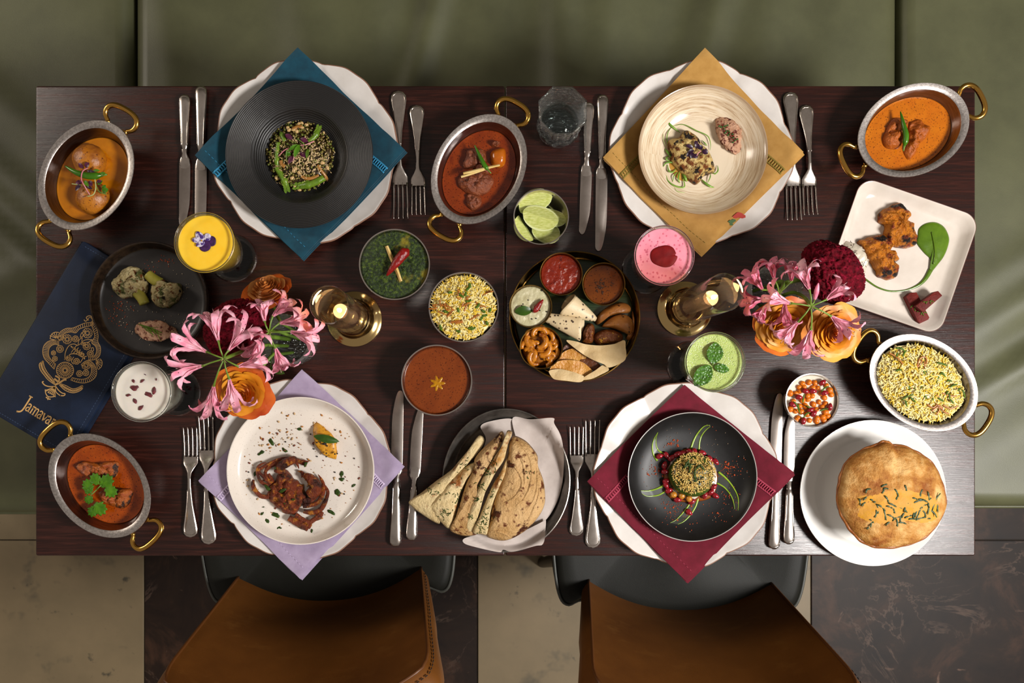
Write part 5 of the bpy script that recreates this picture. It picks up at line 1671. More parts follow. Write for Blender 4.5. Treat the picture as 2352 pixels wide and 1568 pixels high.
for k, (x, y) in enumerate(((1034, 672), (1075, 664), (1080, 655), (1060, 678), (1076, 690), (1097, 702), (1052, 712), (1110, 715), (1114, 725), (1107, 730), (1013, 752), (1053, 760), (1080, 752), (1125, 712), (1118, 742), (1024, 716), (1087, 755), (1070, 675))):
    q = math.hypot(x - 1065, y - 705) / 81
    h = 0.0415 + 0.013 * (1 - min(1, q * q)) + 0.0026
    shred(x, y, h, random.uniform(9, 14), 6, k * 47, 0.3, HERB, 'chopped green herb fleck on the round bowl of rice', 'herb flecks on the bowl of rice')
for k, pts in enumerate(([(2100, 862), (2108, 835), (2114, 822), (2126, 820), (2128, 834), (2118, 852), (2110, 870)], [(2088, 870), (2100, 850), (2112, 838), (2118, 826)], [(2112, 866), (2122, 848), (2124, 830)], [(2128, 880), (2134, 890), (2142, 888)], [(2144, 892), (2150, 905), (2156, 912)], [(2042, 810), (2060, 820), (2074, 836)],
                         [(2130, 928), (2142, 936), (2154, 930), (2166, 938)], [(2140, 944), (2156, 934), (2170, 946), (2180, 950)], [(2150, 926), (2158, 940), (2150, 952)], [(2166, 930), (2184, 938), (2200, 932)], [(2164, 902), (2180, 908), (2196, 910)], [(2112, 874), (2104, 888), (2092, 894)])):
    strand(pts, 0.0495, 3.6, ONION, 'brown fried onion strand on the oval dish of rice', 'fried onions on the oval rice')
for k, (x, y, L, d, b) in enumerate(((2072, 804, 18, 40, .6), (2078, 812, 16, -60, .4), (2064, 800, 14, 5, .3), (2060, 814, 10, 110, .2), (2064, 851, 14, -10, .5), (2122, 862, 30, 75, .3), (2130, 858, 22, 40, .4), (2136, 862, 16, -30, .3), (2108, 882, 30, -50, .2), (2115, 895, 16, -70, .2), (2088, 890, 12, 70, .2), (2157, 868, 26, -65, .3), (2166, 860, 14, 50, .4),
                                         (2163, 836, 24, 15, .2), (2180, 876, 12, 0, .8), (2190, 886, 18, -20, .3), (2084, 912, 30, -25, .2), (2096, 918, 18, 40, .3), (2080, 926, 16, 70, .4), (2146, 912, 20, -60, .3), (2160, 918, 16, 30, .3), (2180, 910, 14, 80, .4), (2186, 922, 12, 50, .3), (2212, 904, 20, 70, .5), (2204, 894, 10, -40, .3), (2126, 912, 9, 60, .2), (2176, 902, 10, -60, .3))):
    shred(x, y, 0.0500, L, 4.5, -d, b, HERB, 'green herb shred on the oval dish of rice', 'herb shreds on the oval rice')
# ================================================================ grain salad in the black bowl
GB = PB + 0.0016
gc = P(689, 357, GB + 0.008); gc.z = TZ + GB
GRAIN = [mat('grain_olive', '#5c5220', 0.3, vary=('#7a6d30', 120)), mat('grain_dark', '#2a1d0a', 0.3, vary=('#443313', 120)), mat('grain_green', '#4b5518', 0.3, vary=('#6b7028', 120))]
def salad_h(x, y):
    q = math.hypot((x - gc.x) / S(80), (y - gc.y) / S(82))
    return TZ + GB + 0.018 * max(0, 1 - q * q) ** 0.5 + 0.001
m = MB()
m.add(lump([(gc.x + S(74) * (1 + 0.05 * math.sin(5 * a)) * math.cos(a), gc.y + S(78) * (1 + 0.04 * math.cos(4 * a)) * math.sin(a)) for a in [2 * PI * k / 60 for k in range(60)]], TZ + GB, 0.0165, 2.0, 0.002, 120, 10), 1)
rnd = random.Random(11)
for k in range(620):
    q = math.sqrt(rnd.random()); a = rnd.random() * 2 * PI
    x, y = gc.x + S(77) * q * math.cos(a), gc.y + S(80) * q * math.sin(a)
    r = rnd.uniform(0.0016, 0.0024)
    m.add(blob((x, y, salad_h(x, y) + rnd.uniform(-0.001, 0.0012)), (r, r, r * 0.9), sub=1), rnd.choice((0, 0, 1, 2)))
one('grain_salad', 'mound of small brown and green grains in the black bowl', 'salad', m, GRAIN, gc, None, None, 'stuff')
NUT = mat('nut_shaving', '#b89a68', 0.6, vary=('#cdb58a', 100))
m = MB()
for k in range(420):
    x, y = rnd.gauss(705, 26), rnd.gauss(368, 24)
    if k > 330: x, y = rnd.gauss(690, 42), rnd.gauss(362, 46)
    p = P(x, y, GB + 0.016)
    if math.hypot(p.x - gc.x, p.y - gc.y) > S(84): continue
    z = salad_h(p.x, p.y) + rnd.uniform(0.001, 0.0035)
    l = rnd.uniform(0.001, 0.0030); a = rnd.random() * PI
    d = Vector((math.cos(a), math.sin(a), rnd.uniform(-.3, .3))) * l
    c = Vector((p.x, p.y, z))
    m.add(tube([c - d, c + Vector((rnd.uniform(-1, 1), rnd.uniform(-1, 1), 0)) * 0.0008, c + d], [0.0003, rnd.uniform(0.0004, 0.0011), 0.0003], 4))
one('nut_shavings', 'pale shaved nuts scattered over the grain salad', 'nuts', m, NUT, gc + Vector((0, 0, 0.015)), None, None, 'stuff')
ASP = mat('asparagus_green', '#4a6a16', 0.3, vary=('#6d8a26', 80, (1, 1, 1)), bump=(160, 0.5, 0.002))
def asparagus(pts, h, w, label, tip=True):
    ps = crom([P(x, y, hh) for (x, y), hh in zip(pts, h)], 18, False)
    t = thing('asparagus_spear', label, 'asparagus', ps[8], 'asparagus on the grain salad')
    MB().add(tube(ps, [S(w) / 2 * (0.9 if i < 10 else 1.08 - 0.11 * max(0, i - 11)) for i in range(18)], 10)).build('stalk', ASP, t)
    if tip:
        for k in range(9):
            i = 9 + k
            if i > 16: i = 16
            d = (ps[17] - ps[9]).normalized()
            sd = Vector((-d.y, d.x, 0)) * (1 if k % 2 else -1) * 0.6 + Vector((0, 0, 0.7))
            MB().add(leaf(ps[i] + sd * S(w) * 0.32, d + sd * 0.25, S(w) * 0.8, S(w) * 0.5, fold=0.2, n=5, nw=3)).build('bud_scale', ASP, t)
    return t
g_ = GB
asparagus([(744, 408), (726, 418), (705, 425), (682, 428)], [g_ + .012, g_ + .013, g_ + .012, g_ + .009], 17, 'bright asparagus tip at the bottom of the grain salad')
asparagus([(636, 385), (645, 400), (655, 418), (659, 434)], [g_ + .012, g_ + .012, g_ + .011, g_ + .007], 15, 'asparagus tip pointing down at lower left of the salad')
asparagus([(640, 328), (637, 350), (636, 372), (640, 392)], [g_ + .014, g_ + .015, g_ + .014, g_ + .012], 12, 'dark asparagus stalk along the left of the salad', False)
asparagus([(708, 325), (718, 318), (727, 308), (732, 295)], [g_ + .017, g_ + .017, g_ + .016, g_ + .013], 13, 'asparagus tip pointing up at upper right of the salad')
asparagus([(655, 325), (651, 317), (648, 310), (644, 304)], [g_ + .015, g_ + .014, g_ + .013, g_ + .012], 13, 'short asparagus piece at upper left of the salad', False)
MUSH = mat('mushroom_strip', '#8a5a24', 0.35, vary=('#a9783a', 60))
for pts, w, l in (([(692, 405), (704, 410), (720, 408), (732, 402)], 8, 'tan mushroom strip near the lower asparagus'), ([(728, 420), (736, 414), (744, 407)], 8, 'mushroom strip at the lower right of the salad'), ([(730, 380), (738, 392), (747, 404), (750, 412)], 7, 'brown mushroom strip on the right of the salad'), ([(672, 298), (682, 292), (694, 290)], 9, 'mushroom strip at the top of the salad'), ([(646, 370), (648, 378), (656, 384)], 9, 'mushroom strip on the left of the salad')):
    ps = crom([up(P(x, y, g_ + .014), 0) for x, y in pts], 14, False)
    for p in ps: p.z = salad_h(p.x, p.y) + 0.0012
    one('mushroom_strip', l, 'mushroom', MB().add(tube(ps, S(w) / 2, 8, 0.6)), MUSH, None, 'mushroom strips on the salad')
NUTM = mat('chopped_nut', '#b58f58', 0.5, vary=('#d0b27c', 120))
for k, (x, y) in enumerate(((692, 283), (687, 285), (704, 286), (662, 295), (665, 299), (681, 389), (677, 393), (689, 400), (678, 427), (686, 434), (742, 305), (695, 294), (683, 303), (676, 300), (634, 407), (741, 375), (752, 385), (672, 410))):
    p = P(x, y, g_ + .012); z = max(salad_h(p.x, p.y), TZ + g_ + 0.001)
    one('nut_piece', 'pale chopped nut piece on the grain salad', 'nut', MB().add(blob((p.x, p.y, z + 0.0008), (S(6), S(4.2), S(3.4)), (0, 0, k * 1.7), 0.35, 1.2, k, 1)), NUTM, None, 'nut pieces on the salad', 20)
hh = g_ + 0.021
greens('purple and green microgreens crowning the grain salad',
       [(672, 320, hh, 145, 20, 11, PURPLE_LEAF), (690, 318, hh, -25, 20, 11, PURPLE_LEAF), (684, 332, hh + .002, 215, 26, 9, CORIANDER), (688, 332, hh + .003, 250, 32, 12, CORIANDER), (690, 350, hh, -40, 18, 10, PURPLE_LEAF), (674, 358, hh, 240, 20, 11, PURPLE_LEAF), (668, 352, hh + .001, 200, 14, 10, CORIANDER), (708, 342, hh + .001, 262, 22, 8, HERB)],
       [([(683, 318, hh), (692, 325, hh + .003), (703, 336, hh + .001)], 2.2, STEM_GREEN), ([(640, 358, hh - .003), (655, 344, hh + .002), (672, 340, hh + .002)], 2.4, PINK_STEM), ([(662, 375, hh), (674, 366, hh + .002), (676, 345, hh + .003)], 2.2, PINK_STEM), ([(722, 324, hh), (705, 331, hh + .002), (690, 334, hh)], 2.4, PINK_STEM), ([(658, 368, hh), (658, 348, hh + .004), (668, 340, hh + .002)], 2.0, STEM_GREEN)])

# ================================================================ grilled fillet in the cream bowl
FB = PB + 0.0022
FIL = mat('charred_cheese_crust', '#d0b87c', 0.5, vary=('#b3914c', 55), spots=[(95, 0.60, '#6d3a12', 0.05), (60, 0.635, '#170a07', 0.03)], bump=(300, 1.0, 0.004), spec=.25)
o = outline([(1536, 324), (1545, 314), (1563, 310), (1575, 296), (1590, 300), (1606, 311), (1612, 325), (1628, 340), (1640, 362), (1646, 388), (1635, 396), (1620, 402), (1606, 418), (1594, 418), (1580, 402), (1562, 388), (1548, 370), (1540, 345)], FB + .014, 80)
one('grilled_fillet', 'charred pale grilled fillet in the cream bowl', 'fillet', MB().add(lump(o, TZ + FB, 0.0215, 5, 0.0055, 95, 18, 3, 0.0018)), FIL)
def quenelle(p0, p1, h, w, label, m, hgt=None, seed=1, name='quenelle', amp=0.0012, freq=120, ridge=0.10):
    a, b = P(*p0, h), P(*p1, h)
    z0 = a.z
    d = b - a; L = d.length; d = d / L
    s = Vector((-d.y, d.x, 0))
    hw = S(w, h) / 2
    hz = hgt or hw * 1.1
    V, F = [], []
    n, k = 22, 24
    for i in range(n + 1):
        t = i / n
        r = math.sin(PI * t) ** 0.72
        for j in range(k):
            an = 2 * PI * j / k
            f = 1 + ridge * math.cos(3 * an - PI / 2)
            p = a + d * (L * t) + s * (hw * r * f * math.cos(an))
            zz = hz * r * (0.42 + 0.58 * math.sin(an) * f)
            q = noise.fractal(Vector((t * 6, math.cos(an) * 2, math.sin(an) * 2)) + Vector((seed, 0, 0)), 0.8, 2.0, 4) * amp * 3
            V.append(Vector((p.x, p.y, z0 + max(0.0, zz + q * r))) + s * q * math.cos(an))
    for i in range(n):
        for j in range(k):
            F.append([i * k + j, i * k + (j + 1) % k, (i + 1) * k + (j + 1) % k, (i + 1) * k + j])
    F.append(list(range(k))[::-1]); F.append([n * k + j for j in range(k)])
    return one(name, label, 'quenelle', MB().add((V, F)), m)
PATE = mat('pink_salad_spread', '#a8795c', 0.4, vary=('#c39a7e', 110), spots=[(150, 0.62, '#5a2318', 0.05)], bump=(330, 0.9, 0.003), spec=.25)
quenelle((1647, 268), (1694, 356), FB, 50, 'pink-beige quenelle of spread in the cream bowl', PATE, 0.018, 1)
CHIVE = mat('chopped_chive', '#1f4a14', 0.4, vary=('#2f6a1d', 120)); ROE = mat('red_crumb', '#5a1410', 0.25, vary=('#7d2a18', 200))
rnd = random.Random(21)
for k, (x, y) in enumerate(((1652, 290), (1656, 292), (1661, 291), (1666, 289), (1671, 287), (1664, 297), (1668, 302), (1665, 305), (1673, 301), (1672, 310), (1676, 306), (1683, 308), (1684, 317), (1688, 323), (1683, 327), (1693, 319))):
    p = P(x, y, FB + .018)
    one('chive_piece', 'tiny chopped chive on the pink-beige quenelle', 'chive', MB().add(tube([up(p, -.001), up(p, .0012) + Vector((0.0006 * math.sin(k), 0.0006 * math.cos(k), 0))], 0.0013, 7)), CHIVE, None, 'chives on the quenelle')
m = MB()
for k in range(70):
    s = rnd.random()
    x, y = 1652 + 38 * s + rnd.gauss(0, 3.5), 282 + 42 * s + rnd.gauss(0, 4)
    m.add(blob(P(x, y, FB + .0175 + rnd.uniform(0, .001)), rnd.uniform(.0007, .0013), amp=.2, seed=k, sub=1))
one('red_crumbs', 'dark red crumbs along the top of the quenelle', 'crumbs', m, ROE, None, None, None, 'stuff')
hq = FB + 0.0235
greens('dark purple cress on the grilled fillet', [(1594, 345, hq, 200, 16, 9, PURPLE_DARK), (1592, 340, hq, 160, 18, 9, PURPLE_DARK), (1598, 340, hq + .001, 60, 12, 12, PURPLE_DARK), (1603, 341, hq + .001, 20, 12, 12, PURPLE_DARK), (1590, 350, hq, 260, 14, 11, PURPLE_DARK), (1594, 354, hq, -60, 12, 12, PURPLE_DARK), (1613, 347, hq, -20, 14, 13, PURPLE_DARK), (1585, 350, hq, 230, 13, 8, PURPLE_DARK), (1600, 333, hq + .001, 110, 10, 9, PURPLE_DARK)],
       [([(1599, 364, hq - .001), (1603, 352, hq + .003), (1610, 347, hq + .001)], 2.2, PINK_STEM)], 'cress_sprig')
JUS = mat('golden_dressing', '#b5873a', 0.1, sss=0.2)
o = outline([(1532, 340), (1540, 345), (1560, 388), (1590, 415), (1578, 420), (1560, 432), (1548, 418), (1534, 400), (1530, 380), (1536, 360)], FB, 50)
one('dressing_pool', 'golden dressing pooled left of the grilled fillet', 'dressing', MB().add(lump(o, TZ + FB - .0003, 0.0008, 6, 0, 60, 6)), JUS)
SPR = [mat('spring_onion_curl', '#4f7d22', 0.35, vary=('#7fa23f', 40)), mat('spring_onion_pale', '#9fb06a', 0.35)]
for k, (pts, w) in enumerate((([(1529, 267), (1536, 282), (1546, 292), (1562, 304)], 5), ([(1544, 290), (1570, 286), (1600, 300), (1625, 312), (1632, 330), (1631, 345)], 2.4), ([(1545, 288), (1534, 305), (1532, 325), (1540, 345)], 2.2), ([(1528, 341), (1535, 352), (1548, 368)], 5), ([(1523, 383), (1530, 374), (1545, 373), (1556, 378)], 4), ([(1533, 378), (1536, 392), (1545, 395), (1553, 387)], 4), ([(1530, 402), (1534, 414), (1545, 424), (1562, 430), (1572, 428), (1570, 412), (1566, 398)], 3.6), ([(1545, 418), (1548, 404), (1556, 395)], 3), ([(1562, 390), (1558, 410), (1562, 420)], 4), ([(1568, 395), (1574, 408), (1578, 417)], 5.5),
                              ([(1612, 412), (1620, 420), (1632, 428), (1640, 430)], 5), ([(1648, 380), (1649, 392), (1642, 399), (1634, 395)], 3.4), ([(1632, 398), (1631, 408), (1625, 420)], 2.6), ([(1545, 425), (1554, 438), (1563, 441), (1578, 443)], 1.8), ([(1612, 322), (1620, 330), (1624, 335)], 3), ([(1523, 300), (1524, 320), (1530, 340)], 1.4), ([(1540, 370), (1530, 365), (1536, 358)], 4))):
    hv = [FB + .0016 + .003 * math.sin(PI * i / max(1, len(pts) - 1)) for i in range(len(pts))]
    ps = crom([P(x, y, h) for (x, y), h in zip(pts, hv)], len(pts) * 6, False)
    n = len(ps)
    one('spring_onion_curl', 'thin green spring onion curl by the grilled fillet', 'spring onion', MB().add(tube(ps, [S(w) / 2 * (0.3 + 0.7 * min(1, 3 * min(i, n - 1 - i) / n)) for i in range(n)], 7, 0.5)), SPR[1] if w < 2 else SPR[0], None, 'spring onion curls')

# ================================================================ soft-shell crab plate
WB = 0.0178 + 0.0022
CRAB = mat('fried_crab_batter', '#5a200c', 0.32, vary=('#7d3512', 60), spots=[(120, 0.64, '#a5651a', 0.04), (45, 0.66, '#2f0f06', 0.06)], bump=(420, 1.0, 0.003), spec=.3)
crab = thing('fried_crab', 'crisp reddish brown fried soft-shell crab', 'crab', P(660, 1120, WB))
def CPX(x, y): return (560 + x / 5.808, 960 + y / 5.808)
o = outline([CPX(*q) for q in ((390, 850), (450, 730), (560, 690), (640, 800), (720, 850), (800, 950), (820, 1060), (770, 1160), (700, 1250), (620, 1300), (520, 1270), (420, 1200), (330, 1100), (300, 980), (330, 890))], WB + .01, 70)
MB().add(lump(o, TZ + WB, 0.017, 2.6, 0.006, 120, 18, 5, 0.003)).build('shell', CRAB, crab)
def limb(pts, w, h, name, knob=0.12):
    ps = crom([P(*CPX(x, y), WB + hh) for (x, y), hh in zip(pts, h)], len(pts) * 7, False)
    n = len(ps)
    ws = crom([(q, 0, 0) for q in w], n, False)
    rad = [S(ws[i].x / 5.808) / 2 * (1 + knob * noise.noise(ps[i] * 420)) for i in range(n)]
    for p, r in zip(ps, rad): p.z = max(p.z, TZ + WB + r * 0.8)
    return MB().add(tube(ps, rad, 10, 0.8)).build(name, CRAB, crab)
limb([(480, 720), (500, 640), (580, 590), (650, 560), (700, 560)], [150, 130, 120, 110, 90], [.010, .012, .012, .011, .010], 'claw')
limb([(690, 560), (740, 580), (790, 590), (845, 610)], [80, 60, 75, 85], [.009, .008, .008, .007], 'claw_tip')
limb([(690, 570), (715, 620), (735, 672)], [50, 34, 10], [.009, .006, .004], 'claw_finger')
limb([(880, 1030), (960, 950), (940, 880), (880, 800), (800, 760)], [160, 170, 150, 130, 60], [.010, .012, .012, .012, .010], 'claw')
limb([(800, 770), (770, 720), (715, 705)], [80, 40, 10], [.009, .007, .005], 'claw_finger')
for pts, w in ((((370, 880), (260, 780), (200, 700), (280, 640), (400, 580), (520, 540), (640, 520)), (50, 42, 40, 44, 48, 46, 14)), (((330, 900), (230, 850), (180, 740), (190, 650), (240, 610), (300, 590)), (48, 44, 40, 34, 26, 8)),
               (((360, 870), (300, 780), (290, 710), (350, 640), (440, 600), (520, 590)), (50, 46, 46, 60, 70, 60)), (((390, 860), (350, 780), (330, 740)), (60, 46, 34)), (((340, 1050), (230, 1040), (150, 960), (120, 880), (130, 820)), (60, 62, 60, 56, 30)),
               (((790, 1170), (900, 1160), (1000, 1110), (1060, 980), (1060, 880), (1030, 810), (990, 750)), (60, 56, 60, 60, 46, 34, 8)), (((800, 1240), (900, 1260), (1010, 1230), (1080, 1130), (1120, 1000), (1100, 930), (1060, 880)), (60, 62, 66, 60, 46, 34, 20)),
               (((690, 1290), (780, 1350), (870, 1390), (940, 1350), (1000, 1310), (1050, 1250)), (70, 66, 70, 60, 90, 50)), (((600, 1330), (700, 1390), (780, 1430), (860, 1480)), (80, 90, 100, 70)), (((800, 1100), (900, 1080), (980, 1000), (1030, 960)), (80, 80, 70, 50)), (((880, 1420), (860, 1450), (900, 1410)), (60, 70, 40))):
    limb(pts, w, [.007] * len(pts), 'leg')
MAYO = mat('yellow_spice_cream', '#b87c14', 0.4, vary=('#cf9526', 120), spots=[(260, 0.66, '#8a560a', 0.04)], bump=(260, 0.35, 0.0012))
quenelle((724, 971), (772, 1054), WB, 42, 'golden yellow quenelle beside the fried crab', MAYO, 0.0155, 4, amp=.0006)
CURRY_LEAF = mat('curry_leaf', '#1f3b06', 0.32, vary=('#36580c', 60))
one('curry_leaf', 'dark green curry leaf on the yellow quenelle', 'leaf', MB().add(leaf(P(721, 1001, WB + .0165), Vector((0.96, -0.22, -0.06)), S(58), S(18), 0.002, 0.003, 0.35)), CURRY_LEAF)
m = MB()
for x, y in ((1020, 320), (1050, 345), (1075, 350), (1090, 325), (1110, 370), (1095, 345), (975, 325), (1100, 468), (1215, 478), (1245, 472), (1100, 512), (1070, 340), (1085, 335)):
    m.add(blob(P(*CPX(x, y), WB + .0155), S(2.2), sub=1))
for x, y in ((1220, 158), (890, 213), (978, 512), (1474, 538), (1215, 722), (557, 316), (935, 412), (65, 720), (1340, 1012)):
    m.add(blob(P(*CPX(x, y), WB + .001), S(2.0), sub=1))
one('mustard_seeds', 'black mustard seeds on and around the yellow quenelle', 'mustard seeds', m, mat('mustard_seed', '#150a0c', 0.3), None, None, None, 'stuff')
CRUMB = [mat('golden_crumb', '#a5691e', 0.6), mat('brown_crumb', '#6b2c12', 0.6), mat('pale_crumb', '#b99a70', 0.6)]
rnd = random.Random(31)
m = MB()
for k in range(210):
    a = rnd.random() * 2 * PI; q = math.sqrt(rnd.random()) * 140
    x, y = 690 + q * math.cos(a), 1081 + q * math.sin(a)
    if k % 3 == 0: x, y = rnd.gauss(650, 32), rnd.gauss(1010, 26)
    r = S(rnd.choice((0.7, 0.9, 1.2, 2.2)))
    m.add(blob(P(x, y, WB + .0008), (r * 1.6, r, r * .8), (0, 0, k), .4, 1.2, k, 1), rnd.choice((0, 0, 1, 2, 2)))
one('crumb_dusting', 'golden fried crumbs dusted over the white crab plate', 'crumbs', m, CRUMB, None, None, None, 'stuff')
def flake(px, py, h, r, k, label, group, m=HERB_DARK, name='herb_flake', cat='herb'):
    c = P(px, py, h)
    pts = []
    for j in range(14):
        a = 2 * PI * j / 14
        rr = S(r) * (0.75 + 0.45 * noise.noise(Vector((math.cos(a) * 1.3, math.sin(a) * 1.3, k * 3.7))))
        x, y = rr * 1.35 * math.cos(a), rr * 0.75 * math.sin(a)
        b = k * 1.9
        pts.append((c.x + x * math.cos(b) - y * math.sin(b), c.y + x * math.sin(b) + y * math.cos(b)))
    return one(name, label, cat, MB().add(lump(pts, c.z, 0.0012, 3, 0.0009, 300, 4, k)), m, None, group)
for k, (x, y, r) in enumerate(((745, 147, 5.5), (370, 320, 8.5), (230, 465, 8), (545, 425, 7), (1305, 745, 6.5), (1308, 815, 6.5), (1245, 985, 9.5), (1465, 898, 5), (1165, 1255, 9), (905, 1510, 5), (465, 1465, 7), (318, 1378, 7.5), (245, 1275, 5), (425, 1295, 10), (148, 742, 5), (262, 1185, 2.5))):
    flake(*CPX(x, y), WB + .0005, r, k, 'dark green herb flake on the white crab plate', 'herb flakes on the crab plate')
for k, (x, y, r, h) in enumerate(((520, 965, 8, .0165), (310, 925, 8, .012), (825, 615, 6, .014), (655, 1085, 4, .0165), (545, 1130, 4, .015), (430, 662, 4, .015))):
    flake(*CPX(x, y), WB + h, r, k + 40, 'green herb flake on the fried crab', 'herb flakes on the crab')

# ================================================================ chaat in the black coupe plate
KB = PB + 0.0022
kc = P(1592, 1086, KB + 0.015)
GREENPATTY = mat('green_herb_patty', '#27390d', 0.3, vary=('#3b5214', 60), bump=(140, 0.4, 0.002), coat=0.2)
def disc(px, py, h, r, thick, n=56, wob=0.03, p=3.0, amp=0.001, seed=1):
    c = P(px, py, h)
    return lump([(c.x + S(r, h) * (1 + wob * math.sin(3 * a + seed) + wob * 0.6 * math.sin(5 * a)) * math.cos(a), c.y + S(r, h) * (1 + wob * math.sin(3 * a + seed)) * math.sin(a)) for a in [2 * PI * k / n for k in range(n)]], c.z, thick, p, amp, 90, 10, seed)
CREAMS = mat('white_cream_smear', '#c9bfae', 0.25)
one('yogurt_smear', 'white yogurt ring beneath the green patty', 'yogurt', MB().add(disc(1588, 1092, KB, 57, 0.004, p=2, seed=2)), CREAMS)
CHUT = mat('brown_chutney', '#6e2f0c', 0.18, vary=('#8a4a12', 90))
one('chutney_ring', 'brown chutney spread around the green patty', 'chutney', MB().add(disc(1586, 1096, KB, 62, 0.0022, p=2, wob=.08, seed=3)), CHUT)
one('herb_patty', 'round green herb patty under crispy noodles', 'patty', MB().add(disc(1587, 1090, KB + .004, 52, 0.021, p=3.5, seed=4)), GREENPATTY)
SEV = [mat('crisp_noodle', '#cda548', 0.5, vary=('#e0c478', 120)), mat('crisp_noodle_brown', '#6d4a14', 0.45)]
m = MB()
rnd = random.Random(41)
for k in range(950):
    q = math.sqrt(rnd.random()); a = rnd.random() * 2 * PI
    x, y = 1594 + 50 * q * math.cos(a), 1086 + 47 * q * math.sin(a)
    z = KB + .0225 + .0085 * (1 - q * q) + rnd.uniform(0, .002)
    c = P(x, y, z)
    d = rnd.random() * 2 * PI; l = rnd.uniform(.0012, .0028); tl = rnd.uniform(-.6, .6)
    dv = Vector((math.cos(d) * math.cos(tl), math.sin(d) * math.cos(tl), math.sin(tl))) * l
    s = Vector((-math.sin(d), math.cos(d), 0)) * rnd.uniform(-.0006, .0006)
    m.add(tube([c - dv, c + s, c + dv], .0005, 4, cap=False), 1 if rnd.random() < .22 else 0)
one('crispy_noodles', 'golden crispy gram noodles heaped on the green patty', 'noodles', m, SEV, None, None, None, 'stuff')
def KX(x, y): return (1470 + x / 6.032, 960 + y / 6.032)
for k, (x, y, d) in enumerate(((270, 525, 15), (365, 515, -55), (435, 550, 45), (515, 500, 40), (590, 485, 10), (685, 470, -40), (755, 470, -75), (865, 480, -15), (968, 565, -50), (1048, 605, -45), (340, 650, 70), (348, 742, 0), (365, 870, 10), (360, 930, -60), (400, 1000, 20), (520, 1130, -5), (720, 1155, 30), (898, 1065, 60), (980, 1025, 40), (1018, 950, 30), (1045, 1075, -30), (680, 1305, -40))):
    h = KB + (.0045 if k not in (15, 21, 20, 0, 1) else .0035)
    pom(*KX(x, y), h, 7.8, d, k, 'ruby pomegranate seed around the green patty', 'pomegranate seeds around the patty')
CHICK = mat('glazed_chickpea', '#a5661a', 0.2, vary=('#bd812c', 60), coat=.3)
for k, (x, y, l) in enumerate(((465, 1060, 'golden chickpea left of the other two under the patty'), (580, 1075, 'middle golden chickpea under the green patty'), (680, 1115, 'golden chickpea nearest the red seed on green streak'))):
    one('chickpea', l, 'chickpea', MB().add(blob(P(*KX(x, y), KB + .006), (S(8.5), S(7.5), S(6.8)), (0, 0, k), .08, 1.3, k, 2)), CHICK, None, 'chickpeas by the patty')
SMEAR = mat('green_chutney_streak', '#71901c', 0.25, vary=('#91ad30', 60)); SMEARW = mat('cloudy_yogurt_film', '#2b2e27', 0.35)
def crescent(px_o, px_i, label):
    t = thing('sauce_streak', label, 'sauce', P(*KX(*px_o[0]), KB))
    def lift(p):
        q = math.hypot(p.x - CPc.x, p.y - CPc.y) / CPr
        return float(np.interp(q, [0, .45, .65, .8, .9], [.002, .002, .0035, .008, .0145])) + TZ + PB
    a = crom([P(*KX(*q), KB + .002) for q in px_o], 22, False); b = crom([P(*KX(*q), KB + .002) for q in px_i], 22, False)
    V, F = [], []
    for i in range(22):
        for k in range(5):
            p = a[i].lerp(b[i], k / 4); p.z = lift(p) + .00035; V.append(p)
    for i in range(21):
        for k in range(4): F.append([i * 5 + k, i * 5 + k + 1, (i + 1) * 5 + k + 1, (i + 1) * 5 + k])
    MB().add((V, F)).build('thin_film', SMEARW, t)
    for e, w in ((a, 4.2), (b, 3.4)):
        for p in e: p.z = lift(p) + .0005
        MB().add(tube(e, [S(w) / 2 * (1.15 - 0.95 * (i / 21) ** 1.3) for i in range(22)], 7, 0.6)).build('edge_bead', SMEAR, t)
crescent([(240, 590), (185, 500), (165, 390), (185, 290), (230, 200)], [(330, 490), (260, 450), (228, 390), (215, 300), (235, 190)], 'thin green sauce streak at upper left of the black plate')
crescent([(710, 420), (750, 300), (810, 190), (880, 110), (955, 95)], [(820, 440), (830, 320), (860, 230), (910, 160), (960, 115)], 'thin green sauce streak at the top of the black plate')
crescent([(1090, 745), (1200, 840), (1290, 960), (1345, 1100), (1330, 1270)], [(1070, 900), (1170, 960), (1250, 1060), (1285, 1160), (1290, 1250)], 'long green sauce streak curving down the right side')
crescent([(330, 935), (230, 980), (130, 1005), (60, 1005), (5, 1000)], [(355, 1015), (260, 1065), (160, 1080), (80, 1075), (20, 1040)], 'thin green sauce streak at left of the black plate')
crescent([(815, 1090), (770, 1230), (690, 1350), (600, 1430), (515, 1465)], [(690, 1190), (640, 1260), (570, 1340), (490, 1410), (410, 1445)], 'green sauce streak at the bottom carrying a red seed')
DUST = [mat('paprika_dust', '#a03c0c', 0.8), mat('spice_dust', '#6d5a48', 0.8)]
m = MB(); rnd = random.Random(51)
def dust_h(p, c, R, zs):
    q = math.hypot(p.x - c.x, p.y - c.y) / R
    return float(np.interp(q, *zs))
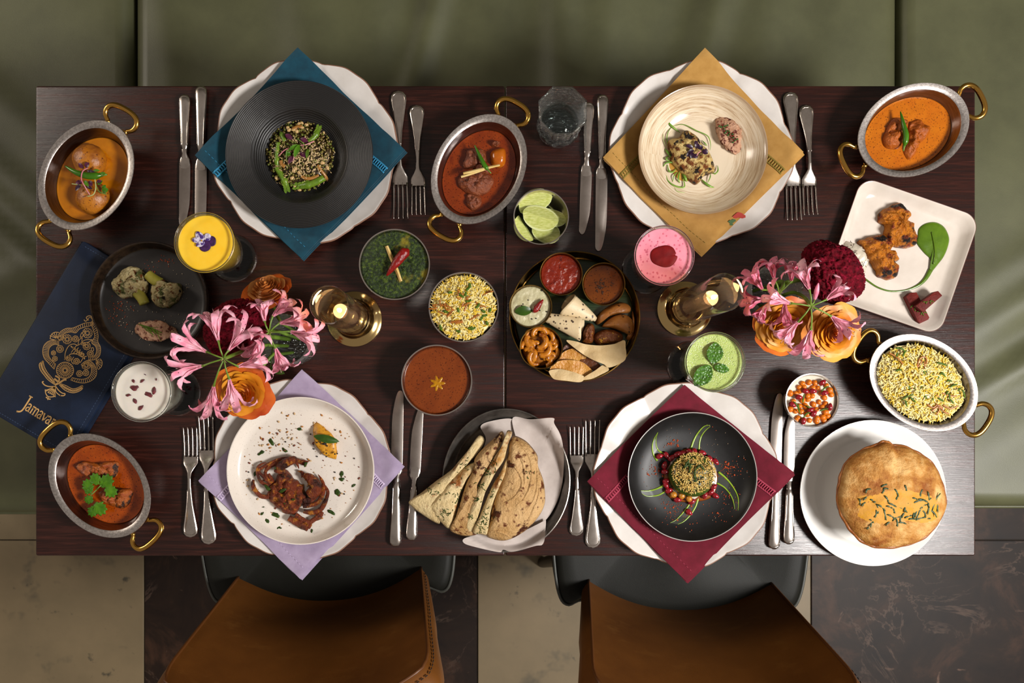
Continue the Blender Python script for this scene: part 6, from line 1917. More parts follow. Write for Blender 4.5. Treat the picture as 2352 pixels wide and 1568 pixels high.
for k in range(420):
    if k < 300: 
        cx, cy, s = rnd.choice(((1545, 1160, 22), (1560, 1170, 18), (1685, 1080, 16), (1500, 1080, 14), (1600, 1180, 40), (1545, 1017, 8), (1660, 1150, 30), (1670, 1075, 10)))
        x, y = rnd.gauss(cx, s), rnd.gauss(cy, s * .7)
    else:
        a = rnd.random() * 2 * PI; q = math.sqrt(rnd.random()) * 125; x, y = 1591 + q * math.cos(a), 1095 + q * math.sin(a)
    if math.hypot(x - 1591, y - 1095) > 128: continue
    p = P(x, y, KB + .003); p.z = TZ + PB + dust_h(p, CPc, CPr, ([0, .45, .65, .8, .9], [.0024, .0024, .0039, .0084, .0149]))
    r = S(rnd.choice((.6, .8, .9, 1.2, 2.2 if k < 120 else 1.0)))
    m.add(blob(p, (r * 1.3, r, r * .5), (0, 0, k), .3, 1, k, 1), 0 if k < 330 else 1)
one('spice_dusting', 'orange spice dusting over the black coupe plate', 'spice', m, DUST, None, None, None, 'stuff')
for k, (x, y, L, d, b) in enumerate(((650, 640, 22, 60, .3), (690, 630, 20, 110, .4), (670, 660, 22, 20, .2), (700, 690, 18, 80, .3), (820, 670, 14, 40, .3), (770, 760, 26, 80, .3), (770, 830, 14, 100, .1), (860, 690, 16, -50, .4))):
    shred(*KX(x, y), KB + .034, L, 4.5, d, b, HERB_DARK, 'dark green herb shred on the crispy noodles', 'herb shreds on the noodles')

# ================================================================ broccoli on the dark plate
DB = 0.0128 + 0.0022
BRO = mat('creamy_charred_broccoli', '#b3a06c', 0.55, vary=('#cfc198', 70), spots=[(70, 0.61, '#5a5f30', 0.05), (85, 0.64, '#6b3a14', 0.04), (60, 0.685, '#1c0f07', 0.03)], bump=(330, 1.0, 0.004), spec=.25)
BSTEM = mat('broccoli_stem', '#7d7a26', 0.4, vary=('#9a8f3a', 60))
def DX(x, y): return (240 + x / 7.465, 590 + y / 7.465)
for key, head, stem, l, s in ((1, ((110, 400), (200, 330), (280, 220), (380, 160), (500, 150), (620, 220), (690, 300), (715, 420), (715, 560), (680, 640), (560, 660), (400, 680), (250, 690), (160, 620), (95, 520)), ((560, 600), (640, 700), (690, 800)), 'charred creamy broccoli floret at left with stem pointing down', 1),
                              (2, ((770, 480), (850, 450), (900, 400), (1040, 380), (1130, 430), (1230, 430), (1285, 520), (1290, 600), (1260, 700), (1180, 790), (1080, 850), (930, 860), (820, 810), (760, 700), (770, 580)), ((950, 450), (840, 380), (740, 300)), 'charred creamy broccoli floret at right with stem pointing up', 2)):
    t = thing('broccoli_floret', l, 'broccoli', P(*DX(*head[0]), DB), 'charred broccoli florets')
    MB().add(lump(outline([DX(*q) for q in head], DB + .012, 80), TZ + DB, 0.024, 2.6, 0.008, 120, 18, s, 0.003)).build('head', BRO, t)
    ps = crom([P(*DX(*q), DB + .009) for q in stem], 10, False)
    MB().add(tube(ps, [S(13) - .0001 * i for i in range(10)], 12)).build('stem', BSTEM, t)
quenelle((309, 757), (409, 763), DB, 46, 'pinkish quenelle of spread with dill on the dark plate', PATE, 0.017, 7)
dl = thing('dill_sprig', 'feathery green dill sprig on the pinkish quenelle', 'herb', P(345, 752, DB + .018))
for k in range(15):
    x0, y0 = 322 + k * 2.6, 746 + k * .8
    a = -10 - 45 * (k % 3) / 2 + random.uniform(-12, 12)
    L = random.uniform(16, 30)
    x1, y1 = x0 + L * math.cos(math.radians(a)), y0 - L * math.sin(math.radians(a))
    MB().add(tube([P(x0, y0, DB + .0178), P((x0 + x1) / 2, (y0 + y1) / 2 + 1.5, DB + .0205), P(x1, y1, DB + .0178)], [S(1.0), S(.9), S(.4)], 5)).build('frond', HERB, dl)
MB().add(tube([P(318, 744, DB + .017), P(340, 750, DB + .0195), P(372, 764, DB + .017)], S(1.1), 5)).build('stem', HERB, dl)
m = MB(); rnd = random.Random(61)
SALT = mat('salt_grain', '#b9a88e', 0.4)
for k in range(230):
    red = k < 130
    cx, cy, s = rnd.choice(((270, 705, 20), (265, 725, 16), (355, 605, 18), (385, 595, 12), (300, 700, 30))) if red else rnd.choice(((280, 720, 26), (400, 740, 30), (340, 610, 30), (430, 660, 20), (300, 770, 30)))
    x, y = rnd.gauss(cx, s), rnd.gauss(cy, s * .8)
    if math.hypot(x - 345, y - 690) > 108: continue
    r = S(rnd.choice((.5, .7, .9, 1.3)) if red else rnd.choice((.6, .8, 1.0)))
    m.add(blob(P(x, y, DB + .0005), (r * 1.2, r, r * .7), (0, 0, k), .3, 1, k, 1), 0 if red else 1)
one('spice_dusting', 'red spice flecks and salt over the dark brown plate', 'spice', m, [DUST[0], SALT], None, None, None, 'stuff')

# ================================================================ square plate: grilled chicken, green sauce, sticks, dip
QB = 0.0022
TIK = mat('tandoori_chicken', '#b0620a', 0.35, vary=('#c47c16', 60), spots=[(60, 0.60, '#7a2c0a', 0.06), (48, 0.645, '#140805', 0.04)], bump=(320, 1.0, 0.004), spec=.3)
def QX(x, y): return (1880 + x / 3.92, 390 + y / 3.92)
for px, l, s in ((((560, 400), (600, 350), (660, 320), (740, 290), (800, 330), (850, 400), (830, 430), (870, 490), (890, 560), (900, 640), (850, 690), (740, 690), (670, 670), (620, 580), (620, 500), (570, 460)), 'larger orange grilled chicken piece near the green sauce', 1),
                 (((380, 640), (470, 600), (580, 575), (650, 600), (670, 660), (650, 710), (700, 740), (745, 800), (700, 840), (745, 900), (710, 970), (640, 980), (560, 950), (530, 890), (450, 780), (400, 700)), 'darker charred chicken piece beside the white dip', 2)):
    one('grilled_chicken', l, 'chicken', MB().add(lump(outline([QX(*q) for q in px], QB + .012, 96), TZ + QB, 0.021, 3.2, 0.007, 95, 20, s, 0.003)), TIK, None, 'grilled chicken pieces')
GSAU = mat('green_herb_sauce', '#44600c', 0.2, vary=('#527012', 60), bump=(70, 0.2, 0.002), coat=0.3)
o = outline([QX(*q) for q in ((890, 600), (900, 530), (960, 480), (1050, 468), (1130, 510), (1175, 600), (1170, 680), (1130, 780), (1070, 860), (1030, 910), (1000, 960), (985, 940), (1015, 860), (1000, 800), (950, 750), (900, 690), (880, 650))], QB, 80)
gz = lambda x, y: 0.0
mb = MB().add(lump(o, TZ + QB - .0002, 0.0042, 2.2, 0.0004, 60, 10, 1, ctr=P(*QX(1030, 640), QB)))
path = crom([P(*QX(*q), QB + .0012) for q in ((1010, 900), (960, 985), (890, 1045), (780, 1085), (650, 1092), (540, 1060), (460, 1010), (395, 960))], 40, False)
mb.add(tube(path, [S(1.9 + 3.8 * max(0, 1 - i / 16)) for i in range(40)], 8, 0.55))
t = thing('green_sauce', 'bright green sauce drop with a long curved tail', 'sauce', P(*QX(1030, 640), QB))
mb.build('swoosh', GSAU, t)
groove = crom([P(*QX(*q), QB + .0043) for q in ((1020, 560), (1035, 620), (1050, 700), (1050, 780), (1035, 850))], 16, False)
MB().add(tube(groove, [S(1.5 + 1.8 * math.sin(PI * i / 15)) for i in range(16)], 6, .5)).build('ridge', GSAU, t)
DIP = mat('white_dip', '#b9ad98', 0.35, vary=('#c9bfae', 120), bump=(200, 0.5, 0.0015))
quenelle(QX(215, 640), QX(400, 950), QB, 46, 'white dip quenelle dotted with brown seeds beside red celosia', DIP, 0.018, 9)
m = MB(); rnd = random.Random(71)
for k in range(70):
    s = rnd.random(); x, y = 270 + 130 * s + rnd.gauss(0, 32), 660 + 230 * s + rnd.gauss(0, 30)
    if not (.06 < s < .95): continue
    d = rnd.random() * PI
    c = P(*QX(x, y), QB + .0175); e = Vector((math.cos(d), math.sin(d), 0)) * S(2.2)
    m.add(tube([c - e, c, c + e], [.0002, .0005, .0002], 5))
one('cumin_seeds', 'brown cumin seeds over the white dip', 'seeds', m, mat('cumin_seed', '#3d2212', 0.5), None, None, None, 'stuff')
BEET = mat('beet_stick', '#4f120e', 0.6, vary=('#6a1f19', 60), bump=(300, 0.5, 0.002), spec=.2)
def bar(px, z0, z1, label):
    one('beet_stick', label, 'beet', MB().add(prism([P(*QX(*q), (z0 + z1) / 2) for q in px], TZ + z0, TZ + z1, .0012, 2)), BEET, None, 'red beet sticks', 40)
bar([(775, 1145), (815, 1108), (870, 1105), (985, 1330), (975, 1350), (900, 1385), (880, 1370)], QB, QB + .011, 'dark red beet stick lying underneath the other')
bar([(860, 1225), (1030, 1100), (1065, 1092), (1102, 1135), (940, 1275), (920, 1278)], QB + .0112, QB + .021, 'dark red beet stick resting across the other')
for k, (x, y) in enumerate(((955, 1190), (975, 1195), (1010, 1190), (1025, 1180), (900, 1270), (925, 1290), (940, 1300), (960, 1285), (840, 1230), (870, 1255))):
    shred(*QX(x, y), QB + (.0215 if x > 945 or y < 1200 else .0118), 8, 2.6, k * 50, .4, HERB, 'tiny green herb shred on the beet sticks', 'herb shreds on the beet')
# ================================================================ pastry-topped pie
PIE = NT('golden_pastry')
pc = PIE.ramp(PIE.noise(28, 6, 0.65), [(0.34, '#8c4c16'), (0.5, '#b57d38'), (0.66, '#d8ac6c')])
pc = PIE.mix(PIE.ramp(PIE.noise(120, 4, 0.7), [(0.55, 0.0), (0.8, 0.35)]), pc, '#d9b47c')
PIE.l(pc, PIE.b.inputs['Base Color']); PIE.bump(PIE.noise(110, 6, 0.7), 0.8, 0.005); PIE = PIE.set(rough=0.5, spec=0.3).m
PIE_EDGE = mat('browned_crust_edge', '#7a3f12', 0.4, vary=('#a0622a', 60), bump=(110, 0.6, 0.003))
hP = 0.066
pcx = Vector((bc.x, bc.y, TZ))
oo = [(1934, 1090), (1945, 1065), (1962, 1048), (1990, 1030), (2014, 1022), (2030, 1014), (2044, 1015), (2055, 1022), (2080, 1025), (2105, 1036), (2130, 1050), (2152, 1072), (2165, 1100), (2174, 1130), (2178, 1160), (2168, 1185), (2152, 1212), (2128, 1236), (2098, 1250), (2060, 1258), (2020, 1258), (1988, 1248), (1962, 1225), (1942, 1196), (1930, 1168), (1926, 1140), (1930, 1112)]
ol = outline(oo, hP + .006, 120)
pie = thing('pastry_pie', 'large round golden puff pastry lid with herbs', 'pie', (pcx.x, pcx.y, TZ + 0.0635))
MB().add(lump(ol, TZ + hP - .003, 0.032, 2.3, 0.0030, 34, 22, 5, 0.0015)).build('crust', PIE, pie)
edge = []
n = 150
cc = sum((Vector((q.x, q.y, 0)) for q in ol), Vector()) / len(ol)
ed = crom([(q.x, q.y, 0) for q in ol], n)
for k, q in enumerate(ed):
    d = (q - cc).normalized()
    edge.append(Vector((q.x, q.y, TZ + hP - .0005)) - d * (.0015 + .0012 * math.sin(k * 1.05)))
MB().add(tube(edge, [.0032 + .0009 * math.sin(k * 1.05) + .0012 * noise.noise(edge[k] * 60) for k in range(n)], 8, .8, close=True)).build('crimped_edge', PIE_EDGE, pie)
# collar that hangs over the bowl wall
MB().add(lathe([(0.0712, 0.0500), (0.0716, 0.0498), (0.0735, 0.062), (0.0735, 0.0638), (0.0712, 0.0635)], 80, rfun=lambda a, r, z: (r + .0006 * math.sin(23 * a), z + (.003 * noise.noise(Vector((math.cos(a) * 3, math.sin(a) * 3, 1))) if z < .051 else 0))), at=(bc.x, bc.y, TZ + .002)).build('collar', PIE_EDGE, pie)
YOLK = mat('saffron_brush', '#bd7d08', 0.6, spec=.15, vary=('#d6a022', 50), spots=[(60, .45, '#c08a3c', .12)], bump=(80, .5, .003))
def pie_h(x, y):
    """height of the crust top at a world point"""
    from mathutils.bvhtree import BVHTree
    return None
dg = bpy.context.evaluated_depsgraph_get()
crust = [c for c in pie.children if c.name.startswith('crust')][0]
from mathutils.bvhtree import BVHTree
def bvh_of(o, off):
    me = o.data
    return BVHTree.FromPolygons([v.co + off for v in me.vertices], [list(p.vertices) for p in me.polygons])
PT = bvh_of(crust, Vector((pcx.x, pcx.y, TZ + 0.0635)))
def on_pie(px, py):
    c = camo.location
    d = (P(px, py, 0.08) - c).normalized()
    hit = PT.ray_cast(c, d)[0]
    return hit if hit is not None else P(px, py, hP + .03)
# saffron-brushed band, a thin skin following the crust
V, F = [], []
nu, nv = 44, 20
for j in range(nv):
    for i in range(nu):
        u, v = i / (nu - 1), j / (nv - 1)
        x = 1966 + (2158 - 1966) * u
        top = 1128 + 6 * math.sin(u * 9); bot = 1200 - 4 * math.cos(u * 11)
        wv = 1 - abs(2 * u - 1) ** 6 * .4
        y = (top + bot) / 2 + (bot - top) * (v - .5) * wv
        e = .0004 * (1 - max(abs(2 * u - 1), abs(2 * v - 1)) ** 8) - .0001
        p = on_pie(x, y); V.append(p + Vector((0, 0, e)))
for j in range(nv - 1):
    for i in range(nu - 1): F.append([j * nu + i, j * nu + i + 1, (j + 1) * nu + i + 1, (j + 1) * nu + i])
MB().add((V, F)).build('saffron_band', YOLK, crust)
PX = lambda x, y: (1820 + x / 4.356, 950 + y / 4.356)
HD = mat('dark_mint_shred', '#1c3312', 0.5, vary=('#2f4a1c', 120))
pieherbs = ((918, 718, 12, -25, .2), (935, 750, 9, 5, .3), (905, 770, 10, 110, .6), (1135, 742, 11, 75, .1), (760, 775, 12, -40, 1.2), (742, 840, 16, -35, .2), (670, 880, 12, 80, .6), (712, 905, 10, -45, .3), (805, 872, 12, 30, .3), (1040, 785, 14, 60, .4), (943, 852, 14, 60, .3), (1225, 850, 10, 20, .3), (1000, 912, 16, 25, .2), (845, 950, 18, 80, .6), (890, 940, 18, 40, .4), (970, 935, 12, 20, .4), (920, 1000, 24, 75, .2), (830, 1000, 14, 100, .5), (1015, 970, 10, 70, .2),
            (1290, 800, 16, -75, .3), (1360, 820, 16, 80, .2), (1265, 880, 24, -15, .3), (1300, 870, 20, 15, .4), (1380, 890, 18, -80, .8), (1440, 880, 34, -65, .3), (1450, 940, 16, 85, .1), (1380, 1000, 26, 30, .9), (1350, 950, 20, 90, .5), (1100, 960, 20, 30, .5), (1140, 940, 18, -70, .5), (1100, 1010, 30, -75, .3), (1130, 1000, 20, -50, .5), (1220, 990, 22, -80, .1), (1250, 970, 26, -70, .2), (1270, 1000, 26, -65, .3), (1290, 960, 22, -60, .4), (1310, 930, 16, -30, .4), (1310, 1000, 16, 60, .8), (1280, 1050, 20, -15, .2), (1200, 1055, 14, 0, .3), (1160, 1030, 14, -20, .3), (1040, 1050, 16, -30, .4), (1045, 1090, 14, 80, .3), (975, 1095, 18, -30, .5), (1100, 1095, 14, 10, .4), (985, 1030, 16, 30, .4), (790, 1075, 10, 40, .8), (795, 1105, 12, -70, .5), (765, 1140, 10, -35, .2), (1365, 1050, 6, 0, .5), (1050, 840, 8, -60, .3), (830, 885, 8, 0, .3))
for (x, y, L, d, b) in pieherbs:
    p = on_pie(*PX(x, y))
    shred(*PX(x, y), p.z - TZ + .0004, L * 1.2, 4.2, -d, b, HD, 'dark green herb shred on the golden pie', 'herb shreds on the pie')

# ================================================================ tray snacks
bowl_fill(T_RED, 0.036, 0.0285, 'red tomato chutney in the brass cup', mat('tomato_chutney', '#6b1204', 0.3, vary=('#862508', 70), spots=[(150, .66, '#5a0c05', .05)], bump=(150, .5, .003)), 'tomato_chutney', 'chutney', .0012, 110, .001, 4, 20)
bowl_fill(T_BRN, 0.036, 0.0285, 'brown sauce with cumin in the brass cup', m_sauce('tamarind_sauce', '#5a2a08', '#70380c', '#301405', None, .12), 'tamarind_sauce', 'sauce', .0004, 60, 0, 4)
bowl_fill(T_WHT, 0.036, 0.0305, 'pale coconut chutney in the brass cup', mat('coconut_chutney', '#aba47c', .4, vary=('#bdb694', 70), bump=(110, .6, .003)), 'coconut_chutney', 'chutney', .0014, 90, .001, 7, 18)
m = MB(); rnd = random.Random(81)
for k in range(45):
    x, y = rnd.gauss(1382, 8), rnd.gauss(657, 8)
    d = rnd.random() * PI; c = P(x, y, TB + .0292); e = Vector((math.cos(d), math.sin(d), 0)) * S(2.6)
    m.add(tube([c - e, c + Vector((0, 0, .0004)), c + e], [.0002, .0005, .0002], 5))
one('cumin_seeds', 'brown cumin seeds floating on the brown sauce', 'seeds', m, bpy.data.materials['cumin_seed'], None, None, None, 'stuff')
TX = lambda x, y: (1150 + x / 4.612, 560 + y / 4.612)
one('curry_leaf', 'green curry leaf on the white coconut chutney', 'leaf', MB().add(leaf(P(*TX(150, 715), TB + .0325), Vector((1, .05, .02)), S(40), S(22), .002, .001, .25)), CURRY_LEAF)
chilli([TX(450, 590), TX(410, 640), TX(370, 690), TX(345, 690)], [TB + .036, TB + .036, TB + .0345, TB + .034], 15, RED_CHILLI, 'short dried red chilli on the coconut chutney', stem=False)
m = MB()
for x, y in ((290, 595), (236, 637), (222, 655), (435, 495), (330, 795), (375, 790), (490, 718), (415, 705)):
    m.add(blob(P(*TX(x, y), TB + .032), S(1.8), sub=1))
one('mustard_seeds', 'black mustard seeds on the coconut chutney', 'mustard seeds', m, bpy.data.materials['mustard_seed'], None, None, None, 'stuff')
CASH = mat('roasted_cashew', '#a8600e', .3, vary=('#c07c1c', 60), spots=[(90, .62, '#7a3a08', .06)], bump=(200, .3, .001))
def cashew(px, py, h, deg, sz, label, k):
    c = P(px, py, h)
    ps = []
    for i in range(11):
        a = math.radians(-110 + 220 * i / 10)
        x, y = S(sz) * .55 * math.cos(a), S(sz) * .62 * math.sin(a)
        b = math.radians(deg)
        ps.append(Vector((c.x + x * math.cos(b) - y * math.sin(b), c.y + x * math.sin(b) + y * math.cos(b), c.z + .001 * math.sin(a + k))))
    rad = [S(sz) * .30 * (0.55 + .45 * math.sin(PI * (i + .8) / 11.6)) * (1.12 if i < 5 else .92) for i in range(11)]
    one('cashew', label, 'cashew', MB().add(tube(ps, rad, 9)), CASH, None, 'roasted cashews in the brass cup')
cs = ((405, 915, 100, 28), (305, 1010, 200, 26), (415, 1015, -10, 28), (255, 1085, 95, 26), (340, 1110, 150, 26), (460, 1110, -20, 30), (505, 960, 60, 27), (360, 1160, 260, 20), (270, 1195, 30, 28), (345, 1240, 200, 26), (430, 1230, 80, 28), (550, 1100, 140, 24), (560, 1165, -60, 28), (490, 1260, 20, 24), (300, 940, 120, 22), (540, 1235, 100, 22), (575, 1040, 0, 22))
for k, (x, y, d, s) in enumerate(cs):
    x, y = 428 + (x - 428) * .80, 1095 + (y - 1095) * .80
    cashew(*TX(x, y), TB + (.0255 if k not in (2, 5, 0) else .0295), d, s * .86, 'orange roasted cashew in the brass cup', k)
m = MB()
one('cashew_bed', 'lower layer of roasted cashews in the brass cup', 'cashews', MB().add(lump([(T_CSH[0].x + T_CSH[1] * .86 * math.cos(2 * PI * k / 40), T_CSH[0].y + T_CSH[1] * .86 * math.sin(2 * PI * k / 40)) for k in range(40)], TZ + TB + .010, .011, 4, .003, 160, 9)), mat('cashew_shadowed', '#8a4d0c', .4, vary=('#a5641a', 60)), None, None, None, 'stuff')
PAPAD = NT('spotted_papad'); pq = PAPAD.mix(PAPAD.ramp(PAPAD.vor(150), [(.20, .95), (.30, 0)]), '#cdb892', '#2d160b')
pq = PAPAD.mix(PAPAD.ramp(PAPAD.noise(25, 4), [(.6, 0.), (.8, .4)]), pq, '#dccbab')
PAPAD.l(pq, PAPAD.b.inputs['Base Color']); PAPAD.bump(PAPAD.noise(150, 3), .4, .0015); PAPAD = PAPAD.set(rough=.5, sss=.1).m
def cone(tip, mouth, h0, h1, r, label, k):
    """rolled crisp: narrow at the tip, open at the mouth"""
    a, b = P(*TX(*tip), h0), P(*TX(*mouth), h1)
    d = (b - a).normalized(); s = d.cross(Vector((0, 0, 1))).normalized(); u = s.cross(d)
    V, F = [], []
    n, w = 14, 34
    for i in range(n):
        t = i / (n - 1)
        rr = S(r) * (.16 + .84 * t ** .8)
        for j in range(w):
            an = -2.2 + (2 * PI + .9) * j / (w - 1)
            k2 = rr * (1 + .10 * j / w)
            L = (b - a).length * t + .004 * math.sin(an * 1.5 + k) * t
            V.append(a + d * L + s * k2 * math.cos(an) + u * (k2 * .72 * math.sin(an)))
    for i in range(n - 1):
        for j in range(w - 1): F.append([i * w + j, i * w + j + 1, (i + 1) * w + j + 1, (i + 1) * w + j])
    o = one('papad_roll', label, 'papad', MB().add((V, F)), PAPAD, None, 'rolled spotted papads')
    md = o.modifiers.new('thickness', 'SOLIDIFY'); md.thickness = .0009
cone((385, 745), (850, 905), TB + .020, TB + .020, 25, 'cream spotted papad cone lying toward the cashews', 1)
cone((1010, 800), (700, 640), TB + .014, TB + .020, 27, 'cream spotted papad roll between the brass cups', 4)
BISC = mat('fried_biscuit', '#8a5220', .4, vary=('#a56a30', 50), spots=[(110, .68, '#3a1a08', .03)], bump=(150, .4, .002))
PAT = mat('crumbed_patty', '#5f2c0c', .45, vary=('#7d4214', 110), spots=[(150, .68, '#b9861f', .03)], bump=(170, 1., .004))
for px, z, th, l in ((((1020, 850), (1010, 790), (1060, 720), (1160, 650), (1270, 615), (1350, 630), (1390, 680), (1360, 730), (1250, 740), (1130, 780), (1060, 840)), .010, .010, 'long golden fried biscuit near the tray rim'),
                     (((1090, 880), (1080, 860), (1150, 790), (1240, 745), (1330, 745), (1400, 800), (1415, 880), (1380, 960), (1290, 930), (1180, 890)), .014, .011, 'round golden fried biscuit overlapping the long one'),
                     (((1400, 700), (1420, 760), (1425, 850), (1410, 960), (1370, 1020), (1330, 1000), (1390, 900), (1390, 760)), .0045, .008, 'browner fried biscuit tucked at the tray edge')):
    one('fried_biscuit', l, 'biscuit', MB().add(lump(outline([TX(*q) for q in px], TB + z, 50), TZ + TB + z - .008, th + .006, 3, .0012, 70, 9, z * 100)), BISC, None, 'fried biscuits on the tray')
for px, z, th, l in ((((880, 1010), (870, 960), (900, 870), (950, 830), (1000, 870), (1005, 950), (980, 1040), (920, 1060), (870, 1040)), .0, .018, 'small dark crumbed patty beside the papad cone'),
                     (((985, 1010), (1000, 950), (1080, 910), (1180, 900), (1280, 940), (1310, 990), (1270, 1040), (1150, 1060), (1040, 1070)), .0, .022, 'larger dark crumbed patty below the biscuits')):
    one('crumbed_patty', l, 'patty', MB().add(lump(outline([TX(*q) for q in px], TB + .012, 50), TZ + TB + z, th, 2.8, .0028, 120, 11, th * 300, .001)), PAT, None, 'crumbed patties on the tray')
CRISP = mat('pale_crisp', '#bfa273', .5, vary=('#d0b88c', 50), spec=.25, bump=(90, .5, .003)); CRISPO = mat('orange_crisp', '#b0701e', .4, vary=('#c99342', 40), bump=(110, .8, .004)); CRISPB = mat('brown_crisp', '#4f240a', .4, vary=('#6d3a12', 80), bump=(140, .6, .003))
def crisp(px, z, tilt, m, label, th=.0012, seed=1, amp=.0025):
    o = outline([TX(*q) for q in px], TB + z, len(px) * 5)
    c = sum(o, Vector()) / len(o)
    def zf(x, y): return tilt[0] * (x - c.x) + tilt[1] * (y - c.y) + amp * noise.noise(Vector((x * 55, y * 55, seed)))
    n = len(o); V = []; F = []; R = 7
    for side in (0, 1):
        for j in range(R):
            t = 1 - j / R
            for q in o:
                w = c + (q - c) * t
                V.append((w.x, w.y, TZ + TB + z + zf(w.x, w.y) - side * th))
        V.append((c.x, c.y, TZ + TB + z + zf(c.x, c.y) - side * th))
    K = R * n + 1
    for side in (0, 1):
        b = side * K
        for j in range(R - 1):
            for i in range(n): F.append([b + j * n + i, b + j * n + (i + 1) % n, b + (j + 1) * n + (i + 1) % n, b + (j + 1) * n + i])
        for i in range(n): F.append([b + (R - 1) * n + i, b + (R - 1) * n + (i + 1) % n, b + K - 1])
    for i in range(n): F.append([i, (i + 1) % n, K + (i + 1) % n, K + i])
    one('papad_crisp', label, 'papad', MB().add((V, F)), m, None, 'papad crisps on the tray', 40)
crisp([(665, 1130), (680, 1080), (740, 1050), (820, 1040), (850, 1080), (760, 1110)], .008, (0, 0), CRISPB, 'brown crisp tucked behind the papad cone', seed=1)
crisp([(620, 1230), (660, 1150), (760, 1110), (830, 1150), (910, 1200), (840, 1240), (720, 1245)], .011, (0, .1), CRISPO, 'orange crisp partly under the big pale papad', seed=2)
crisp([(840, 1240), (900, 1200), (980, 1230), (1060, 1290), (1000, 1345), (930, 1310)], .010, (0, 0), CRISPB, 'dark brown crisp between orange and pale crisps', seed=3)
crisp([(520, 1350), (560, 1270), (640, 1235), (740, 1230), (860, 1250), (930, 1300), (970, 1350), (900, 1400), (780, 1370), (650, 1340)], .015, (0, .15), CRISPO, 'large orange crisp near the bottom of the tray', seed=4)
crisp([(510, 1350), (560, 1330), (640, 1325), (780, 1360), (880, 1400), (880, 1440), (830, 1465), (700, 1450), (600, 1440), (550, 1420)], .019, (0, -.1), CRISP, 'pale papad strip at the bottom of the tray', seed=5)
crisp([(850, 1440), (900, 1400), (1000, 1340), (1080, 1285), (1125, 1300), (1142, 1340), (1050, 1390), (960, 1430)], .020, (.1, 0), CRISP, 'small pale papad corner at the lower right of the tray', seed=6)
crisp([(700, 1018), (800, 1030), (900, 1060), (1050, 1075), (1200, 1060), (1308, 1020), (1320, 1100), (1325, 1190), (1290, 1250), (1150, 1310), (1090, 1275), (980, 1230), (850, 1150), (760, 1080)], .023, (.1, -.05), CRISP, 'large pale triangular papad at the lower right of the tray', seed=7, amp=.004)

# ================================================================ breads, cloth
CLOTH = m_cloth('white_bread_cloth', '#b5a9a2', '#c2b7b0')
BX = lambda x, y: (920 + x / 4.239, 920 + y / 4.239)
cl = thing('bread_cloth', 'white folded cloth lining the bread pan', 'cloth', (PNc.x, PNc.y, TZ + .004))
def cloth_panel(px, h, amp, seed, name='fold'):
    o = outline([BX(*q) for q in px], h, len(px) * 8)
    c = sum(o, Vector()) / len(o); n = len(o); R = 12; V = []; F = []
    for side in (0, 1):
        for j in range(R):
            t = 1 - (j / R)
            for q in o:
                w = c + (q - c) * t
                dd = math.hypot((w.x - PNc.x) / ra, (w.y - PNc.y) / rb)
                base = float(np.interp(dd, [0, .8, .87, .98, 1.02, 1.3], [.006, .006, .009, .0305, .031, .026]))
                z = max(base, h - .012) + amp * (noise.noise(Vector((w.x * 28 + seed, w.y * 28, seed))) + .6 * math.sin(w.x * 90 + w.y * 40 + seed)) * .6 + amp * .6
                V.append((w.x, w.y, TZ + z - side * .0012))
        w = c; V.append((c.x, c.y, V[-1][2]))
    K = R * n + 1
    for side in (0, 1):
        b = side * K
        for j in range(R - 1):
            for i in range(n): F.append([b + j * n + i, b + j * n + (i + 1) % n, b + (j + 1) * n + (i + 1) % n, b + (j + 1) * n + i])
        for i in range(n): F.append([b + (R - 1) * n + i, b + (R - 1) * n + (i + 1) % n, b + K - 1])
    for i in range(n): F.append([i, (i + 1) % n, K + (i + 1) % n, K + i])
    MB().add((V, F)).build(name, CLOTH, cl, sharp=70)
cloth_panel([(780, 250), (900, 195), (1090, 180), (1110, 300), (1200, 600), (1250, 1000), (1000, 1250), (700, 1000), (760, 600), (830, 380)], .016, .003, 1)
cloth_panel([(1095, 168), (1260, 180), (1475, 165), (1490, 220), (1560, 360), (1588, 600), (1570, 850), (1500, 1050), (1380, 1200), (1150, 1320), (1180, 900), (1200, 600), (1130, 380)], .022, .006, 2)
cloth_panel([(640, 1330), (900, 1290), (1200, 1290), (1380, 1200), (1420, 1180), (1390, 1380), (1310, 1410), (1100, 1465), (1000, 1450), (960, 1470), (760, 1430), (620, 1385)], .030, .003, 3)
NAAN = mat('pale_naan', '#c4aa78', .55, vary=('#dac79a', 40), spots=[(40, .66, '#8a5222', .06), (24, .72, '#a8701e', .08)], bump=(200, .8, .004), spec=.25)
ROTI = mat('flaky_paratha', '#aa824e', .55, vary=('#caa675', 30), spots=[(46, .685, '#3d1806', .03), (90, .66, '#5f2f10', .05)], bump=(220, .8, .004), spec=.25)
def bread(px, z0, th, m, label, seed, p=3.2, layers=None, zf=None):
    o = outline([BX(*q) for q in px], z0 + th * .7, len(px) * 7)
    return one('flatbread', label, 'bread', MB().add(lump(o, TZ + z0, th, p, .0022, 45, 12, seed, .0006, zfun=zf)), m, None, 'flatbreads in the pan'), o
bread([(80, 985), (200, 900), (350, 780), (490, 680), (560, 600), (660, 480), (760, 345), (815, 380), (790, 460), (700, 570), (560, 720), (450, 860), (380, 960), (320, 1060), (380, 1200), (290, 1170), (180, 1100), (110, 1040)], .028, .013, NAAN, 'pale naan slice reaching furthest over the pan edge', 1)
bread([(275, 1060), (300, 990), (400, 870), (520, 740), (640, 640), (720, 600), (740, 640), (680, 720), (620, 830), (570, 960), (540, 1100), (480, 1250), (400, 1200)], .032, .014, NAAN, 'second naan slice thick with chopped herbs', 2)
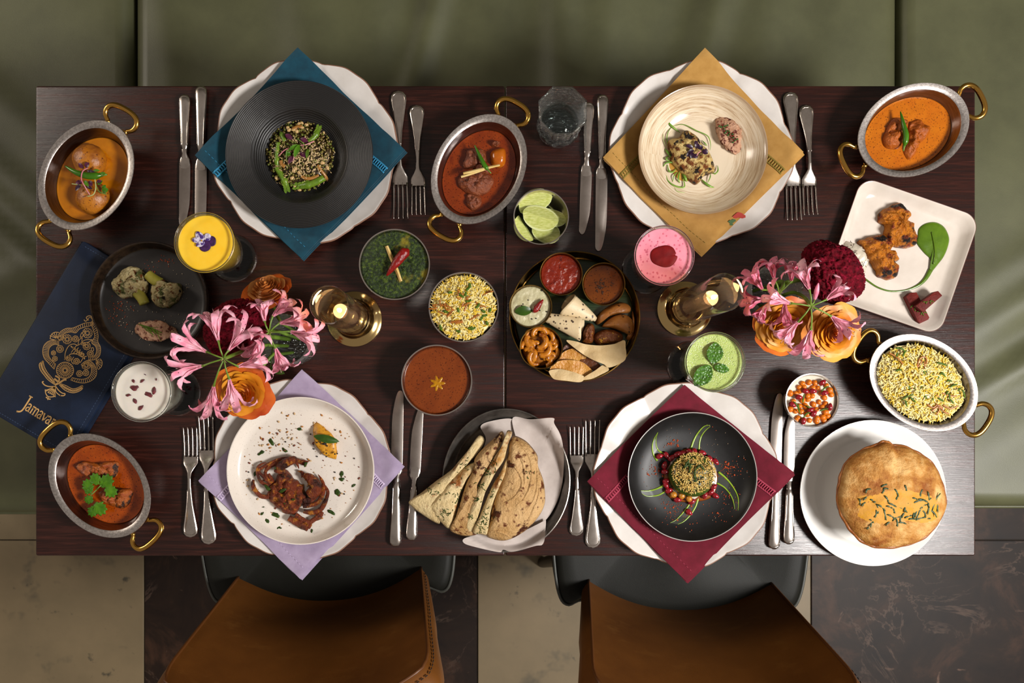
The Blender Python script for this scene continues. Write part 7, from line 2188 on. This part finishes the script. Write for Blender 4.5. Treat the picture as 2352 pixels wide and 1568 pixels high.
bread([(480, 1260), (530, 1140), (590, 960), (640, 800), (720, 640), (720, 570), (800, 470), (900, 380), (980, 300), (1010, 330), (1000, 390), (930, 470), (870, 560), (820, 680), (760, 800), (700, 930), (660, 1080), (620, 1260), (740, 1310), (640, 1330), (540, 1310)], .036, .016, ROTI, 'rolled brown flaky bread third from the left', 3)
bread([(620, 1260), (660, 1080), (720, 920), (790, 760), (860, 620), (940, 500), (1010, 400), (1040, 295), (1090, 310), (1060, 400), (1020, 560), (930, 700), (850, 850), (780, 1000), (740, 1150), (700, 1290)], .040, .016, NAAN, 'buttery yellow naan fold fourth from the left', 4)
bread([(705, 1290), (760, 1140), (830, 980), (900, 820), (980, 690), (1040, 560), (1050, 640), (1000, 760), (940, 900), (890, 1040), (860, 1180), (840, 1310), (780, 1310)], .044, .015, NAAN, 'narrow herbed naan fold beside the large flaky bread', 5)
px = [(830, 1320), (860, 1180), (890, 1000), (940, 820), (1000, 660), (1050, 520), (1060, 420), (1100, 345), (1190, 375), (1270, 440), (1340, 540), (1345, 640), (1390, 760), (1415, 900), (1410, 1020), (1360, 1130), (1270, 1240), (1150, 1330), (1020, 1380), (900, 1365)]
big, ob = bread(px, .036, .026, ROTI, 'large half-moon flaky bread with charred spots', 6, 4.0)
# raised flaky coils of the large bread
BT = bvh_of(big, big.location)
for k, pts in enumerate(([(1060, 620), (1110, 640), (1180, 760), (1170, 860), (1080, 960), (960, 1010)], [(1070, 500), (1150, 540), (1200, 640), (1210, 800), (1140, 920), (1010, 1000), (920, 1010)], [(1090, 410), (1200, 470), (1270, 600), (1270, 800), (1210, 940), (1120, 1020)], [(1180, 400), (1300, 520), (1330, 660), (1330, 840), (1290, 980), (1180, 1120)], [(1350, 800), (1340, 950), (1270, 1120), (1220, 1190)], [(840, 1290), (930, 1270), (1020, 1300), (1070, 1340)])):
    ps = crom([P(*BX(*q), .06) for q in pts], 30, False)
    out = []
    for p in ps:
        hit = BT.ray_cast(Vector((p.x, p.y, 1.2)), Vector((0, 0, -1)))[0]
        out.append((hit if hit is not None else p) + Vector((0, 0, -.0004)))
    MB().add(tube(out, [.0022 * math.sin(PI * (i + 1) / 31) + .0003 for i in range(30)], 7, .8)).build('flaky_layer', ROTI, big)
rnd = random.Random(91)
m = MB()
spots = [(400, 990, 70), (520, 860, 40), (330, 900, 40), (620, 620, 40), (500, 1090, 40), (420, 1090, 30), (780, 830, 22), (920, 630, 25), (880, 900, 30), (830, 1110, 35), (800, 1180, 30), (700, 1130, 30), (950, 720, 25), (840, 700, 20), (790, 1260, 25), (560, 960, 20), (1240, 720, 30), (740, 970, 20), (270, 850, 15)]
for k in range(260):
    cx, cy, s = rnd.choice(spots)
    x, y = rnd.gauss(cx, s), rnd.gauss(cy, s)
    best = None
    for ob_ in [o for o in bpy.data.objects if o.name.startswith('flatbread')]:
        pass
    c0 = camo.location
    d = (P(*BX(x, y), .05) - c0).normalized()
    m_ = None
    for T in _BR if '_BR' in globals() else globals().setdefault('_BR', [bvh_of(o, o.location) for o in bpy.data.objects if o.name.startswith('flatbread')]):
        hit = T.ray_cast(c0, d)
        if hit[0] is not None and (m_ is None or hit[3] < m_[1]): m_ = (hit[0], hit[3])
    if m_ is None: continue
    p = m_[0] + Vector((0, 0, .0004))
    a = rnd.random() * PI; l = S(rnd.uniform(1.2, 4.5)); e = Vector((math.cos(a), math.sin(a), 0)) * l; s2 = Vector((-math.sin(a), math.cos(a), 0)) * l * rnd.uniform(-.5, .5)
    m.add(tube([p - e, p + s2, p + e], [.0003, .0006, .0003], 5, .6))
one('chopped_herbs', 'chopped green herbs sprinkled over the flatbreads', 'herbs', m, HERB_DARK, None, None, None, 'stuff')

# ================================================================ drink garnishes
dl_ = 0.1385
PANSY = NT('pansy_petal'); PANSY.l(PANSY.ramp(PANSY.noise(220, 2), [(.4, '#2a0a3a'), (.6, '#3d124f')]), PANSY.b.inputs['Base Color']); PANSY = PANSY.set(rough=.5).m
PANSYW = NT('pansy_pale_petal'); PANSYW.l(PANSYW.ramp(PANSYW.noise(240, 3), [(.46, '#cdc4d6'), (.58, '#3d2070')]), PANSYW.b.inputs['Base Color']); PANSYW = PANSYW.set(rough=.5).m
YX = lambda x, y: (380 + x / 7.467, 460 + y / 7.467)
def petal_disc(px, py, h, rx, ry, deg, thick=.0008, seed=1):
    c = P(px, py, h); b = math.radians(deg); pts = []
    for k in range(26):
        a = 2 * PI * k / 26
        x, y = S(rx, h) * math.cos(a) * (1 + .05 * math.sin(3 * a + seed)), S(ry, h) * math.sin(a)
        pts.append((c.x + x * math.cos(b) - y * math.sin(b), c.y + x * math.sin(b) + y * math.cos(b)))
    return lump(pts, c.z, thick, 2, .0008, 150, 6, seed)
pan = thing('pansy_flower', 'purple and white pansy floating on the yellow drink', 'flower', P(*YX(620, 690), dl_))
for (x, y, rx, ry, d, m_, z) in ((790, 700, 11, 12, 0, PANSY, 0), (680, 780, 13, 14, 30, PANSY, .0006), (590, 620, 13, 9, 50, PANSYW, .0012), (720, 630, 9, 9, 0, PANSYW, .0012), (540, 680, 11, 7, 0, PANSYW, .0018), (600, 745, 11, 7, -20, PANSYW, .0022)):
    MB().add(petal_disc(*YX(x, y), dl_ + .0006 + z, rx, ry, -d, seed=x)).build('petal', m_, pan)
MB().add(blob(P(*YX(620, 690), dl_ + .0042), .0012, sub=2)).build('flower_eye', mat('pansy_eye', '#c08a10', .5), pan)
DRYROSE = mat('dried_rose_petal', '#3d0c14', .6, vary=('#77282c', 120), bump=(200, .6, .002))
WX = lambda x, y: (x / 3.136, 530 + y / 3.136)
for k, (x, y, r, l) in enumerate(((970, 1130, 9, 'largest dried rose petal at the upper left of the white drink'), (960, 1080, 4.5, 'small dried rose petal above the largest one'), (1025, 1080, 5, 'narrow dark petal at the top of the white drink'), (1045, 1035, 2, 'tiniest petal crumb at the top of the white drink'), (1125, 1070, 2.5, 'tiny petal crumb at the right of the white drink'), (925, 1182, 5, 'dark round petal at the left of the white drink'), (975, 1225, 6, 'petal near the bottom left of the white drink'), (1015, 1275, 7, 'lowest dried rose petal on the white drink'), (1070, 1180, 9, 'crumpled petal right of centre on the white drink'), (1110, 1150, 7, 'crumpled petal at the far right of the white drink'))):
    flake(*WX(x, y), dl_ + .0005, r, k + 5, l, 'dried rose petals on the white drink', DRYROSE, 'rose_petal', 'petal')
o = outline([(1493, 588), (1497, 575), (1510, 567), (1530, 563), (1545, 568), (1552, 580), (1551, 586), (1556, 589), (1552, 600), (1543, 610), (1528, 614), (1512, 610), (1498, 602)], dl_, 50)
one('red_rose_petal', 'single dark red petal floating on the pink drink', 'petal', MB().add(lump(o, TZ + dl_ + .0002, .0016, 3, .0006, 50, 9, 3)), mat('red_petal', '#5e0307', .6, vary=('#7a0a0c', 60), spec=.2))
MINT = NT('mint_leaf'); mv = MINT.vor(260); MINT.l(MINT.ramp(mv, [(.05, '#1a3c08'), (.5, '#3c6a12')]), MINT.b.inputs['Base Color']); MINT.bump(mv, .9, .002); MINT = MINT.set(rough=.4).m
GX = lambda x, y: (1410 + x / 3.734, 500 + y / 3.734)
mint = thing('mint_sprig', 'mint sprig of three leaves on the green drink', 'herb', P(*GX(850, 1250), dl_))
for (x0, y0, x1, y1, w) in ((850, 1250, 875, 1065, 38), (830, 1270, 690, 1440, 40), (860, 1275, 990, 1310, 21)):
    a, b = P(*GX(x0, y0), dl_ + .0025), P(*GX(x1, y1), dl_ + .0025)
    MB().add(leaf(a, b - a, (b - a).length, S(w, dl_), .002, .0005, .18, 22, .035, 0, 9)).build('leaf', MINT, mint)
MB().add(tube([P(*GX(845, 1265), dl_ + .0005), P(*GX(850, 1250), dl_ + .004)], .0011, 7)).build('stem', STEM_GREEN, mint)
# ================================================================ flower vases
def make_vase():
    def cut(a, r, z):
        if .006 < z < .080:
            e = min(1, (z - .006) / .008, (.080 - z) / .008)
            k = math.cos(10 * a + z * 190) * math.cos(10 * a - z * 190)
            return (r + .0014 * e * k, z)
        return (r, z)
    prof = [(0, 0), (.029, 0), (.0315, .002)] + [(.0315 + .004 * q / 20, .004 + .078 * q / 20) for q in range(21)] + [(.0362, .09), (.0372, .0985), (.0368, .1), (.0355, .0995)]
    inner = [(.0355, .0995), (.0342, .09), (.0325, .06), (.030, .02), (.026, .0095), (0, .008)]
    t = MB().add(lathe(prof, 60, rfun=cut)).add(lathe(inner, 60))
    return t
VASES = {}
for key, px, py, l in (('L', 683, 789, 'cut glass vase holding pink nerines near the yellow drink'), ('R', 1737, 682, 'cut glass vase holding pink nerines near the square plate')):
    c = P(px, py)
    mb = make_vase(); mb.v = [p + c for p in mb.v]
    one('glass_vase', l, 'vase', mb, CUT_GLASS, c, 'cut glass flower vases', smooth=False)
    VASES[key] = c

# ================================================================ flowers
PINK = NT('nerine_pink')
pk = PINK.ramp(PINK.noise(70, 3, .5), [(.3, '#dd7d98'), (.7, '#f4bfcd')])
PINK.l(pk, PINK.b.inputs['Base Color']); PINK = PINK.set(rough=.45, sss=.2).m
PINK_D = NT('nerine_deep_pink'); PINK_D.l(PINK_D.ramp(PINK_D.noise(70, 3, .5), [(.3, '#cc5c7c'), (.7, '#e796ab')]), PINK_D.b.inputs['Base Color']); PINK_D = PINK_D.set(rough=.45, sss=.2).m
FIL_M = mat('stamen_pink', '#dba3a8', .4); ANTH = mat('anther_dark', '#33201f', .7)
GSTEM = mat('flower_stalk', '#55731f', .4, vary=('#6f8c30', 40))

def petal_strip(base, d, rad, L, W, spread, curl, seed, n=13, nw=5):
    """narrow recurved petal: grows along d, bends towards rad and rolls back at its tip"""
    side = d.cross(rad).normalized()
    V, F = [], []
    pos = Vector(base); ang = spread * .35
    step = L / (n - 1)
    rnd = random.Random(seed)
    tw = rnd.uniform(-.5, .5)
    for i in range(n):
        t = i / (n - 1)
        w = W / 2 * (0.35 + .65 * min(1, t * 2.2)) * (1 - .92 * max(0, (t - .72) / .28) ** 1.6)
        dirv = d * math.cos(ang) + rad * math.sin(ang)
        nrm = rad * math.cos(ang) - d * math.sin(ang)
        s2 = side * math.cos(tw * t) + nrm * math.sin(tw * t)
        for k in range(nw):
            q = -1 + 2 * k / (nw - 1)
            wav = .0012 * math.sin(t * 17 + q * 2 + seed) * abs(q) * min(1, t * 2)
            V.append(pos + s2 * (w * q) - nrm * (w * .45 * (1 - q * q)) * (1 - t * .6) + nrm * wav)
        pos = pos + dirv * step
        ang += (spread * .9 / n) + curl / n * max(0, (t - .35) / .65) ** 1.1 * 2.2
    for i in range(n - 1):
        for k in range(nw - 1): F.append([i * nw + k, i * nw + k + 1, (i + 1) * nw + k + 1, (i + 1) * nw + k])
    return V, F

def nerine(label, ctr, foot, florets, buds=(), m=None, group='pink nerine flowers', mouth=None):
    """ctr (px,py,h) of the umbel; foot world point; florets: (base px, base py, tip px, tip py, dh)"""
    c = P(*ctr)
    t = thing('nerine_flower', label, 'flower', foot, group)
    st = crom([foot, foot.lerp(mouth, .55), mouth, mouth.lerp(c, .5) + Vector((0, 0, .012)), c], 26, False)
    MB().add(tube(st, .0026, 8)).build('stalk', GSTEM, t)
    br = MB()
    for k in range(5):
        a = k * 1.3
        e = Vector((math.cos(a), math.sin(a), .3)) * .006
        br.add(tube([c, c + e * .6 + Vector((0, 0, .002)), c + e + Vector((.001 * math.sin(k * 5), 0, -.001))], [.0006, .0004, .0002], 4))
    br.build('bract', mat('dry_bract', '#a08a5c', .7) if 'dry_bract' not in bpy.data.materials else bpy.data.materials['dry_bract'], t)
    for k, (bx, by, tx, ty, dh) in enumerate(florets):
        h0 = ctr[2] + dh * .5
        b = P(bx, by, h0)
        MB().add(tube(crom([c, c.lerp(b, .5) + Vector((0, 0, .004)), b], 8, False), [.0011] * 6 + [.0014, .0018], 7)).build('pedicel', GSTEM, t)
        MB().add(blob(b, .0021, sub=1)).build('ovary', GSTEM, t)
        tip = P(tx, ty, ctr[2] + dh)
        d = (tip - b); L = d.length * 1.85; d = d.normalized()
        u = d.cross(Vector((0, 0, 1))).normalized(); v = u.cross(d).normalized()
        fl = MB()
        for s in range(6):
            a = 2 * PI * s / 6 + .3
            e = d + (u * math.cos(a) + v * math.sin(a)) * .16 + v * -.05
            bend = v * .006
            p0, p1, p2 = b + d * .003, b + e.normalized() * L * .55 + bend, b + e.normalized() * L * (.66 + .12 * math.sin(s * 3 + k)) + bend * 2.2
            fl.add(tube([p0, p1, p2], [.0004, .0004, .0003], 4), 0)
            fl.add(blob(p2, (.0010, .0006, .0005), (0, 0, s), sub=1), 1)
        fo = fl.build('floret', [FIL_M, ANTH], t)
        for s in range(6):
            a = 2 * PI * s / 6 + k * .5
            rad = u * math.cos(a) + v * math.sin(a)
            MB().add(petal_strip(b, d, rad, L * random.uniform(.95, 1.12), .0112, .66, 4.4 + random.uniform(-.6, .8), k * 7 + s)).build('petal', m or PINK, fo)
    for (bx, by, tx, ty) in buds:
        b, e = P(bx, by, ctr[2]), P(tx, ty, ctr[2] + .012)
        MB().add(tube(crom([c, c.lerp(b, .5) + Vector((0, 0, .003)), b], 8, False), .0011, 7)).build('pedicel', GSTEM, t)
        MB().add(tube(crom([b, b.lerp(e, .4), b.lerp(e, .75), e], 12, False), [.0015, .0022, .0029, .0033, .0035, .0034, .0031, .0027, .0022, .0016, .001, .0004], 8)).build('bud', PINK_D, t)
    return t

ROSE = NT('orange_rose_petal')
rc = ROSE.ramp(ROSE.noise(22, 3, .5), [(.3, '#c8660c'), (.55, '#dc8f1c'), (.75, '#e0a030')])
ROSE.l(rc, ROSE.b.inputs['Base Color']); ROSE = ROSE.set(rough=.5, sss=.15).m
ROSE_O = NT('deep_orange_rose_petal'); ROSE_O.l(ROSE_O.ramp(ROSE_O.noise(22, 3, .5), [(.3, '#b03a0a'), (.7, '#d8701a')]), ROSE_O.b.inputs['Base Color']); ROSE_O = ROSE_O.set(rough=.5, sss=.15).m
ROSE_P = NT('peach_rose_petal'); ROSE_P.l(ROSE_P.ramp(ROSE_P.noise(22, 3, .5), [(.3, '#c97a3a'), (.7, '#dba060')]), ROSE_P.b.inputs['Base Color']); ROSE_P = ROSE_P.set(rough=.5, sss=.15).m

def rose(label, ctr, rpx, axis, foot, mouth, inner, outer, seed, n=30, openness=1.0, first_outer=22):
    c = P(*ctr)
    R = S(rpx, ctr[2])
    t = thing('rose', label, 'flower', foot, 'orange roses in the vases')
    ax = Vector(axis).normalized()
    u = ax.cross(Vector((0, 1, 0.01))).normalized(); v = ax.cross(u).normalized()
    rnd = random.Random(seed)
    base = c - ax * R * .62
    st = crom([foot, foot.lerp(mouth, .6), mouth, base - ax * .008, base], 18, False)
    MB().add(tube(st, .0024, 7)).build('stem', GSTEM, t)
    for k in range(n):
        f = k / (n - 1)
        r = R * (.05 + .90 * f ** .95)
        az = k * 2.39996 + rnd.uniform(-.15, .15)
        half = 1.25 - .35 * f                         # half angular width
        hgt = R * (1.15 - .42 * f ** 1.4)
        V, F = [], []
        nu, nv = 11, 9
        for j in range(nv):
            q = j / (nv - 1)
            for i in range(nu):
                s = -1 + 2 * i / (nu - 1)
                a = az + s * half * (math.sin(PI * min(1, .25 + q * .55)) ** .6)
                edge = q - .10 * abs(s) ** 2.5 * q
                rr = r * (.18 + .82 * min(1, edge * 1.6) ** .8)
                flare = max(0, (edge - .62) / .38) ** 1.6 * (R * (.10 + .36 * f) * openness)
                rr2 = rr * (1 - .30 * (1 - f) * edge) + flare + .0009 * math.sin(s * 7 + k) * q * f
                z = hgt * edge - flare * .75 * (f ** .7) + .0010 * math.sin(s * 5 + k * 2) * q
                V.append(base + (u * math.cos(a) + v * math.sin(a)) * rr2 + ax * z)
        for j in range(nv - 1):
            for i in range(nu - 1): F.append([j * nu + i, j * nu + i + 1, (j + 1) * nu + i + 1, (j + 1) * nu + i])
        MB().add((V, F)).build('petal', outer if k >= first_outer else inner, t)
    MB().add(lathe([(R * .62, R * .15), (R * .66, R * .40), (R * .5, R * .62), (R * .25, R * .80), (0, R * .88)], 24), mtx=Matrix.Translation(base) @ Vector((0, 0, 1)).rotation_difference(ax).to_matrix().to_4x4()).build('petal_core', inner, t)  # solid core added to keep the gaps between the petals from going dark
    MB().add(blob(base, (R * .22, R * .22, R * .22), sub=2)).build('hip', GSTEM, t)
    return t

CELO = NT('crimson_velvet'); cv = CELO.noise(170, 4, .6); CELO.l(CELO.ramp(cv, [(.3, '#2d030a'), (.55, '#5f0716'), (.75, '#8a1030')]), CELO.b.inputs['Base Color']); CELO.bump(cv, .8, .003); CELO = CELO.set(rough=.8, spec=.1).m
def celosia(label, ctr, rx, ry, deg, foot, mouth, seed):
    c = P(*ctr)
    t = thing('celosia_flower', label, 'flower', foot, 'crimson celosia heads')
    st = crom([foot, foot.lerp(mouth, .6), mouth, c - Vector((0, 0, .03)), c - Vector((0, 0, .012))], 18, False)
    MB().add(tube(st, .0034, 8)).build('stem', GSTEM, t)
    v, f = ico(6)
    out = []
    a, b = S(rx, ctr[2]), S(ry, ctr[2])
    R = Matrix.Rotation(math.radians(deg), 3, 'Z')
    for p in v:
        q = p * 3.4 + Vector((seed, 0, 0))
        w = noise.noise(p * 1.6 + Vector((seed, 1, 2)))
        q = q + Vector((noise.noise(q * 1.1), noise.noise(q * 1.1 + Vector((9, 0, 0))), noise.noise(q * 1.1 + Vector((0, 9, 0))))) * 1.0
        rid = 1 - abs(noise.noise(q * 1.9)) * 3.0
        k = 1 + .12 * w + .10 * rid
        out.append(R @ Vector((p.x * a, p.y * b, max(p.z, -.35) * a * .62)) * k + c)
    MB().add((out, f)).build('crest', CELO, t)
    return t

vL, vR = VASES['L'], VASES['R']
def mouth(v, dx, dy): return v + Vector((dx, dy, .099))
def foot(v, dx, dy): return v + Vector((dx, dy, .012))
LX = lambda x, y: (380 + x / 4.238, 610 + y / 4.238)
RX = lambda x, y: (1680 + x / 5.227, 550 + y / 5.227)
def fl(X, lst): return [(*X(a, b), *X(c, d), e) for a, b, c, d, e in lst]
nerine('pink nerine head leaning left over the white drink', (*LX(570, 905), .185), foot(vL, -.012, -.004), fl(LX, [(515, 730, 455, 500, .01), (400, 838, 190, 740, .0), (360, 975, 150, 1010, -.005), (470, 1170, 450, 1370, -.02), (620, 1100, 660, 1310, -.015), (710, 980, 920, 930, .0), (615, 825, 770, 620, .012)]), (), PINK, mouth=mouth(vL, -.026, -.008))
nerine('pink nerine head beside the candle and left vase', (*LX(1010, 650), .165), foot(vL, .008, .006), fl(LX, [(965, 540, 945, 390, .01), (1045, 490, 1180, 370, .01), (1110, 560, 1310, 530, .005), (1215, 640, 1420, 700, .0), (1070, 800, 1130, 960, -.012), (930, 700, 850, 830, -.01)]), fl and [(*LX(945, 700), *LX(930, 640))], PINK, mouth=mouth(vL, -.008, .012))
nerine('pink nerine head spreading over the right roses', (*RX(950, 800), .180), foot(vR, .012, -.006), fl(RX, [(935, 600, 850, 370, .012), (1140, 720, 1310, 590, .006), (1195, 920, 1370, 1060, -.008), (955, 1080, 890, 1300, -.02), (800, 985, 640, 1160, -.015), (705, 765, 480, 690, .0)]), [(*RX(1000, 720), *RX(1045, 520))], PINK, mouth=mouth(vR, .024, -.004))
nerine('deeper pink nerine head over the right vase and smoked chimney', (*RX(570, 640), .145), foot(vR, -.008, .008), fl(RX, [(510, 470, 490, 290, .012), (375, 600, 250, 430, .008), (720, 500, 720, 330, .012), (400, 720, 200, 740, .0), (420, 800, 330, 930, -.008), (640, 760, 640, 960, -.01)]), (), PINK_D, mouth=mouth(vR, .006, .012))
rose('open orange-yellow rose above the lavender napkin', (*LX(745, 1235), .125), 54, (-.05, -.35, 1), foot(vL, -.004, -.014), mouth(vL, -.016, -.022), ROSE, ROSE_O, 1, 44, 1.0, 34)
rose('peach rose nearest the yellow drink', (*LX(985, 235), .105), 52, (-.15, .75, .75), foot(vL, .004, .014), mouth(vL, -.004, .026), ROSE_P, ROSE_O, 2, 38, .8, 28)
rose('large golden rose at the right of its bouquet', (*RX(1235, 1120), .135), 55, (.15, -.25, 1), foot(vR, .014, -.010), mouth(vR, .024, -.014), ROSE, ROSE, 3, 44, 1.0, 40)
rose('golden rose half hidden by deeper pink petals', (*RX(620, 1060), .105), 54, (-.1, -.45, 1), foot(vR, .0, -.014), mouth(vR, .004, -.026), ROSE, ROSE_O, 4, 42, 1.0, 37)
celosia('crimson velvety celosia head behind the left nerines', (*LX(690, 610), .120), 72, 58, 35, foot(vL, -.010, .006), mouth(vL, -.026, .006), 3)
celosia('crimson velvety celosia head overlapping the square plate', (*RX(1210, 400), .120), 74, 62, -45, foot(vR, .010, .010), mouth(vR, .022, .012), 8)
for X, b, e, l in ((LX, (1020, 990), (1145, 1045), 'small green leaf below the left vase'), (LX, (780, 870), (850, 790), 'small green leaf beside the left vase')):
    a, d = P(*X(*b), .10), P(*X(*e), .105)
    o_ = MB().add(leaf(a, d - a, (d - a).length * 1.1, .010, .002, .002, .3))
    o_.add(tube([a, mouth(vL, -.015, -.01)], .0009, 5))
    one('vase_leaf', l, 'leaf', o_, HERB_DARK, None, 'loose leaves in the left vase')

# ================================================================ repeats that only their place tells apart
def ordinal(n):
    ones = ['zeroth', 'first', 'second', 'third', 'fourth', 'fifth', 'sixth', 'seventh', 'eighth', 'ninth', 'tenth', 'eleventh', 'twelfth', 'thirteenth', 'fourteenth', 'fifteenth', 'sixteenth', 'seventeenth', 'eighteenth', 'nineteenth']
    if n < 20: return ones[n]
    tens = {2: 'twenty', 3: 'thirty', 4: 'forty', 5: 'fifty'}
    t, o = divmod(n, 10)
    if o == 0: return tens[t][:-1] + 'ieth'
    return tens[t] + '-' + ones[o]
same = {}
for o in bpy.data.objects:
    if o.parent is None and 'label' in o and 'group' in o:
        same.setdefault((o['group'], o['label']), []).append(o)
for (g_, l_), os_ in same.items():
    if len(os_) < 2: continue
    if 'around the patty' in g_:
        cx = sum(o.location.x for o in os_) / len(os_); cy = sum(o.location.y for o in os_) / len(os_)
        os_.sort(key=lambda o: math.atan2(o.location.x - cx, o.location.y - cy) % (2 * PI))
        end = 'clockwise from the top'
    else:
        os_.sort(key=lambda o: o.location.x)
        end = 'from the left'
    for k, o in enumerate(os_):
        o['label'] = f'{l_}, {ordinal(k + 1)} {end}'
